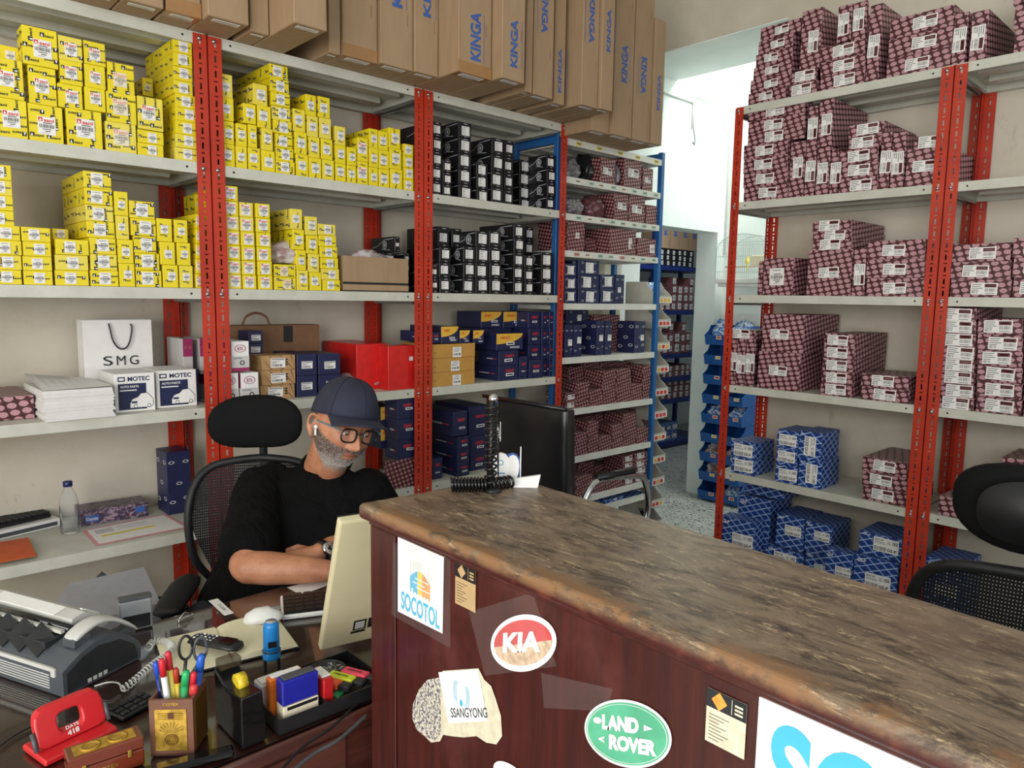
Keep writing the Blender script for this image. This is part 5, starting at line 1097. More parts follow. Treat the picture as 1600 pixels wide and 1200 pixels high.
board([at(90, 960, 1, 2.93), at(160, 893, 1, 2.95), at(196, 922, 1, 2.95), at(215, 960, 1, 2.93)], 'dark grey cardboard leaning on the wall behind the fax', mat('dark_card', (92, 94, 100), .7))
t = thing('wire_tray', 'black tray with wire holders beside the chair armrest', 'tray', (0, 0, 0)); P = at(264, 956, 2, .45); t.location = (P.x, P.y, .43)
b = MB(); b.box(-.08, .08, -.03, .13, 0, .006); b.box(-.08, .08, -.03, -.026, .006, .03); b.box(-.08, .08, .126, .13, .006, .03); b.build('tray_body', MATS['black_plastic'], t)
for x in (-.05, .05): b = MB(); b.tube(smooth_path([(x, .0, .005), (x, .005, .07), (x+.03, .01, .075), (x+.04, .01, .005)]), .0014, 0, 5); b.build('wire_holder', MATS['steel'], t)
b = MB(); b.box(P.x-.085, P.x+.06, P.y-.035, P.y+.135, .0, .428); o = b.build('side_cabinet', MATS['grey_plastic']); tag(o, 'low grey cabinet under the wire tray', 'cabinet')

# ------------------------------------------------------------------ desk
ZK = .735; DY0, DY1, DXL, DXR = 1.195, 1.873, -.45, 1.36
n = NT('desk_veneer'); g = n.geo(); gr = n.noise(n.mapping(g, (.08, 1, 1)), 50, 5, .65); bl_ = n.noise(g, 4, 4)
n.col(n.mix(n.math('MULTIPLY', n.ramp(bl_, .5, .8), .35), n.mix(n.ramp(gr, .3, .7), srgb(60, 28, 22), srgb(86, 44, 34)), srgb(104, 84, 76))); n.b.inputs['Coat Weight'].default_value = .8; n.set(.35); n.b.inputs['Coat Roughness'].default_value = .06
t = thing('office_desk', 'dark red wood desk with glass top in front of the seated man', 'desk', (0, 0, 0))
b = MB(); b.box(DXL, DXR, DY0, DY1, ZK-.035, ZK-.005, bev=.005); b.build('desktop', MATS['desk_veneer'], t)
b = MB(); b.box(DXL+.01, DXR-.01, DY0+.008, DY1-.006, ZK-.0045, ZK); n = NT('desk_glass'); n.col((.9, .95, .93)); n.set(.03, trans=1, ior=1.35); b.build('glass_top', MATS['desk_glass'], t)
for x in (DXL+.03, .10, DXR-.06): b = MB(); b.box(x, x+.03, DY0+.03, DY1-.05, 0, ZK-.036); b.build('side_panel', MATS['desk_veneer'], t)
b = MB(); b.box(DXL+.06, DXR-.065, DY0+.02, DY0+.04, .12, ZK-.04, bev=.004); b.box(DXL+.08, .69, DY0+.014, DY0+.0195, ZK-.15, ZK-.05, bev=.002); b.build('front_panel', MATS['desk_veneer'], t)
KZ = ZK+.0008
def dk(u, v, z=KZ): return at(u, v, 2, z)
def frame(pl, pr): # local frame from two points: origin, rotz, length
    return Vector((pl.x, pl.y, pl.z)), math.atan2(pr.y-pl.y, pr.x-pl.x), (pr-pl).xy.length
# papers under the glass
b = MB(); Q = [dk(u, v, ZK-.0048) for u, v in ((236, 968), (330, 942), (338, 985), (240, 1012))]
# fax machine
P0 = dk(100, 1090); ang = .42
t = thing('fax_machine', 'dark grey fax machine with silver handset at the left end of the desk', 'fax machine', P0, ang)
n = NT('fax_body'); n.col(srgb(72, 77, 83)); n.bump(n.noise(n.obj(), 900, 2), .1, .0003); n.set(.45)
prof = [(0, 0), (0, .052), (.012, .060), (.04, .075), (.075, .086), (.11, .086), (.14, .075), (.165, .055), (.182, .034), (.180, .0)]
LF_ = .40
# side (x along e1), extruded along +y (away, to the left in the photo)
b = MB(); b.prism(prof, XX, ZZ, (0, 1, 0), (0, 0, 0), LF_, 0); fx_ = b.build('fax_body', MATS['fax_body'], t)
b = MB(); b.prism([(.008, .004), (.008, .045), (.045, .066), (.08, .074), (.13, .066), (.165, .04), (.172, .006)], XX, ZZ, (0, 1, 0), (0, -.0012, 0), .001); b.build('side_inset', MATS['dark_grille'], t)
b = MB()
for i in range(6):
    for j in range(5): b.disc((0, -.0016, 0), XX, ZZ, .030+i*.006+(j % 2)*.003, .030+j*.006, .0013, .0013, 0, 8)
b.build('speaker_holes', MATS['ink_black'], t)
b = MB()
for k in range(4): b.box(.052+k*.012, .060+k*.012, -.0022, -.0012, .006, .014)
b.build('port', MATS['light_grey_plastic'], t)
b = MB()
for k in range(6): b.box(-.0014, -.0002, .04, .27, .010+k*.0055, .0122+k*.0055)
b.build('vent_slots', MATS['light_grey_plastic'], t)
b = MB(); b.box(-.003, .004, .03, LF_, .048, .056, bev=.001); b.box(-.004, .002, .020, .032, .038, .056, bev=.001); b.build('edge_strip', MATS['light_grey_plastic'], t)
# paper slot area
b = MB(); b.box(.022, .075, .085, LF_-.01, .072, .088, bev=.002); b.build('paper_slot', MATS['dark_grille'], t)
for k in range(4):
    b = MB(); y = .09+k*.055; b.add([(.008, y, .062), (.05, y+.0, .088), (.05, y+.04, .115), (.012, y+.045, .085)], [(0, 1, 2, 3)]); o = b.build('paper_guide', MATS['black_plastic'], t); md = o.modifiers.new('s', 'SOLIDIFY'); md.thickness = .003
b = MB(); b.tube([(.072, .07, .100), (.072, LF_-.01, .100)], .008, 0, 10); b.build('roller', MATS['black_gloss'], t)
b = MB(); b.box(.056, .064, .08, LF_-.02, .093, .100); b.build('slot_strip', MATS['light_grey_plastic'], t)
b = MB(); b.prism([(.082, .088), (.086, .112), (.115, .118), (.150, .100), (.170, .070), (.150, .066), (.12, .084)], XX, ZZ, (0, 1, 0), (0, .085, 0), LF_-.11); b.build('control_panel', MATS['light_grey_plastic'], t)
b = MB(); b.prism([(.0825, .112), (.113, .1185), (.112, .120), (.083, .1135)], XX, ZZ, (0, 1, 0), (0, .14, 0), LF_-.19); b.build('display_flap', MATS['white_plastic'], t)
for k in range(5):
    b = MB(); b.box(-.006, .006, -.004, .004, 0, .003, bev=.001); b.build('button', MATS['white_plastic'], t, (.122+.008*k, .10+.0*k, .117-.0055*k), (0, .45, 0))
# handset: arched bar with grip
b = MB(); rings = []
for s_, (x, z, h, w_) in enumerate([(.040, .093, .010, .030), (.046, .102, .016, .040), (.07, .113, .016, .042), (.10, .119, .012, .040), (.13, .112, .010, .040), (.16, .094, .010, .042), (.185, .070, .010, .044), (.198, .054, .006, .034)]):
    rings.append([(x, .038-w_/2, z-h), (x, .038+w_/2, z-h), (x, .038+w_/2, z-h*.1), (x, .038+w_*.38, z+.002), (x, .038-w_*.38, z+.002), (x, .038-w_/2, z-h*.1)])
b.loft(rings, 0, None, True, False); o = b.build('handset', MATS['light_grey_plastic'], t); subsurf(o, 2); o.data.polygons.foreach_set('use_smooth', [True]*len(o.data.polygons))
b = MB(); b.box(.040, .082, .020, .056, .078, .098, bev=.003); b.build('handset_cup', MATS['grey_plastic'], t); b = MB(); b.box(.150, .19, .022, .054, .045, .070, bev=.003); b.build('handset_cup', MATS['grey_plastic'], t)
# coiled phone cord
b = MB(); pts = [at(u, v, 2, z) for u, v, z in ((148, 1072, ZK+.012), (170, 1066, ZK+.02), (186, 1068, ZK+.012), (190, 1078, ZK+.010), (196, 1080, ZK+.012))]; b.tube(smooth_path(pts), .0016, 0, 6)
def coil_path(b, ctrl, r, turns, rad):
    P = smooth_path(ctrl, 12); N = int(turns*10); out = []
    L = [0]
    for i in range(1, len(P)): L.append(L[-1]+(P[i]-P[i-1]).length)
    for i in range(N+1):
        s = L[-1]*i/N; j = max(k for k in range(len(L)) if L[k] <= s+1e-9); j = min(j, len(P)-2); f = (s-L[j])/max(1e-9, L[j+1]-L[j]); c = P[j].lerp(P[j+1], f); tn = (P[j+1]-P[j]).normalized(); a = tn.cross(Vector((0, 0, 1))).normalized(); d = a.cross(tn); q = 2*math.pi*turns*i/N
        out.append(c+(a*math.cos(q)+d*math.sin(q))*r)
    b.tube(out, rad, 0, 5)
zc = ZK+.013
coil_path(b, [at(192, 1077, 2, zc), at(212, 1062, 2, zc+.006), at(235, 1042, 2, zc+.012), at(255, 1027, 2, zc+.012), at(270, 1012, 2, zc+.008), at(258, 1003, 2, zc), at(240, 1003, 2, zc), at(232, 1012, 2, zc)], .0075, 34, .0016)
o = b.build('phone_cord', MATS['light_grey_plastic']); tag(o, 'cream coiled telephone cord running from the fax across the desk', 'cord')
# silver stand (calculator / reader) behind the fax
P = dk(214, 985); t = thing('desk_device', 'silver and black upright device standing behind the fax', 'device', (P.x, P.y-.0, ZK+.001), -.15)
zt = at(212, 945, 1, P.y).z-ZK; w_ = (at(236, 960, 1, P.y)-at(187, 960, 1, P.y)).length
zt = at(212, 944, 1, P.y-.02).z-ZK
b = MB(); b.box(-w_/2, w_/2, 0, .03, 0, zt*1.0, bev=.004); b.build('housing', mat('silver_plastic', (176, 180, 186), .3, .4), t)
b = MB(); b.box(-w_*.42, w_*.42, -.0015, 0, zt*.08, zt*.52); b.build('slot_panel', MATS['black_plastic'], t); b = MB(); b.box(-w_*.5, w_*.5, -.001, .031, zt+.0005, zt+.006, bev=.002); b.build('lid', MATS['grey_plastic'], t)
# open notebook
Q = {k: dk(*v) for k, v in dict(bl=(238, 1052), br=(466, 1009), tr=(437, 958), tl=(236, 1000)).items()}
A = dk(262, 1062); o_, ang, W = frame(A, dk(466, 1012)); Dn = .19
t = thing('notebook', 'open ruled notebook with cream pages on the desk', 'notebook', (A.x, A.y, ZK+.001), ang+.0)
b = MB(); b.box(-.003, W+.003, -.003, Dn+.003, 0, .003); b.build('cover', MATS['black_plastic'], t)
mat('page_cream', (226, 218, 184), .6, var=.02)
for sgn in (0, 1):
    b = MB(); N = 10; X0, X1 = (0, W*.47) if sgn == 0 else (W*.47, W); hh = .005 if sgn == 0 else .016
    f = (lambda q: .0035+hh*(math.sin(math.pi*min(1, q*1.0))**.7)*(1-.45*q)) if sgn else (lambda q: .0035+hh*(.6+.4*q))
    top = [(X0+(X1-X0)*i/N, f(i/N) if sgn else f(i/N)) for i in range(N+1)]
    vs = []; 
    for x, z in top: vs += [(x, 0, z), (x, Dn, z), (x, 0, .003), (x, Dn, .003)]
    fs = [(4*i, 4*i+4, 4*i+5, 4*i+1) for i in range(N)]+[(4*i+2, 4*i+6, 4*i+4, 4*i) for i in range(N)]+[(4*i+1, 4*i+5, 4*i+7, 4*i+3) for i in range(N)]+[(0, 1, 3, 2), (4*N, 4*N+2, 4*N+3, 4*N+1)]
    b.add(vs, fs)
    for k in range(14):
        y = .015+k*.0118
        for i in range(1, N-1): x0_, z0_ = top[i]; x1_, z1_ = top[i+1]; b.add([(x0_, y, z0_+.0003), (x1_, y, z1_+.0003), (x1_, y+.0006, z1_+.0003), (x0_, y+.0006, z0_+.0003)], [(0, 1, 2, 3)], 1)
    b.build('page', [MATS['page_cream'], MATS['print_palegrey']], t)
# black desk phone / calculator on the notebook
A = dk(338, 1010, ZK+.02); t = thing('handheld_phone', 'black cordless handset with keypad lying on the open notebook', 'phone', (A.x, A.y, ZK+.0215), -1.05)
b = MB(); rings = []
for (x, w_, h) in ((-.066, .016, .010), (-.060, .022, .016), (-.02, .024, .017), (.03, .0245, .018), (.056, .022, .016), (.064, .014, .009)):
    rings.append([(x, w_*math.cos(q), h/2+h/2*math.sin(q)) for q in [2*math.pi*k/12 for k in range(12)]])
b.loft(rings); b.build('handset_body', MATS['black_plastic'], t)
for i in range(5):
    for j in range(3): b = MB(); b.lathe([(.0032, 0), (.0032, .0012), (0, .002)], 0, 8); b.build('key', MATS['silver_plastic'] if (i+j) % 3 else MATS['paper_white'], t, (-.05+i*.011, -.011+j*.011, .0168))
b = MB(); b.box(.016, .05, -.014, .014, .0172, .0186, bev=.001); b.build('screen', MATS['black_gloss'], t)
# mouse-like folded card (white)
A = dk(412, 966, ZK+.018); t = thing('computer_mouse', 'white computer mouse on the right page of the notebook', 'mouse', (A.x, A.y, ZK+.0165), -.4)
b = MB(); rings = []
for (x, w_, h) in ((-.048, .006, .004), (-.042, .022, .016), (-.02, .030, .028), (.01, .030, .030), (.035, .024, .018), (.047, .008, .005)):
    rings.append([(x, w_*math.cos(q), max(0, h*math.sin(q))) for q in [2*math.pi*k/16 for k in range(16)]])
b.loft(rings); b.build('mouse_body', MATS['white_plastic'], t); b = MB(); b.box(.0, .04, -.0006, .0006, .020, .0285); b.build('button_seam', MATS['ink_grey'], t)
# blue self-inking stamp standing on the notebook edge
A = dk(425, 1045); t = thing('rubber_stamp', 'blue self-inking stamp standing beside the notebook', 'stamp', (A.x, A.y, ZK+.001), -.3)
hs = at(425, 971, 1, A.y).z-ZK; 
b = MB(); b.lathe([(.017, hs*.42), (.0175, hs*.5), (.0165, hs*.9), (.0145, hs*.97), (.010, hs), (0, hs)], 0, 24); b.build('handle', mat('stamp_blue', (34, 132, 206), .3), t)
b = MB(); b.lathe([(.012, hs+.0003), (.012, hs+.0012), (0, hs+.0014)], 0, 20); b.build('label_disc', MATS['silver_plastic'], t)
b = MB(); b.lathe([(.0185, hs*.24), (.019, hs*.27), (.019, hs*.38), (.0175, hs*.42), (.0, hs*.42)], 0, 24); b.build('collar', MATS['stamp_blue'], t)
b = MB(); b.box(-.009, .009, -.0185, -.0165, hs*.52, hs*.64); b.build('window', MATS['black_plastic'], t)
for sx in (-1, 1): b = MB(); b.box(sx*.014-.003, sx*.014+.003, -.008, .008, 0, hs*.26); b.build('leg', MATS['black_plastic'], t)
b = MB(); b.lathe([(.0178, hs*.385), (.0195, hs*.39), (.0195, hs*.41), (.0178, hs*.415)], 0, 24); b.build('band', MATS['black_plastic'], t)
# white label strip
A = dk(333, 937); B_ = dk(358, 960); o_, ang, W = frame(A, B_); t = thing('barcode_strip', 'small white strip label lying on the desk glass', 'label', (A.x, A.y, ZK+.0006), ang)
b = MB(); b.box(0, W, -.012, .012, 0, .0006); b.text('DUJ30E', (0, 0, .001), XX, (0, 1, 0), W*.55, 0, W*.42, .009, 1); b.build('strip', [MATS['paper_white'], MATS['ink_black']], t)
board([dk(449, 918), dk(470, 930), dk(520, 912), dk(505, 903)], 'white sheet under the man\'s forearm on the desk', MATS['paper_white'], 'paper', 'paper_sheet', .0006)
# keyboard under the monitor
A = dk(434, 972); t = thing('keyboard', 'white keyboard with black keys between the man and the monitor', 'keyboard', (A.x+.01, A.y-.0, ZK+.001), -.42)
b = MB(); b.box(0, .36, -.0, .135, 0, .012, bev=.003); b.box(.006, .354, .006, .130, .0121, .0128, 1); b.build('base', [MATS['white_plastic'], MATS['black_plastic']], t)
for i in range(5):
    b = MB()
    for j in range(14): b.box(.01+j*.0245, .01+j*.0245+.019, .012+i*.0235, .012+i*.0235+.0185, .012, .019)
    b.build('key_row', MATS['black_plastic'], t)
# clip / keys under the far glass edge
A = dk(290, 967); t = thing('metal_clip', 'small shiny metal clip on the desk beside the silver device', 'clip', (A.x, A.y, ZK+.001), .3)
b = MB(); b.box(-.022, .022, -.004, .004, 0, .006, bev=.001); b.tube([(-.018, 0, .006), (0, .004, .016), (.016, 0, .007)], .0018, 0, 6); b.build('clip_body', MATS['chrome'], t)
# COTEX pencil cup
A = dk(236, 1182); B_ = dk(304, 1180); o_, ang, W = frame(A, B_); ang = -.62; hc = at(270, 1090, 0, (A.x+B_.x)/2).z-ZK
W = .068; hc = .092
C0 = dk(270, 1181); t = thing('pencil_cup', 'square wooden pencil cup with gold relief panel, full of pens', 'pencil cup', (C0.x, C0.y, ZK+.001), math.atan2(B_.y-A.y, B_.x-A.x))
W = (B_-A).xy.length; hc = (at(270, 1093, 1, C0.y).z-ZK)
mat('cup_wood', (110, 72, 56), .35); mat('gold', (204, 164, 70), .28, .7, var=.25, vscale=90); mat('gold_dark', (128, 92, 34), .35, .6)
b = MB(); dC = W*.95
for (x0, x1, y0, y1) in ((-W/2, W/2, 0, .005), (-W/2, W/2, dC-.005, dC), (-W/2, -W/2+.005, .005, dC-.005), (W/2-.005, W/2, .005, dC-.005)): b.box(x0, x1, y0, y1, 0, hc, 0)
b.box(-W/2, W/2, 0, dC, 0, .004); b.build('cup_body', MATS['cup_wood'], t)
b = MB(); b.box(-W*.38, W*.36, -.0018, 0, hc*.10, hc*.83, bev=.0008); b.text('COTEX', (0, -.0006, 0), XX, ZZ, 0, hc*.92, W*.36, hc*.05, 0, .02); b.build('gold_panel', MATS['gold'], t)
b = MB(); cx = -.0*W
for k in range(9): a_ = math.pi*(.1+.8*k/8); b.add([(0, -.0022, hc*.42), (math.cos(a_)*W*.3, -.0022, hc*.42+math.sin(a_)*hc*.2), (math.cos(a_+.06)*W*.3, -.0022, hc*.42+math.sin(a_+.06)*hc*.2)], [(0, 1, 2)])
for r_ in (.16, .11, .06): b.disc((0, -.0026, 0), XX, ZZ, 0, hc*.30, W*r_, W*r_*.9, 0, 20, .8)
for k in range(4): b.rect((0, -.0022, 0), XX, ZZ, -W*.3, W*.28, hc*(.66+k*.035), hc*(.668+k*.035), 0)
b.box(-W*.06, W*.06, -.003, -.002, hc*.68, hc*.78, 1); b.build('relief', [MATS['gold_dark'], MATS['rust']], t)
b = MB(); b.box(W/2, W/2+.0015, dC*.12, dC*.88, hc*.1, hc*.9); b.build('gold_panel', MATS['gold_dark'], t)
mw = t.location.copy(); ca, sa = math.cos(t.rotation_euler[2]), math.sin(t.rotation_euler[2])
def cupw(x, y, z): return Vector((mw.x+x*ca-y*sa, mw.y+x*sa+y*ca, mw.z+z))
pens = [(-.022, .020, 'pen', (36, 40, 46), (60, 66, 70), 252, 1052, 'black marker in the pencil cup'), (-.012, .014, 'pen', (226, 226, 226), (210, 40, 50), 252, 1030, 'white pen with red cap in the pencil cup'), (-.006, .030, 'pen', (214, 200, 90), (206, 50, 60), 262, 1018, 'yellow pencil with red end, tallest at the cup left'),
        (-.020, .032, 'pen', (30, 60, 160), (40, 80, 190), 243, 1034, 'blue pen behind the white pen in the cup'), (.004, .034, 'pen', (222, 190, 60), (180, 60, 40), 274, 1044, 'yellow pen in the middle of the cup'), (.002, .012, 'marker', (40, 160, 96), (40, 170, 100), 291, 1048, 'green highlighter leaning in the pencil cup'),
        (.016, .016, 'pen', (212, 190, 110), (206, 40, 60), 303, 1050, 'gold pen with pink cap in the pencil cup'), (.022, .012, 'marker', (206, 40, 50), (214, 60, 64), 303, 1070, 'short red pen at the right of the cup'), (.018, .036, 'marker', (34, 84, 176), (40, 96, 196), 315, 1022, 'blue highlighter at the back of the pencil cup')]
for k, (x, y, nm, c1, c2, u, v, lb) in enumerate(pens):
    x *= W/.06; y *= dC/.06; base = cupw(x*.7, dC/2+(y-.024)*.4, .008); top = at(u, v, 1, cupw(x, y+.004, 0).y); r_ = .0066 if nm == 'marker' else .0052
    d_ = top-base
    if d_.z < .03: d_ = Vector((0, 0, hc+.03))
    o = thing('marker_pen' if nm == 'marker' else 'pen', lb, 'pen', base, 0, 'pens in the pencil cup')
    b = MB(); b.tube([(0, 0, 0), d_*.8], r_, 0, 10); b.build('barrel', mat('pen_body_%d' % k, c1, .3), o); b = MB(); b.tube([d_*.8, d_*.97, d_], [r_*1.12, r_*1.05, r_*.7], 0, 10); b.build('pen_cap', mat('pen_cap_%d' % k, c2, .3), o)
t = thing('scissors', 'black handled scissors standing in the pencil cup', 'scissors', cupw(.008, dC*.5, .006)); bs = cupw(.008, dC*.5, .006)
for k, (u, v, ru) in enumerate(((290, 1012, -1), (313, 1014, 1))):
    c_ = at(u, v, 1, bs.y+.004)-bs; b = MB(); nrm = Vector((0, 1, 0)); P = [c_+Vector((ru*.0*0+.0155*math.cos(q)*.75, 0, .022*math.sin(q))) for q in [2*math.pi*j/20 for j in range(21)]]
    b.tube(P, .0026, 0, 8); b.tube([c_+Vector((0, 0, -.021)), Vector((0, 0, hc*.95))], .0032, 0, 8); b.build('finger_loop', MATS['grey_plastic'] if k else MATS['black_plastic'], t)
b = MB(); b.add([(-.004, 0, 0), (.004, 0, 0), (.006, 0, hc), (-.006, 0, hc)], [(0, 1, 2, 3)]); o = b.build('blade', MATS['steel'], t); md = o.modifiers.new('s', 'SOLIDIFY'); md.thickness = .002
# red hole punch
A = dk(66, 1192); B_ = dk(196, 1130); o_, ang, W = frame(A, B_); t = thing('hole_punch', 'red metal two-hole punch with oval grip opening', 'hole punch', (A.x, A.y, ZK+.001), ang); W = .118; hp = .078
mat('punch_red', (206, 38, 44), .28, var=.03)
b = MB(); b.box(-.004, W+.004, -.02, .065, 0, .012, bev=.003); b.build('base', MATS['punch_red'], t)
out = []; 
for cx, cz, a0 in ((W-.02, hp-.022, 0), (.022, hp-.022, 90)): out += [(cx+.02*math.cos(math.radians(a0+q)), cz+.02*math.sin(math.radians(a0+q))) for q in range(0, 91, 15)]
out = [(W, .014)]+out+[(0, .014)]; cx, cz = W*.50, hp*.56; n_ = len(out)
# front plate with window: bridge outer polygon to an inner superellipse
inner = [(cx+.021*math.copysign(abs(math.cos(q))**.5, math.cos(q)), cz+.0165*math.copysign(abs(math.sin(q))**.6, math.sin(q))) for q in [2*math.pi*k/32 for k in range(32)]]
def ray_out(q):
    dx, dz = math.cos(q), math.sin(q); best = 9
    for i in range(n_):
        (x1, z1), (x2, z2) = out[i], out[(i+1) % n_]; den = dx*(z2-z1)-dz*(x2-x1)
        if abs(den) < 1e-9: continue
        s = ((x1-cx)*(z2-z1)-(z1-cz)*(x2-x1))/den; u_ = ((x1-cx)*dz-(z1-cz)*dx)/den
        if s > 0 and -1e-6 <= u_ <= 1+1e-6: best = min(best, s)
    return (cx+dx*best, cz+dz*best)
b = MB(); M_ = []; N = 32
lean = lambda z: .004+z*.42
for th, off in ((0, 0), (1, .016)):
    for k in range(N):
        q = 2*math.pi*k/N; ox, oz = ray_out(q); ix, iz = inner[k]; M_ += [(ox, lean(oz)+off, oz), (ix, lean(iz)+off, iz)]
fs = []
for k in range(N):
    j = (k+1) % N; a0, a1, b0, b1 = 2*k, 2*k+1, 2*j, 2*j+1; fs += [(a0, a1, b1, b0), (a0+2*N, b0+2*N, b1+2*N, a1+2*N), (a0, b0, b0+2*N, a0+2*N), (a1, a1+2*N, b1+2*N, b1)]
b.add(M_, fs, 0); o = fixn(b.build('lever', MATS['punch_red'], t)); md = o.modifiers.new('b', 'BEVEL'); md.width = .003; md.segments = 3; md.limit_method = 'ANGLE'; md.angle_limit = .8
b = MB(); dirz = Vector((0, .42, 1)).normalized(); b.text('DAYS', (0, lean(.028)-.0016, .028), XX, dirz, W*.5, .006, .022, .006, 0, .02); b.build('printed_name', MATS['paper_white'], t); b = MB(); b.text('418', (0, lean(.028)-.0016, .028), XX, dirz, W*.5, -.004, .02, .009, 0, .04); b.build('printed_name', MATS['paper_white'], t)
for x in (-.003, W+.003): b = MB(); b.tube([(x, .01, .016), (x, .026, .045)], .004, 0, 8); b.build('hinge', MATS['grey_plastic'], t)
# COTEX wooden box with two gold coins
A = dk(98, 1198, ZK+.001); A = at(99, 1170, 2, ZK+.052); B_ = at(213, 1129, 2, ZK+.052); o_, ang, W = frame(A, B_); t = thing('wooden_case', 'small polished wooden case with two gold medallions on the lid', 'box', (A.x, A.y-.0, ZK+.001), ang-.08)
mat('case_wood', (112, 48, 30), .25, coat=.5); Dp = .045
b = MB(); b.box(0, W, -Dp, 0.0, 0, .030, bev=.002); b.build('case_body', MATS['case_wood'], t); b = MB(); b.box(0, W, -Dp, 0.0, .0315, .052, bev=.002); b.build('lid', MATS['case_wood'], t)
b = MB(); b.box(W*.09, W*.91, -Dp*.84, -Dp*.14, .0521, .0531, bev=.0003); b.build('gold_plate', MATS['gold'], t)
for x in (.32, .68): b = MB(); b.lathe([(.0165, 0), (.0165, .001), (.013, .0016), (.0125, .001), (.006, .0012), (.003, .002), (0, .002)], 0, 28, Matrix.Translation((W*x, -Dp*.49, .0532)) @ Matrix.Diagonal((1, .82, 1, 1))); b.build('medallion', MATS['gold'], t)
b = MB(); b.text('COTEX', (0, -Dp-.0006, 0), XX, ZZ, W*.5, .018, W*.3, .007, 0, .02); b.build('printed_name', MATS['gold'], t)
for x in (.2, .8): b = MB(); b.box(W*x-.003, W*x+.003, -Dp-.003, -Dp, .024, .036, bev=.001); b.build('clasp', MATS['gold'], t)
# small black keypad phone behind the cup
A = dk(208, 1108); t = thing('keypad', 'small black keypad lying behind the pencil cup', 'keypad', (A.x, A.y, ZK+.001), .35)
b = MB(); b.box(-.04, .04, -.025, .03, 0, .010, bev=.003); b.build('base', MATS['black_plastic'], t)
for i in range(4):
    for j in range(3): b = MB(); b.box(-.007, .007, -.005, .005, 0, .004, bev=.001); b.build('key', MATS['dark_grille'], t, (-.028+i*.019, -.016+j*.016, .010))
# black desk bin (tape dispenser)
A = dk(378, 1172); B_ = dk(416, 1156); t = thing('tape_dispenser', 'black glossy tape dispenser box with yellow tape label', 'dispenser', (A.x, A.y, ZK+.001), math.atan2(B_.y-A.y, B_.x-A.x)); W = (B_-A).xy.length*1.05; hb_ = at(378, 1095, 1, A.y).z-ZK
b = MB(); Dd = .12
vs = [(0, 0, 0), (W, 0, 0), (W, Dd, 0), (0, Dd, 0), (.002, .004, hb_), (W-.004, .006, hb_*1.02), (W-.004, Dd*.5, hb_*.95), (.0, Dd*.5, hb_*.92), (W-.004, Dd, hb_*1.15), (0, Dd, hb_*1.15)]
b.add(vs, [(0, 3, 2, 1), (0, 1, 5, 4), (1, 2, 8, 6, 5), (0, 4, 7, 9, 3), (4, 5, 6, 7), (7, 6, 8, 9), (2, 3, 9, 8)]); o = fixn(b.build('housing', MATS['black_gloss'], t)); md = o.modifiers.new('b', 'BEVEL'); md.width = .003; md.segments = 2
mat('tape_yellow', (214, 186, 42), .4, var=.2, vscale=200); b = MB(); b.lathe([(.013, -.009), (.017, -.009), (.017, .009), (.013, .009)], 0, 28, Matrix.Translation((W*.55, Dd*.52, hb_*1.0)) @ Matrix.Rotation(math.pi/2, 4, 'Y')); b.build('tape_roll', MATS['tape_yellow'], t)
n = NT('smoke_plastic'); n.col(srgb(70, 64, 52)); n.set(.15, alpha=.55); b = MB(); b.box(W*.05, W*.9, Dd*.78, Dd*.99, hb_*1.16, hb_*1.36, bev=.002); b.build('cover', MATS['smoke_plastic'], t)
# organiser tray
A = dk(436, 1150); B_ = dk(566, 1098); o_, ang, W = frame(A, B_); W = .235; Dt = .165; TZ = ZK+.001
t = thing('organiser_tray', 'long black desk organiser tray in front of the monitor', 'tray', (A.x, A.y, TZ), ang)
b = MB(); ht = .028; 
for (x0, x1, y0, y1) in ((0, W, 0, .003), (0, W, Dt-.003, Dt), (0, .003, .003, Dt-.003), (W-.003, W, .003, Dt-.003), (W*.42, W*.42+.003, .003, Dt-.003)): b.box(x0, x1, y0, y1, .003, ht)
b.box(0, W, 0, Dt, 0, .003); b.build('tray_body', MATS['black_plastic'], t)
rt = ang; ca, sa = math.cos(rt), math.sin(rt)
def trw(x, y, z): return Vector((A.x+x*ca-y*sa, A.y+x*sa+y*ca, TZ+z))
def stamp_slab(x, y, w, d, h, c, lb, band=True, rz=0):
    t = thing('stamp_block', lb, 'stamp', trw(x, y, .0035), rt+rz); b = MB(); b.box(0, w, 0, d, (.037 if band else 0), h, bev=.0025); b.build('shell', mat('stamp_'+str(c[0])+str(c[2]), c, .25), t)
    if band:
        b = MB(); b.box(0.001, w-.001, -.0006, d, 0, .0365, bev=.0015); b.build('foot', MATS['paper_cream'], t); b = MB(); b.box(w*.12, w*.94, -.0018, -.0006, .0285, .0345); b.build('slot', MATS['black_plastic'], t)
    b = MB(); b.box(w*.08, w*.92, d*.15, d*.85, h, h+.003, bev=.001); b.build('top_card', MATS['grey_plastic'] if band else MATS['paper_white'], t)
stamp_slab(.016, .018, .074, .030, .086, (30, 36, 150), 'large blue rubber stamp block standing in the tray')
stamp_slab(.008, .056, .070, .020, .078, (222, 116, 40), 'orange and white stamp block behind the blue one', False)
stamp_slab(.006, .095, .062, .036, .050, (206, 200, 206), 'small pink and white stamp box at the back of the tray', False)
stamp_slab(.100, .018, .022, .06, .062, (180, 30, 34), 'red and black battery pack between stamps and highlighters', False)
A3 = trw(.158, .118, .0035); t3 = thing('clip_bowl', 'round black bowl filled with silver paper clips', 'bowl', A3); b = MB(); b.lathe([(.028, 0), (.036, .006), (.040, .026), (.037, .026), (.033, .010), (0, .008)], 0, 32); b.build('bowl_body', MATS['black_plastic'], t3)
b = MB(); r_ = random.Random(4)
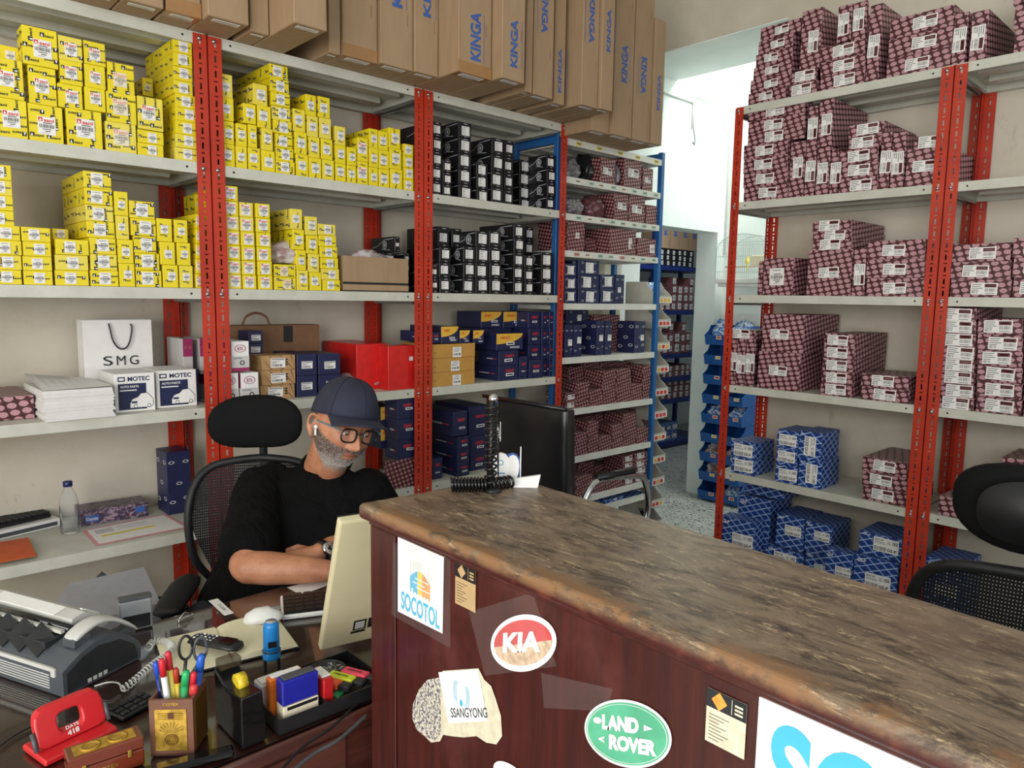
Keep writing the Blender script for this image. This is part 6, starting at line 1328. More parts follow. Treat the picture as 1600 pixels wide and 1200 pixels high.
for k in range(70):
    q = r_.uniform(0, 6.28); rr = .029*math.sqrt(r_.random()); c = Vector((rr*math.cos(q), rr*math.sin(q), .016+.008*r_.random())); d_ = Vector((r_.uniform(-1, 1), r_.uniform(-1, 1), r_.uniform(-.3, .3))).normalized()*.008; e_ = d_.cross(Vector((0, 0, 1))).normalized()*.0022
    b.tube([c-d_, c+d_, c+d_+e_, c-d_*.6+e_], .0006, 0, 4, False)
o = b.build('paper_clips', MATS['chrome'], None, A3); tag(o, 'heap of silver paper clips in the black bowl', 'paper clips', kind='stuff')
for k, (c, nm) in enumerate((((244, 92, 50), 'orange'), ((214, 226, 50), 'yellow'), ((240, 70, 100), 'pink'), ((50, 150, 90), 'green'))):
    x = .140+k*.030; y = .062-k*.004; z = .020
    if k == 3: x, y, z = .134, .045, .005
    t = thing('highlighter', '%s highlighter lying in the organiser tray' % nm, 'highlighter', trw(x, y, z), rt-1.12, 'highlighters in the organiser tray'); mt = mat('hl_'+nm, c, .35, var=.02)
    b = MB(); b.box(-.042, .020, -.0115, .0115, 0, .014, bev=.003); b.text('STABILO BOSS', (0, 0, .0143), XX, (0, 1, 0), -.012, 0, .034, .006, 1, .03); b.build('barrel', [mt, MATS['ink_black']], t); b = MB(); b.box(.0205, .046, -.0105, .0105, .0005, .0135, bev=.003); b.build('pen_cap', MATS['black_plastic'], t)
# pen lying at the very front edge and cables
b = MB(); b.tube(smooth_path([dk(0, 1056, ZK+.004), dk(30, 1038, ZK+.004), dk(62, 1022, ZK+.004)]), .001)
def cable(pts, r, label, m='black_plastic'): b = MB(); b.tube(smooth_path(pts, 8), r, 0, 7); o = b.build('cable', MATS[m]); tag(o, label, 'cable'); return o
cable([dk(-30, 1195, ZK+.004), dk(0, 1166, ZK+.004), dk(30, 1145, ZK+.004), dk(66, 1128, ZK+.004)], .0016, 'thin black cable on the desk left of the hole punch')
cable([dk(430, 1215, ZK+.003), dk(470, 1170, ZK+.003), dk(520, 1135, ZK+.003), dk(572, 1084, ZK+.003)], .0028, 'black cable crossing the near edge of the desk')
cable([dk(445, 1215, ZK+.006), dk(490, 1178, ZK+.006), dk(530, 1155, ZK+.006), dk(572, 1118, ZK+.006)], .0034, 'grey cable crossing the near edge of the desk', 'grey_plastic')
A = dk(180, 1215); B_ = dk(362, 1168); o_, ang, W = frame(A, B_); t = thing('black_bar', 'long black plastic bar lying along the near desk edge', 'bar', (A.x, A.y-.004, ZK+.001), ang); b = MB(); b.box(0, W, -.03, -.004, 0, .014, bev=.004); b.build('bar_body', MATS['black_gloss'], t)
# monitor (back of an all-in-one computer)
Pm = at(500, 1018, 1, 1.44); t = thing('computer_monitor', 'cream backed all-in-one computer seen from behind, beside the counter', 'monitor', (Pm.x, 1.44, ZK), -.20)
zb_ = Pm.z-ZK; wm = .50; hm = .375; tilt = -.20
Mt = Matrix.Translation((0, 0, zb_)) @ Matrix.Rotation(.17, 4, 'X') @ Matrix.Rotation(.07, 4, 'Y') if False else Matrix.Translation((0, 0, zb_)) @ Matrix.Rotation(.42, 4, 'X')
mat('monitor_cream', (214, 204, 166), .4, var=.02)
b = MB(); b.box(0, wm, 0, .022, 0, hm, M=Mt, bev=.005); b.build('back_shell', MATS['monitor_cream'], t)
b = MB(); b.box(.004, wm-.004, .0225, .028, .004, hm-.004, M=Mt); b.build('screen', MATS['black_gloss'], t)
b = MB(); b.box(.07, .10, -.0012, 0, .045, .075, M=Mt); b.box(.105, .14, -.0012, 0, .045, .075, 1, M=Mt); b.box(.066, .10, -.0012, 0, .036, .042, 1, M=Mt); b.box(.074, .096, -.0016, -.0011, .049, .071, 2, M=Mt); b.build('spec_sticker', [MATS['ink_black'], MATS['ink_black'], MATS['print_palegrey']], t)
b = MB(); b.box(.22, .28, .03, .05, 0, zb_+.08); b.box(.15, .35, .0, .14, .0, .006); b.build('stand', MATS['monitor_cream'], t)

# ------------------------------------------------------------------ office chairs with mesh backs
n = NT('mesh_fabric'); s = n.sep(n.node('ShaderNodeTexCoord').outputs['Object']); 
hx = n.math('ABSOLUTE', n.math('SUBTRACT', n.math('FRACT', n.math('MULTIPLY', s[0], 160)), .5)); hz = n.math('ABSOLUTE', n.math('SUBTRACT', n.math('FRACT', n.math('MULTIPLY', s[2], 110)), .5))
hole = n.math('MULTIPLY', n.ramp(hx, .19, .15), n.ramp(hz, .19, .15)); n.link(n.math('SUBTRACT', 1, hole), n.b.inputs['Alpha']); n.col(srgb(20, 20, 22)); n.set(.8)
mat('chair_black', (24, 24, 26), .55, var=.15); mat('headrest_fabric', (18, 18, 19), .85, var=.2, vscale=300, spec=.15)
def office_chair(label, loc, rz, hr_z, seat_z=.46):
    """local: chair faces -y; origin on the floor under the seat"""
    t = thing('office_chair', label, 'chair', loc, rz)
    # headrest pad
    b = MB(); rings = []
    for k in range(9):
        q = -1+2*k/8; yy = .03*q; s_ = math.sqrt(max(0, 1-abs(q)**3))*.16+.84; 
        if abs(q) == 1: s_ = .80
        rings.append([(.150*s_*math.copysign(abs(math.cos(a))**.75, math.cos(a)), .20+yy-.035*abs(math.cos(a))**2*0+.03*(1-abs(math.cos(a))), hr_z+.090*s_*math.copysign(abs(math.sin(a))**.8, math.sin(a))) for a in [2*math.pi*i/32 for i in range(32)]])
    rings = [[(x, y-.12*x*x/.0225*.30, z) for x, y, z in r] for r in rings]
    b.loft(rings); o = b.build('headrest', MATS['headrest_fabric'], t); fixn(o)
    b = MB(); b.loft([[(x*.72, .262+.01*k, hr_z+(z-hr_z)*.72) for x, y, z in rings[4]] for k in range(2)]); b.build('headrest_shell', MATS['chair_black'], t)
    b = MB(); b.tube(smooth_path([(0, .275, hr_z), (0, .31, hr_z-.05), (0, .32, hr_z-.15), (0, .30, hr_z-.25)]), .014, 0, 10); b.lathe([(.012, 0), (.012, .012), (0, .013)], 0, 12, Matrix.Translation((0, .28, hr_z)) @ Matrix.Rotation(-math.pi/2, 4, 'X')); b.build('headrest_stem', MATS['chair_black'], t)
    # back frame outline (rounded trapezoid)
    zt = hr_z-.135; zb = seat_z+.08; P = []
    out = [(-.03, zt+.005), (-.14, zt-.01), (-.195, zt-.06), (-.215, zt-.16), (-.205, zt-.30), (-.165, zb+.05), (-.12, zb), (0, zb-.01), (.12, zb), (.165, zb+.05), (.205, zt-.30), (.215, zt-.16), (.195, zt-.06), (.14, zt-.01), (.03, zt+.005)]
    curve = lambda x, z: .235-1.1*x*x+.05*math.sin((z-zb)/(zt-zb)*math.pi*1.0)*-1
    pts = smooth_path([(x, curve(x, z), z) for x, z in out]+[(-.03, curve(-.03, zt), zt+.005)], 4)
    b = MB(); b.tube(pts, .013, 0, 10, False); b.build('back_frame', MATS['chair_black'], t)
    b = MB(); NX, NZ = 14, 18; vs = []; 
    def halfw(z):
        f = (z-zb)/(zt-zb); return .12+.095*min(1, f*1.6)**.8-.06*max(0, (f-.82)/.18)**2
    for j in range(NZ+1):
        z = zb+(zt-zb)*j/NZ; hw = halfw(z)
        for i in range(NX+1): x = -hw+2*hw*i/NX; vs.append((x, curve(x, z), z))
    b.add(vs, [(j*(NX+1)+i, j*(NX+1)+i+1, (j+1)*(NX+1)+i+1, (j+1)*(NX+1)+i) for j in range(NZ) for i in range(NX)], 0, None, True); b.build('back_mesh', MATS['mesh_fabric'], t)
    b = MB(); b.tube(smooth_path([(0, .30, zt-.10), (0, .33, zt-.3), (0, .30, seat_z+.02), (0, .12, seat_z-.05)]), .02, 0, 10); b.build('back_spine', MATS['chair_black'], t)
    b = MB(); b.box(-.24, .24, -.24, .22, seat_z-.05, seat_z+.03, bev=.03); b.build('seat', MATS['headrest_fabric'], t)
    for sx in (-1, 1):
        b = MB(); rings = []
        for yy, w_ in ((-.20, .02), (-.19, .038), (-.10, .045), (.02, .045), (.07, .036), (.08, .02)): rings.append([(sx*.195+w_*math.cos(a), yy-.03, seat_z+.185+.012*math.sin(a)) for a in [2*math.pi*i/14 for i in range(14)]])
        b.loft(rings); o = fixn(b.build('armrest', MATS['chair_black'], t)); b = MB(); b.tube(smooth_path([(sx*.195, -.05, seat_z+.175), (sx*.235, -.03, seat_z+.08), (sx*.235, 0, seat_z-.03), (sx*.18, 0, seat_z-.05)]), .016, 0, 8); b.build('armrest_support', MATS['chair_black'], t)
    b = MB(); b.lathe([(.05, .07), (.045, .12), (.028, .14), (.028, seat_z-.05)], 0, 16); b.build('gas_column', MATS['chair_black'], t)
    for k in range(5):
        a = 2*math.pi*k/5+.3; b = MB(); b.tube([(0, 0, .10), (.29*math.cos(a), .29*math.sin(a), .075)], [.026, .016], 0, 8); l = b.build('base_leg', MATS['chair_black'], t)
        b = MB(); b.lathe([(.010, -.022), (.027, -.02), (.027, .02), (.010, .022)], 0, 16, Matrix.Translation((.30*math.cos(a), .30*math.sin(a), .028)) @ Matrix.Rotation(a, 4, 'Z') @ Matrix.Rotation(math.pi/2, 4, 'X')); b.build('caster', MATS['black_gloss'], l)
    return t
Hr = atd(402, 660, 2.46)
TF = math.atan2(-.845, -.535)     # direction the torso and chair face
rzc = TF+math.pi/2; fwd = Vector((math.cos(TF), math.sin(TF), 0))
office_chair('black mesh office chair the seated man sits in', (Hr.x+fwd.x*.2, Hr.y+fwd.y*.2, 0), rzc, Hr.z)
Hr2 = atd(1628, 806, 1.42); rz2 = math.radians(106)
f2 = Vector((math.sin(rz2), -math.cos(rz2), 0))
office_chair('black mesh office chair seen from behind at the right edge of the photo', (Hr2.x+f2.x*.26, Hr2.y+f2.y*.26, 0), rz2, Hr2.z)
# leather visitor chair behind the counter
t = thing('leather_chair', 'black leather chair with chrome arms behind the far end of the counter', 'chair', (0, 0, 0)); 
A = at(764, 619, 0, 1.95); B_ = at(893, 623, 0, 1.95); hb2 = A.z; yl, yr = A.y, B_.y; wc = yl-yr; t.location = (1.95, (yl+yr)/2, 0)
mat('leather', (22, 22, 24), .28, var=.1)
b = MB(); rings = []
for k in range(10):
    z = .50+(hb2-.50)*k/9; d0 = .0+.05*((z-.5)/(hb2-.5)); th = .045
    w_ = wc/2*(1 if 0 < k < 9 else .985); rings.append([(d0*-.4, -w_, z), (d0*-.4-.010, -w_*.9, z), (d0*-.4-.014, 0, z), (d0*-.4-.010, w_*.9, z), (d0*-.4, w_, z), (d0*-.4+th, w_, z), (d0*-.4+th+.02, w_*.6, z), (d0*-.4+th+.02, -w_*.6, z), (d0*-.4+th, -w_, z)])
b.loft(rings, 0, None, True, True); o = fixn(b.build('backrest', MATS['leather'], t)); md = o.modifiers.new('b', 'BEVEL'); md.width = .008; md.segments = 2; md.limit_method = 'ANGLE'
b = MB(); e_ = [(-.03, -wc/2, hb2+.004), (-.03, wc/2, hb2+.004)]; b.tube(e_, .008, 0, 8); b.build('piping', MATS['leather'], t)
b = MB(); b.box(.03, .50, -wc/2, wc/2, .42, .50, bev=.02); b.build('seat', MATS['leather'], t)
for sy in (-1, 1):
    y = sy*(wc/2+.03); b = MB(); b.tube(smooth_path([(.02, y, .72), (.10, y, .86), (.30, y, .86), (.42, y, .82), (.44, y, .66), (.30, y, .43)]), .014, 0, 10); b.build('arm', MATS['chrome'], t)
    b = MB(); b.tube([(.12, y, .877), (.34, y, .875)], .016, 0, 10); b.build('arm_pad', MATS['leather'], t)
    b = MB(); b.tube(smooth_path([(.45, y*.9, .43), (.46, y*.9, .05), (.40, y*.9, .014), (.0, y*.9, .014)]), .013, 0, 10); b.build('leg', MATS['chrome'], t)

# ------------------------------------------------------------------ the seated man
Hc = Vector((1.130, 1.978, 1.147))
HR = Matrix.Rotation(math.radians(-1.4), 4, 'Z') @ Matrix.Rotation(math.radians(5), 4, 'X') @ Matrix.Rotation(math.radians(11.5), 4, 'Y')
HM = Matrix.Translation(Hc) @ HR @ Matrix.Scale(1.07, 4)          # head local (face to -y, his left is +x) -> world
PO = Vector((1.12, 2.25, 0)); person = thing('person', 'seated man in black t-shirt, navy cap and glasses working at the desk', 'person', PO); PI_ = Matrix.Translation(-PO)
def gss(a, s): return math.exp(-(a/s)**2)
def head_verts():
    NU, NV = 112, 84; vs = []; 
    for j in range(NV+1):
        ph = math.pi*j/NV; 
        for i in range(NU):
            th = 2*math.pi*i/NU; sx_, cx_ = math.sin(th), math.cos(th); e_ = .80 if cx_ > 0 else 1.0; x = math.sin(ph)**.9*math.copysign(abs(sx_)**e_, sx_); y = -math.sin(ph)**.9*math.copysign(abs(cx_)**e_, cx_); z = math.cos(ph)
            X = x*.078; Y = y*.098 if y > 0 else y*.090; Zc = z*.118
            Y += .008
            if Zc < -.02:   # jaw: narrower, flatter sides, back of the skull cut away below the ear
                k = min(1, (-Zc-.02)/.095); X *= 1-.13*k**1.6; 
                if y > 0: Y *= 1-.45*k
            if y < 0:
                f = abs(y)**.5; flat = 1-.10*gss(X, .045)*0; 
                d = 0
                d += .010*gss(X, .010)*gss(Zc+.012, .022)
                d += .029*gss(X, .0145)*gss(Zc+.044, .015)+.013*gss(X, .011)*gss(Zc+.026, .015)
                d += .007*(gss(X-.013, .008)+gss(X+.013, .008))*gss(Zc+.045, .008)
                d -= .011*(gss(X-.032, .017)+gss(X+.032, .017))*gss(Zc-.000, .012)
                d += .006*(gss(X-.030, .024)+gss(X+.030, .024))*gss(Zc-.021, .009)
                d += .005*(gss(X-.045, .02)+gss(X+.045, .02))*gss(Zc+.030, .02)
                d += .006*gss(X, .030)*gss(Zc+.068, .02)
                d += .0060*gss(X, .021)*gss(Zc+.0665, .0050)+.0075*gss(X, .018)*gss(Zc+.0800, .0060)
                d -= .0050*gss(X, .024)*gss(Zc+.0730, .0022)
                d -= .0050*gss(X, .020)*gss(Zc+.0910, .006)
                d += .0120*gss(X, .024)*gss(Zc+.1060, .015)
                Y -= d*f
            vs.append((X, Y, Zc))
    fs = [(j*NU+i, j*NU+(i+1) % NU, (j+1)*NU+(i+1) % NU, (j+1)*NU+i) for j in range(NV) for i in range(NU)]
    return vs, fs
def limb(b, pts, rad, n_=20, M=None, flat=None):
    """tapered limb with rounded ends; flat = (axis vector, factor) squeezes the section"""
    P = [Vector(p) for p in pts]; r = list(rad); t0 = (P[0]-P[1]).normalized(); t1 = (P[-1]-P[-2]).normalized()
    P = [P[0]+t0*r[0]*.75, P[0]+t0*r[0]*.45]+P+[P[-1]+t1*r[-1]*.45, P[-1]+t1*r[-1]*.75]; r = [r[0]*.35, r[0]*.8]+r+[r[-1]*.8, r[-1]*.35]
    b.tube(P, r, 0, n_, True, M)
body = MB(); vs, fs = head_verts(); body.add(vs, fs, 0, HM, True)
Rs, Ls = atd(408, 756, 2.36), atd(574, 758, 2.34)
NB = (Rs+Ls)/2+Vector((.0, .03, .03)); NB = atd(510, 728, 2.37)
hb = HM @ Vector((0, .035, -.06)); limb(body, [NB+Vector((.0, .02, -.06)), NB, (NB+hb)/2+Vector((0, .0, .0)), hb], [.080, .070, .066, .064])
limb(body, [HM @ Vector((0, -.02, -.085)), (HM @ Vector((0, .0, -.12)))*.5+NB*.5], [.035, .05])
# ears
for sx in (-1, 1):
    b_ = []; EC = Vector((sx*.0765, .016, -.010))
    rim = [(0.0, .030), (.012, .031), (.020, .022), (.022, .008), (.018, -.008), (.010, -.022), (.003, -.032), (-.006, -.026)]
    pts = [EC+Vector((sx*(.004+.010*min(1, max(0, y/.02))), y, z)) for y, z in rim]; limb(body, [HM @ p for p in smooth_path(pts, 3)], [.0048]*(len(smooth_path(pts, 3))), 8)
    limb(body, [HM @ (EC+Vector((0, .004, .018))), HM @ (EC+Vector((sx*.003, .008, 0))), HM @ (EC+Vector((0, .0, -.018)))], [.007, .010, .007], 10)
# arms
El_R = at(384, 886, 2, .785); Wr_R = at(514, 892, 2, .775)
Wr_L = at(497, 864, 2, .792); El_L = Vector((1.29, 1.99, .80)); 
limb(body, [Rs, Rs.lerp(El_R, .5), El_R], [.060, .055, .046]); limb(body, [El_R, El_R.lerp(Wr_R, .3), El_R.lerp(Wr_R, .65), Wr_R], [.046, .047, .040, .030])
limb(body, [Ls, Ls.lerp(El_L, .5), El_L], [.060, .052, .045]); limb(body, [El_L, El_L.lerp(Wr_L, .35), El_L.lerp(Wr_L, .7), Wr_L], [.045, .047, .037, .028])
def hand(b, W0, dirv, up, side, curl=.5, s=1.0):
    """W0 wrist, dirv along the palm, up = back of the hand, side = towards the thumb"""
    d = Vector(dirv).normalized(); u = (Vector(up)-d*Vector(up).dot(d)).normalized(); q = d.cross(u); q = q if q.dot(Vector(side)) > 0 else -q
    pal = []
    for f, w_, h in ((0, .028, .022), (.02, .032, .020), (.05, .040, .017), (.078, .042, .014), (.09, .036, .010)):
        c = W0+d*f*s; pal.append([c+q*(w_*math.cos(a))*s+u*(h*math.sin(a))*s for a in [2*math.pi*i/16 for i in range(16)]])
    b.loft(pal)
    for k, (off, L) in enumerate(((.030, .070), (.0105, .078), (-.0095, .073), (-.028, .058))):
        p = W0+d*.083*s+q*off*s; a = 0; pts = [p-d*.012]; 
        for seg, f in enumerate((.45, .3, .25)):
            a += curl*(.5+.35*seg+.08*k); p = p+(d*math.cos(a)-u*math.sin(a))*L*f*s; pts.append(p.copy())
        limb(b, pts, [.0092*s, .0088*s, .0080*s, .0070*s], 10)
    p0 = W0+d*.022*s+q*.026*s-u*.004; limb(b, [p0, p0+(d*.5+q*.75-u*.2).normalized()*.036*s, p0+(d*.5+q*.75-u*.2).normalized()*.036*s+(d*.85+q*.3-u*.35).normalized()*.032*s], [.0125*s, .0105*s, .0085*s], 10)
dR = (Wr_R-El_R).normalized(); hand(body, Wr_R, dR+Vector((0, -.05, -.08)), (0, -.15, 1), (-.2, -1, 0), .42)
dL = (Wr_L-El_L).normalized(); hand(body, Wr_L, dL+Vector((0, .42, -.10)), (0, -.5, 1), (0, 1, 0), .5)
# legs under the desk and feet
hip = Vector((Hr.x+fwd.x*.30, Hr.y+fwd.y*.30, .53)); lt = Vector((-fwd.y, fwd.x, 0))*-1
for sg in (-1, 1):
    h0 = hip+lt*.10*sg; kn = h0+fwd*.36+Vector((0, 0, .0))+lt*.06*sg; an = kn+fwd*.02; an.z = .09
    limb(body, [kn+Vector((0, 0, -.05)), kn.lerp(an, .5), an], [.055, .055, .036]); limb(body, [an+Vector((0, 0, -.03)), an+fwd*.14+Vector((0, 0, -.052))], [.036, .028])
limb(body, [NB+Vector((0, .02, -.08)), hip+Vector((0, 0, .05))], [.08, .10])
n = NT('skin'); P = n.obj(); Minv = (HR.inverted()).to_euler(); 
mp = n.mapping(P, (1, 1, 1), (0, 0, 0), tuple(-(Hc-PO))); mp = n.mapping(mp, (1, 1, 1), tuple(Minv)); hx_, hy_, hz_ = n.sep(mp)[0], n.sep(mp)[1], n.sep(mp)[2]
ax_ = n.math('ABSOLUTE', hx_)
# beard zone: below a line from the sideburn down to the mouth corner, not on the lips
line_z = n.math('ADD', n.math('MULTIPLY', n.math('ADD', hy_, .0), .50), -.006)   # rises towards the ear
low = n.ramp(n.math('SUBTRACT', line_z, hz_), -.004, .014); infront = n.math('SUBTRACT', 1, n.ramp(hy_, .014, .026)); bz = n.math('MULTIPLY', low, infront); bz = n.math('MULTIPLY', bz, n.ramp(hz_, -.150, -.120))
lip = n.math('MULTIPLY', n.math('MULTIPLY', n.ramp(n.math('SUBTRACT', .022, ax_), -.003, .003), n.ramp(n.math('SUBTRACT', .0125, n.math('ABSOLUTE', n.math('ADD', hz_, .0735))), -.002, .003)), n.ramp(n.math('MULTIPLY', hy_, -1), .06, .07))
mus = n.math('MULTIPLY', n.math('MULTIPLY', n.ramp(n.math('SUBTRACT', .034, ax_), -.004, .006), n.ramp(n.math('SUBTRACT', .008, n.math('ABSOLUTE', n.math('ADD', hz_, .0585))), -.003, .003)), n.ramp(n.math('MULTIPLY', hy_, -1), .06, .07))
nos = n.math('MULTIPLY', n.ramp(n.math('SUBTRACT', .022, ax_), 0, .004), n.ramp(hz_, -.056, -.051))
bz = n.math('MULTIPLY', n.math('MAXIMUM', bz, mus), n.math('SUBTRACT', 1, n.math('MAXIMUM', lip, nos)), None, True)
st = n.noise(mp, 480, 3, .8); stub = n.ramp(st, .42, .54); big_ = n.noise(mp, 22, 3)
side_h = n.math('MULTIPLY', n.math('MULTIPLY', n.ramp(hz_, -.02, .0), n.ramp(n.math('SUBTRACT', .0, hy_), -.06, -.05)), 0)
skin = n.mix(n.ramp(n.noise(P, 14, 5, .6), .3, .7), srgb(170, 112, 82), srgb(196, 138, 104)); skin = n.mix(n.math('MULTIPLY', n.ramp(n.noise(P, 70, 3), .5, .8), .25), skin, srgb(150, 84, 62))
beard = n.mix(stub, n.mix(big_, srgb(62, 46, 38), srgb(44, 36, 32)), n.mix(n.ramp(hz_, -.105, -.07), srgb(184, 176, 168), srgb(122, 98, 84)))
c = n.mix(n.math('MULTIPLY', bz, .88), skin, beard); c = n.mix(n.math('MULTIPLY', lip, .6), c, srgb(150, 88, 76))
# arm hair speckle
ah = n.ramp(n.noise(n.mapping(P, (1, 1, 2.5), (0, .5, .4)), 260, 3, .7, 1.0), .58, .70); arm = n.math('SUBTRACT', 1, n.ramp(n.sep(P)[2], .86, .90)); c = n.mix(n.math('MULTIPLY', n.math('MULTIPLY', ah, arm), .55), c, srgb(96, 58, 40))
n.col(c); n.bump(n.noise(P, 180, 4), .2, .001); n.b.inputs['Subsurface Weight'].default_value = .08; n.b.inputs['Subsurface Radius'].default_value = (.01, .004, .002); n.set(.5)
def w2p(b): b.v = [PI_ @ v for v in b.v]; return b
o = w2p(body).build('body', MATS['skin'], person); md = o.modifiers.new('r', 'REMESH'); md.mode = 'VOXEL'; md.voxel_size = .0032; md.use_smooth_shade = True; md = o.modifiers.new('sm', 'SMOOTH'); md.factor = .5; md.iterations = 2
def hpart(name, b, mats, par=person):
    b.v = [PI_ @ (HM @ v) for v in b.v]; return b.build(name, mats, par)
# eyes, brows
for sx in (-1, 1):
    b = MB(); b.lathe([(0, -.0118), (.006, -.0102), (.0102, -.006), (.0118, 0), (.0102, .006), (.006, .0102), (0, .0118)], 0, 16, Matrix.Translation((sx*.0315, -.0705, -.001)) @ Matrix.Rotation(math.pi/2+.35, 4, 'X'))
    b.disc((sx*.0315, -.0812, -.0052), XX, (0, .34, .94), 0, 0, .0052, .0052, 1, 16); hpart('eye', b, [mat('eye_white', (214, 204, 196), .2), mat('iris', (48, 32, 24), .15)])
    b = MB(); P = [(sx*(.014+.008*k), -.0905+.0012*k*k*.6+.0, .0195+.0035*math.sin(k/4*math.pi)) for k in range(5)]; b.tube(smooth_path(P), [.0028]*(len(smooth_path(P))), 0, 6); hpart('eyebrow', b, mat('brow', (44, 34, 30), .9))
    b = MB(); rings = []   # upper lid
    for k in range(7):
        a = math.radians(-8+k*16); rings.append([(sx*.0315+.0128*math.cos(q)*1.0, -.0705-.0128*math.cos(a)*math.sin(q), -.001+.0128*math.sin(a)*1.0*math.sin(q) if 0 else -.001+.0128*math.sin(a)) for q in [math.pi*i/12 for i in range(13)]])
    vs = [p for r in rings for p in r]; b.add(vs, [(j*13+i, j*13+i+1, (j+1)*13+i+1, (j+1)*13+i) for j in range(6) for i in range(12)], 0, None, True); hpart('eyelid', b, mat('lid_skin', (164, 110, 84), .5))
# stubble: short hairs standing on the jaw, chin and upper lip
hv, hf = head_verts(); r = random.Random(11); b = MB(); NU_ = 112
def beard_zone(x, y, z):
    if y > .018 or z < -.128: return 0
    lip_ = abs(x) < .021 and abs(z+.0735) < .0115 and y < -.065
    if lip_: return 0
    if abs(x) < .034 and abs(z+.0585) < .0065 and y < -.065: return 1
    return 1 if (.50*y-.006)-z > .004 and not (abs(x) < .024 and z > -.052) else 0
for q in hf:
    P = [hv[i] for i in q]; c = [sum(p[k] for p in P)/4 for k in range(3)]
    if not beard_zone(*c): continue
    nr = Vector((c[0], c[1]*1.0-.01, c[2]*.25)).normalized(); ar = ((Vector(P[1])-Vector(P[0])).length*(Vector(P[3])-Vector(P[0])).length)
    for k in range(max(1, int(ar*.42e6))):
        u_, v_ = r.random(), r.random(); p = Vector(P[0]).lerp(Vector(P[1]), u_).lerp(Vector(P[3]).lerp(Vector(P[2]), u_), v_); d_ = (nr*.75+Vector((r.uniform(-.5, .5), r.uniform(-.3, .3), -.8))).normalized()*r.uniform(.0025, .0045); sd = d_.cross(nr).normalized()*.00028
        gz = min(1, max(0, (-.055-c[2])/.05)); b.add([p-sd, p+sd, p+d_+nr*.0008], [(0, 1, 2)], 0 if r.random() < .30+.5*gz else 1)
hpart('beard', b, [mat('hair_grey', (206, 200, 194), .7), mat('hair_dark', (46, 36, 32), .7)])['kind'] = 'stuff'
# short hair under the cap at the sides and back
b = MB(); vs = []; NU = 40
for j in range(9):
    z = .055-.075*j/8
    for i in range(NU+1):
        th = math.radians(-8+196*i/NU); cx, sy = math.cos(th), math.sin(th); k = math.sqrt(max(0.01, 1-(z/.118)**2)); low_ = 1-.02*j*.3
        vs.append((cx*.0785*k*low_, sy*.0995*k*low_+.0085, z-.01*(1 if sy > .3 else 0)))
b.add(vs, [(j*(NU+1)+i, j*(NU+1)+i+1, (j+1)*(NU+1)+i+1, (j+1)*(NU+1)+i) for j in range(8) for i in range(NU)], 0, None, True); o = hpart('hair', b, mat('hair_short', (62, 52, 46), .9, var=.4, vscale=700))
# cap: crown + brim
n = NT('cap_fabric'); n.col(n.mix(n.ramp(n.noise(n.obj(), 12, 3), .3, .7), srgb(30, 32, 50), srgb(40, 42, 62))); n.bump(n.noise(n.obj(), 700, 2), .25, .0006); n.set(.8)
b = MB(); rings = []; NU = 48
for j in range(15):
    f = j/14; ph = math.pi/2*f; rr = math.cos(ph)**.75 if f < 1 else .001; z = .030+.112*math.sin(ph)**1.05
    rings.append([(.0885*rr*math.sin(2*math.pi*i/NU), (.106 if math.cos(2*math.pi*i/NU) < 0 else .108)*rr*-math.cos(2*math.pi*i/NU)+.006, z+.012*math.cos(2*math.pi*i/NU)*(1-f)) for i in range(NU)])
b.loft(rings, 0, None, False); 
cap = hpart('cap', b, MATS['cap_fabric']); md = cap.modifiers.new('s', 'SOLIDIFY'); md.thickness = .002
b = MB(); 
for i in (0, 8, 16, 24, 32, 40):
    P = [Vector(r[i])*1.0 for r in rings]; b.tube([p+(p-Vector((0, .006, .05))).normalized()*.0008 for p in P], .0009, 0, 4, False)
seam = hpart('seam', b, mat('cap_seam', (24, 26, 42), .8), cap)
b = MB(); b.lathe([(0, -.003), (.007, -.002), (.006, .003), (0, .005)], 0, 12, Matrix.Translation((0, .006, .139))); hpart('cap_button', b, MATS['cap_fabric'], cap)
b = MB(); b.disc((0.0, 0, 0), XX, ZZ, 0, 0, .0001, .0001, 0, 4); b = MB(); N, K = 24, 8; vs = []
for k in range(K+1):
    s_ = k/K
    for i in range(N+1):
        q = -1.12+2.24*i/N; x = .0865*math.sin(q); y0 = .006-.106*math.cos(q)+.004; ext = .070*math.cos(q*.80)**.8*s_; z = .040+.010*(math.cos(q)-1)-.006*s_*s_-.002*s_-.014*(q/1.12)**2*s_
        vs.append((x*(1+.10*s_), y0-ext, z))
b.add(vs, [(k*(N+1)+i, k*(N+1)+i+1, (k+1)*(N+1)+i+1, (k+1)*(N+1)+i) for k in range(K) for i in range(N)], 0, None, True); o = hpart('brim', b, MATS['cap_fabric'], cap); md = o.modifiers.new('s', 'SOLIDIFY'); md.thickness = .003
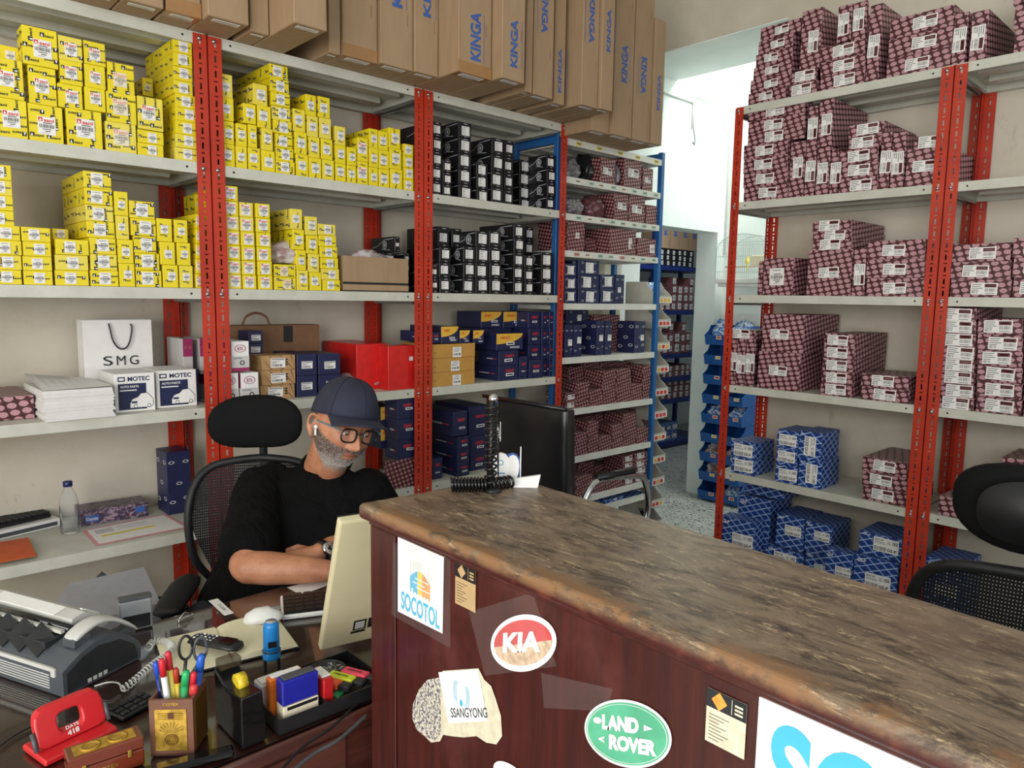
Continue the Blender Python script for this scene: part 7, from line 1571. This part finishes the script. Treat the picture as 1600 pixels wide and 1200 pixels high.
# glasses
mat('glasses_frame', (20, 22, 26), .2); mat('glasses_arm', (84, 116, 134), .3)
n = NT('glasses_lens'); n.col((.9, .92, .92)); n.set(.03, trans=1.0, ior=1.05)
gl = None; b = MB()
for sx in (-1, 1):
    P = [(sx*(.035+.0265*math.copysign(abs(math.cos(q))**.62, math.cos(q))), -.1035+.006*abs(math.cos(q)) if sx*math.cos(q) > 0 else -.1035, -.0075+.0185*math.copysign(abs(math.sin(q))**.7, math.sin(q))) for q in [2*math.pi*i/40 for i in range(41)]]
    b.tube(P, .0026, 0, 6, False)
b.tube([(-.0095, -.104, -.001), (0, -.1065, .0), (.0095, -.104, -.001)], .0022, 0, 6)
b.v = [Vector((v.x*.95, v.y+.004, v.z)) for v in b.v]; gl = hpart('glasses', b, MATS['glasses_frame'])
for sx in (-1, 1):
    b = MB(); b.add([(sx*.95*(.035+.026*math.copysign(abs(math.cos(q))**.62, math.cos(q))), -.0985, -.0075+.018*math.copysign(abs(math.sin(q))**.7, math.sin(q))) for q in [2*math.pi*i/40 for i in range(40)]], [tuple(range(40))]); hpart('lens', b, MATS['glasses_lens'], gl)
    b = MB(); b.add([Vector(p) for p in ((sx*.062, -.100, .004), (sx*.064, -.098, .009), (sx*.080, .010, .010), (sx*.080, .010, .006))]+[Vector(p)+Vector((sx*.003, 0, 0)) for p in ((sx*.062, -.100, .004), (sx*.064, -.098, .009), (sx*.080, .010, .010), (sx*.080, .010, .006))], [(0, 1, 2, 3), (7, 6, 5, 4), (0, 4, 5, 1), (1, 5, 6, 2), (2, 6, 7, 3), (3, 7, 4, 0)]); hpart('temple_arm', b, MATS['glasses_arm'], gl)
b = MB(); b.tube([(-.084, .002, -.012), (-.086, -.010, -.032)], .0030, 0, 8); b.lathe([(0, -.006), (.006, -.003), (.006, .003), (0, .006)], 0, 12, Matrix.Translation((-.082, .004, -.010))); hpart('earbud', b, MATS['white_plastic'])
# t-shirt: torso and sleeves grown into one surface
sh = MB()
def ell_ring(c, side, fw_, a, d, n_=36, p=.85):
    c = Vector(c); return [c+side*(a*math.copysign(abs(math.cos(q))**p, math.cos(q)))+fw_*(d*math.copysign(abs(math.sin(q))**p, math.sin(q))) for q in [2*math.pi*i/n_ for i in range(n_)]]
side = (Ls-Rs).normalized(); sideh = Vector((side.x, side.y, 0)).normalized(); fwh = fwd
mid = (Rs+Ls)/2; base = Vector((hip.x, hip.y, .50))+fwh*-.02
spec = [(0, .185, .155), (.15, .20, .165), (.35, .205, .165), (.55, .200, .150), (.72, .205, .135), (.86, .205, .115), (.95, .185, .095), (1.02, .135, .080), (1.08, .085, .070)]
rings = []
for f, a, d in spec:
    c = base.lerp(mid+Vector((0, 0, .015)), f) if f <= 1 else mid+Vector((0, 0, .015))+(NB-mid)*((f-1)/.10)*.8+Vector((0, 0, .0)); s_ = sideh.lerp(side, min(1, f)); rings.append(ell_ring(c, s_, fwh, a, d))
sh.loft(rings)
limb(sh, [Rs+Vector((.03, -.02, .0)), Rs, Rs.lerp(El_R, .35), Rs.lerp(El_R, .80)], [.072, .078, .084, .086], 24)
limb(sh, [Ls, Ls.lerp(El_L, .35), Ls.lerp(El_L, .75)], [.070, .076, .082], 24)
n = NT('tshirt_black'); g = n.obj(); n.col(n.mix(n.ramp(n.noise(g, 20, 3), .3, .7), srgb(9, 9, 10), srgb(13, 13, 14))); fo = n.noise(n.mapping(g, (1, 1, .45), (.3, .5, 0)), 11, 3, .55, 1.2); n.bump(fo, 1.0, .02); n.set(.9, spec=.12)
o = w2p(sh).build('t_shirt', MATS['tshirt_black'], person); md = o.modifiers.new('r', 'REMESH'); md.mode = 'VOXEL'; md.voxel_size = .008; md.use_smooth_shade = True; md = o.modifiers.new('sm', 'SMOOTH'); md.factor = .6; md.iterations = 10
tx = bpy.data.textures.new('folds', 'CLOUDS'); tx.noise_scale = .11; tx.noise_depth = 2; md = o.modifiers.new('d', 'DISPLACE'); md.texture = tx; md.strength = .020; md.mid_level = .5; md.texture_coords = 'LOCAL'
b = MB(); cN = HM @ Vector((0, .03, -.10)); cc = NB+Vector((-.005, -.01, .012)); nrm = Vector((-.25, -.42, .9)).normalized(); a_ = nrm.cross(Vector((0, 0, 1))).normalized() if 0 else sideh; d_ = nrm.cross(a_).normalized()
P = [cc+a_*.079*math.cos(q)+d_*.078*math.sin(q) for q in [2*math.pi*i/36 for i in range(37)]]; b.tube(P, .0065, 0, 8, False); w2p(b).build('collar', MATS['tshirt_black'], person)
# trousers
b = MB()
for sg in (-1, 1):
    h0 = hip+lt*.10*sg; kn = h0+fwd*.36+lt*.06*sg; limb(b, [h0, h0.lerp(kn, .5), kn], [.10, .088, .075]); an = kn+fwd*.02; an.z = .13; limb(b, [kn, kn.lerp(an, .5), an], [.072, .066, .058])
o = w2p(b).build('trousers', mat('trousers', (34, 36, 44), .85), person); md = o.modifiers.new('r', 'REMESH'); md.mode = 'VOXEL'; md.voxel_size = .012; md.use_smooth_shade = True
# watch on the left wrist
dw = (Wr_L-El_L).normalized(); Q_ = Vector((0, 0, 1)).cross(dw).normalized(); U_ = dw.cross(Q_); cW = Wr_L-dw*.012; fc = -fwd.cross(Vector((0, 0, 1)))
q_ = dw.to_track_quat('Z', 'X').to_matrix().to_4x4()
b = MB(); b.lathe([(.0315, -.011), (.0335, -.011), (.0335, .011), (.0315, .011), (.0315, -.011)], 0, 32, Matrix.Translation(cW) @ q_); wt = w2p(b).build('wristwatch', MATS['black_plastic'], person)
toc = (Vector((0, 0, CZ))-cW).normalized(); nd = (toc-dw*toc.dot(dw)).normalized(); qf = nd.to_track_quat('Z', 'Y').to_matrix().to_4x4()
b = MB(); b.lathe([(.0, .0), (.021, .0), (.0215, .004), (.019, .010), (.0165, .0105)], 0, 28, Matrix.Translation(cW+nd*.031) @ qf); w2p(b).build('watch_case', MATS['chrome'], wt)
b = MB(); b.lathe([(.0165, .0104), (0, .0106)], 0, 28, Matrix.Translation(cW+nd*.031) @ qf); 
for q in range(3): b.lathe([(.0042, .0109), (.003, .011)], 1, 12, Matrix.Translation(cW+nd*.031) @ qf @ Matrix.Translation((.008*math.cos(q*2.1), .008*math.sin(q*2.1), 0)))
w2p(b).build('dial', [MATS['black_gloss'], MATS['steel']], wt)
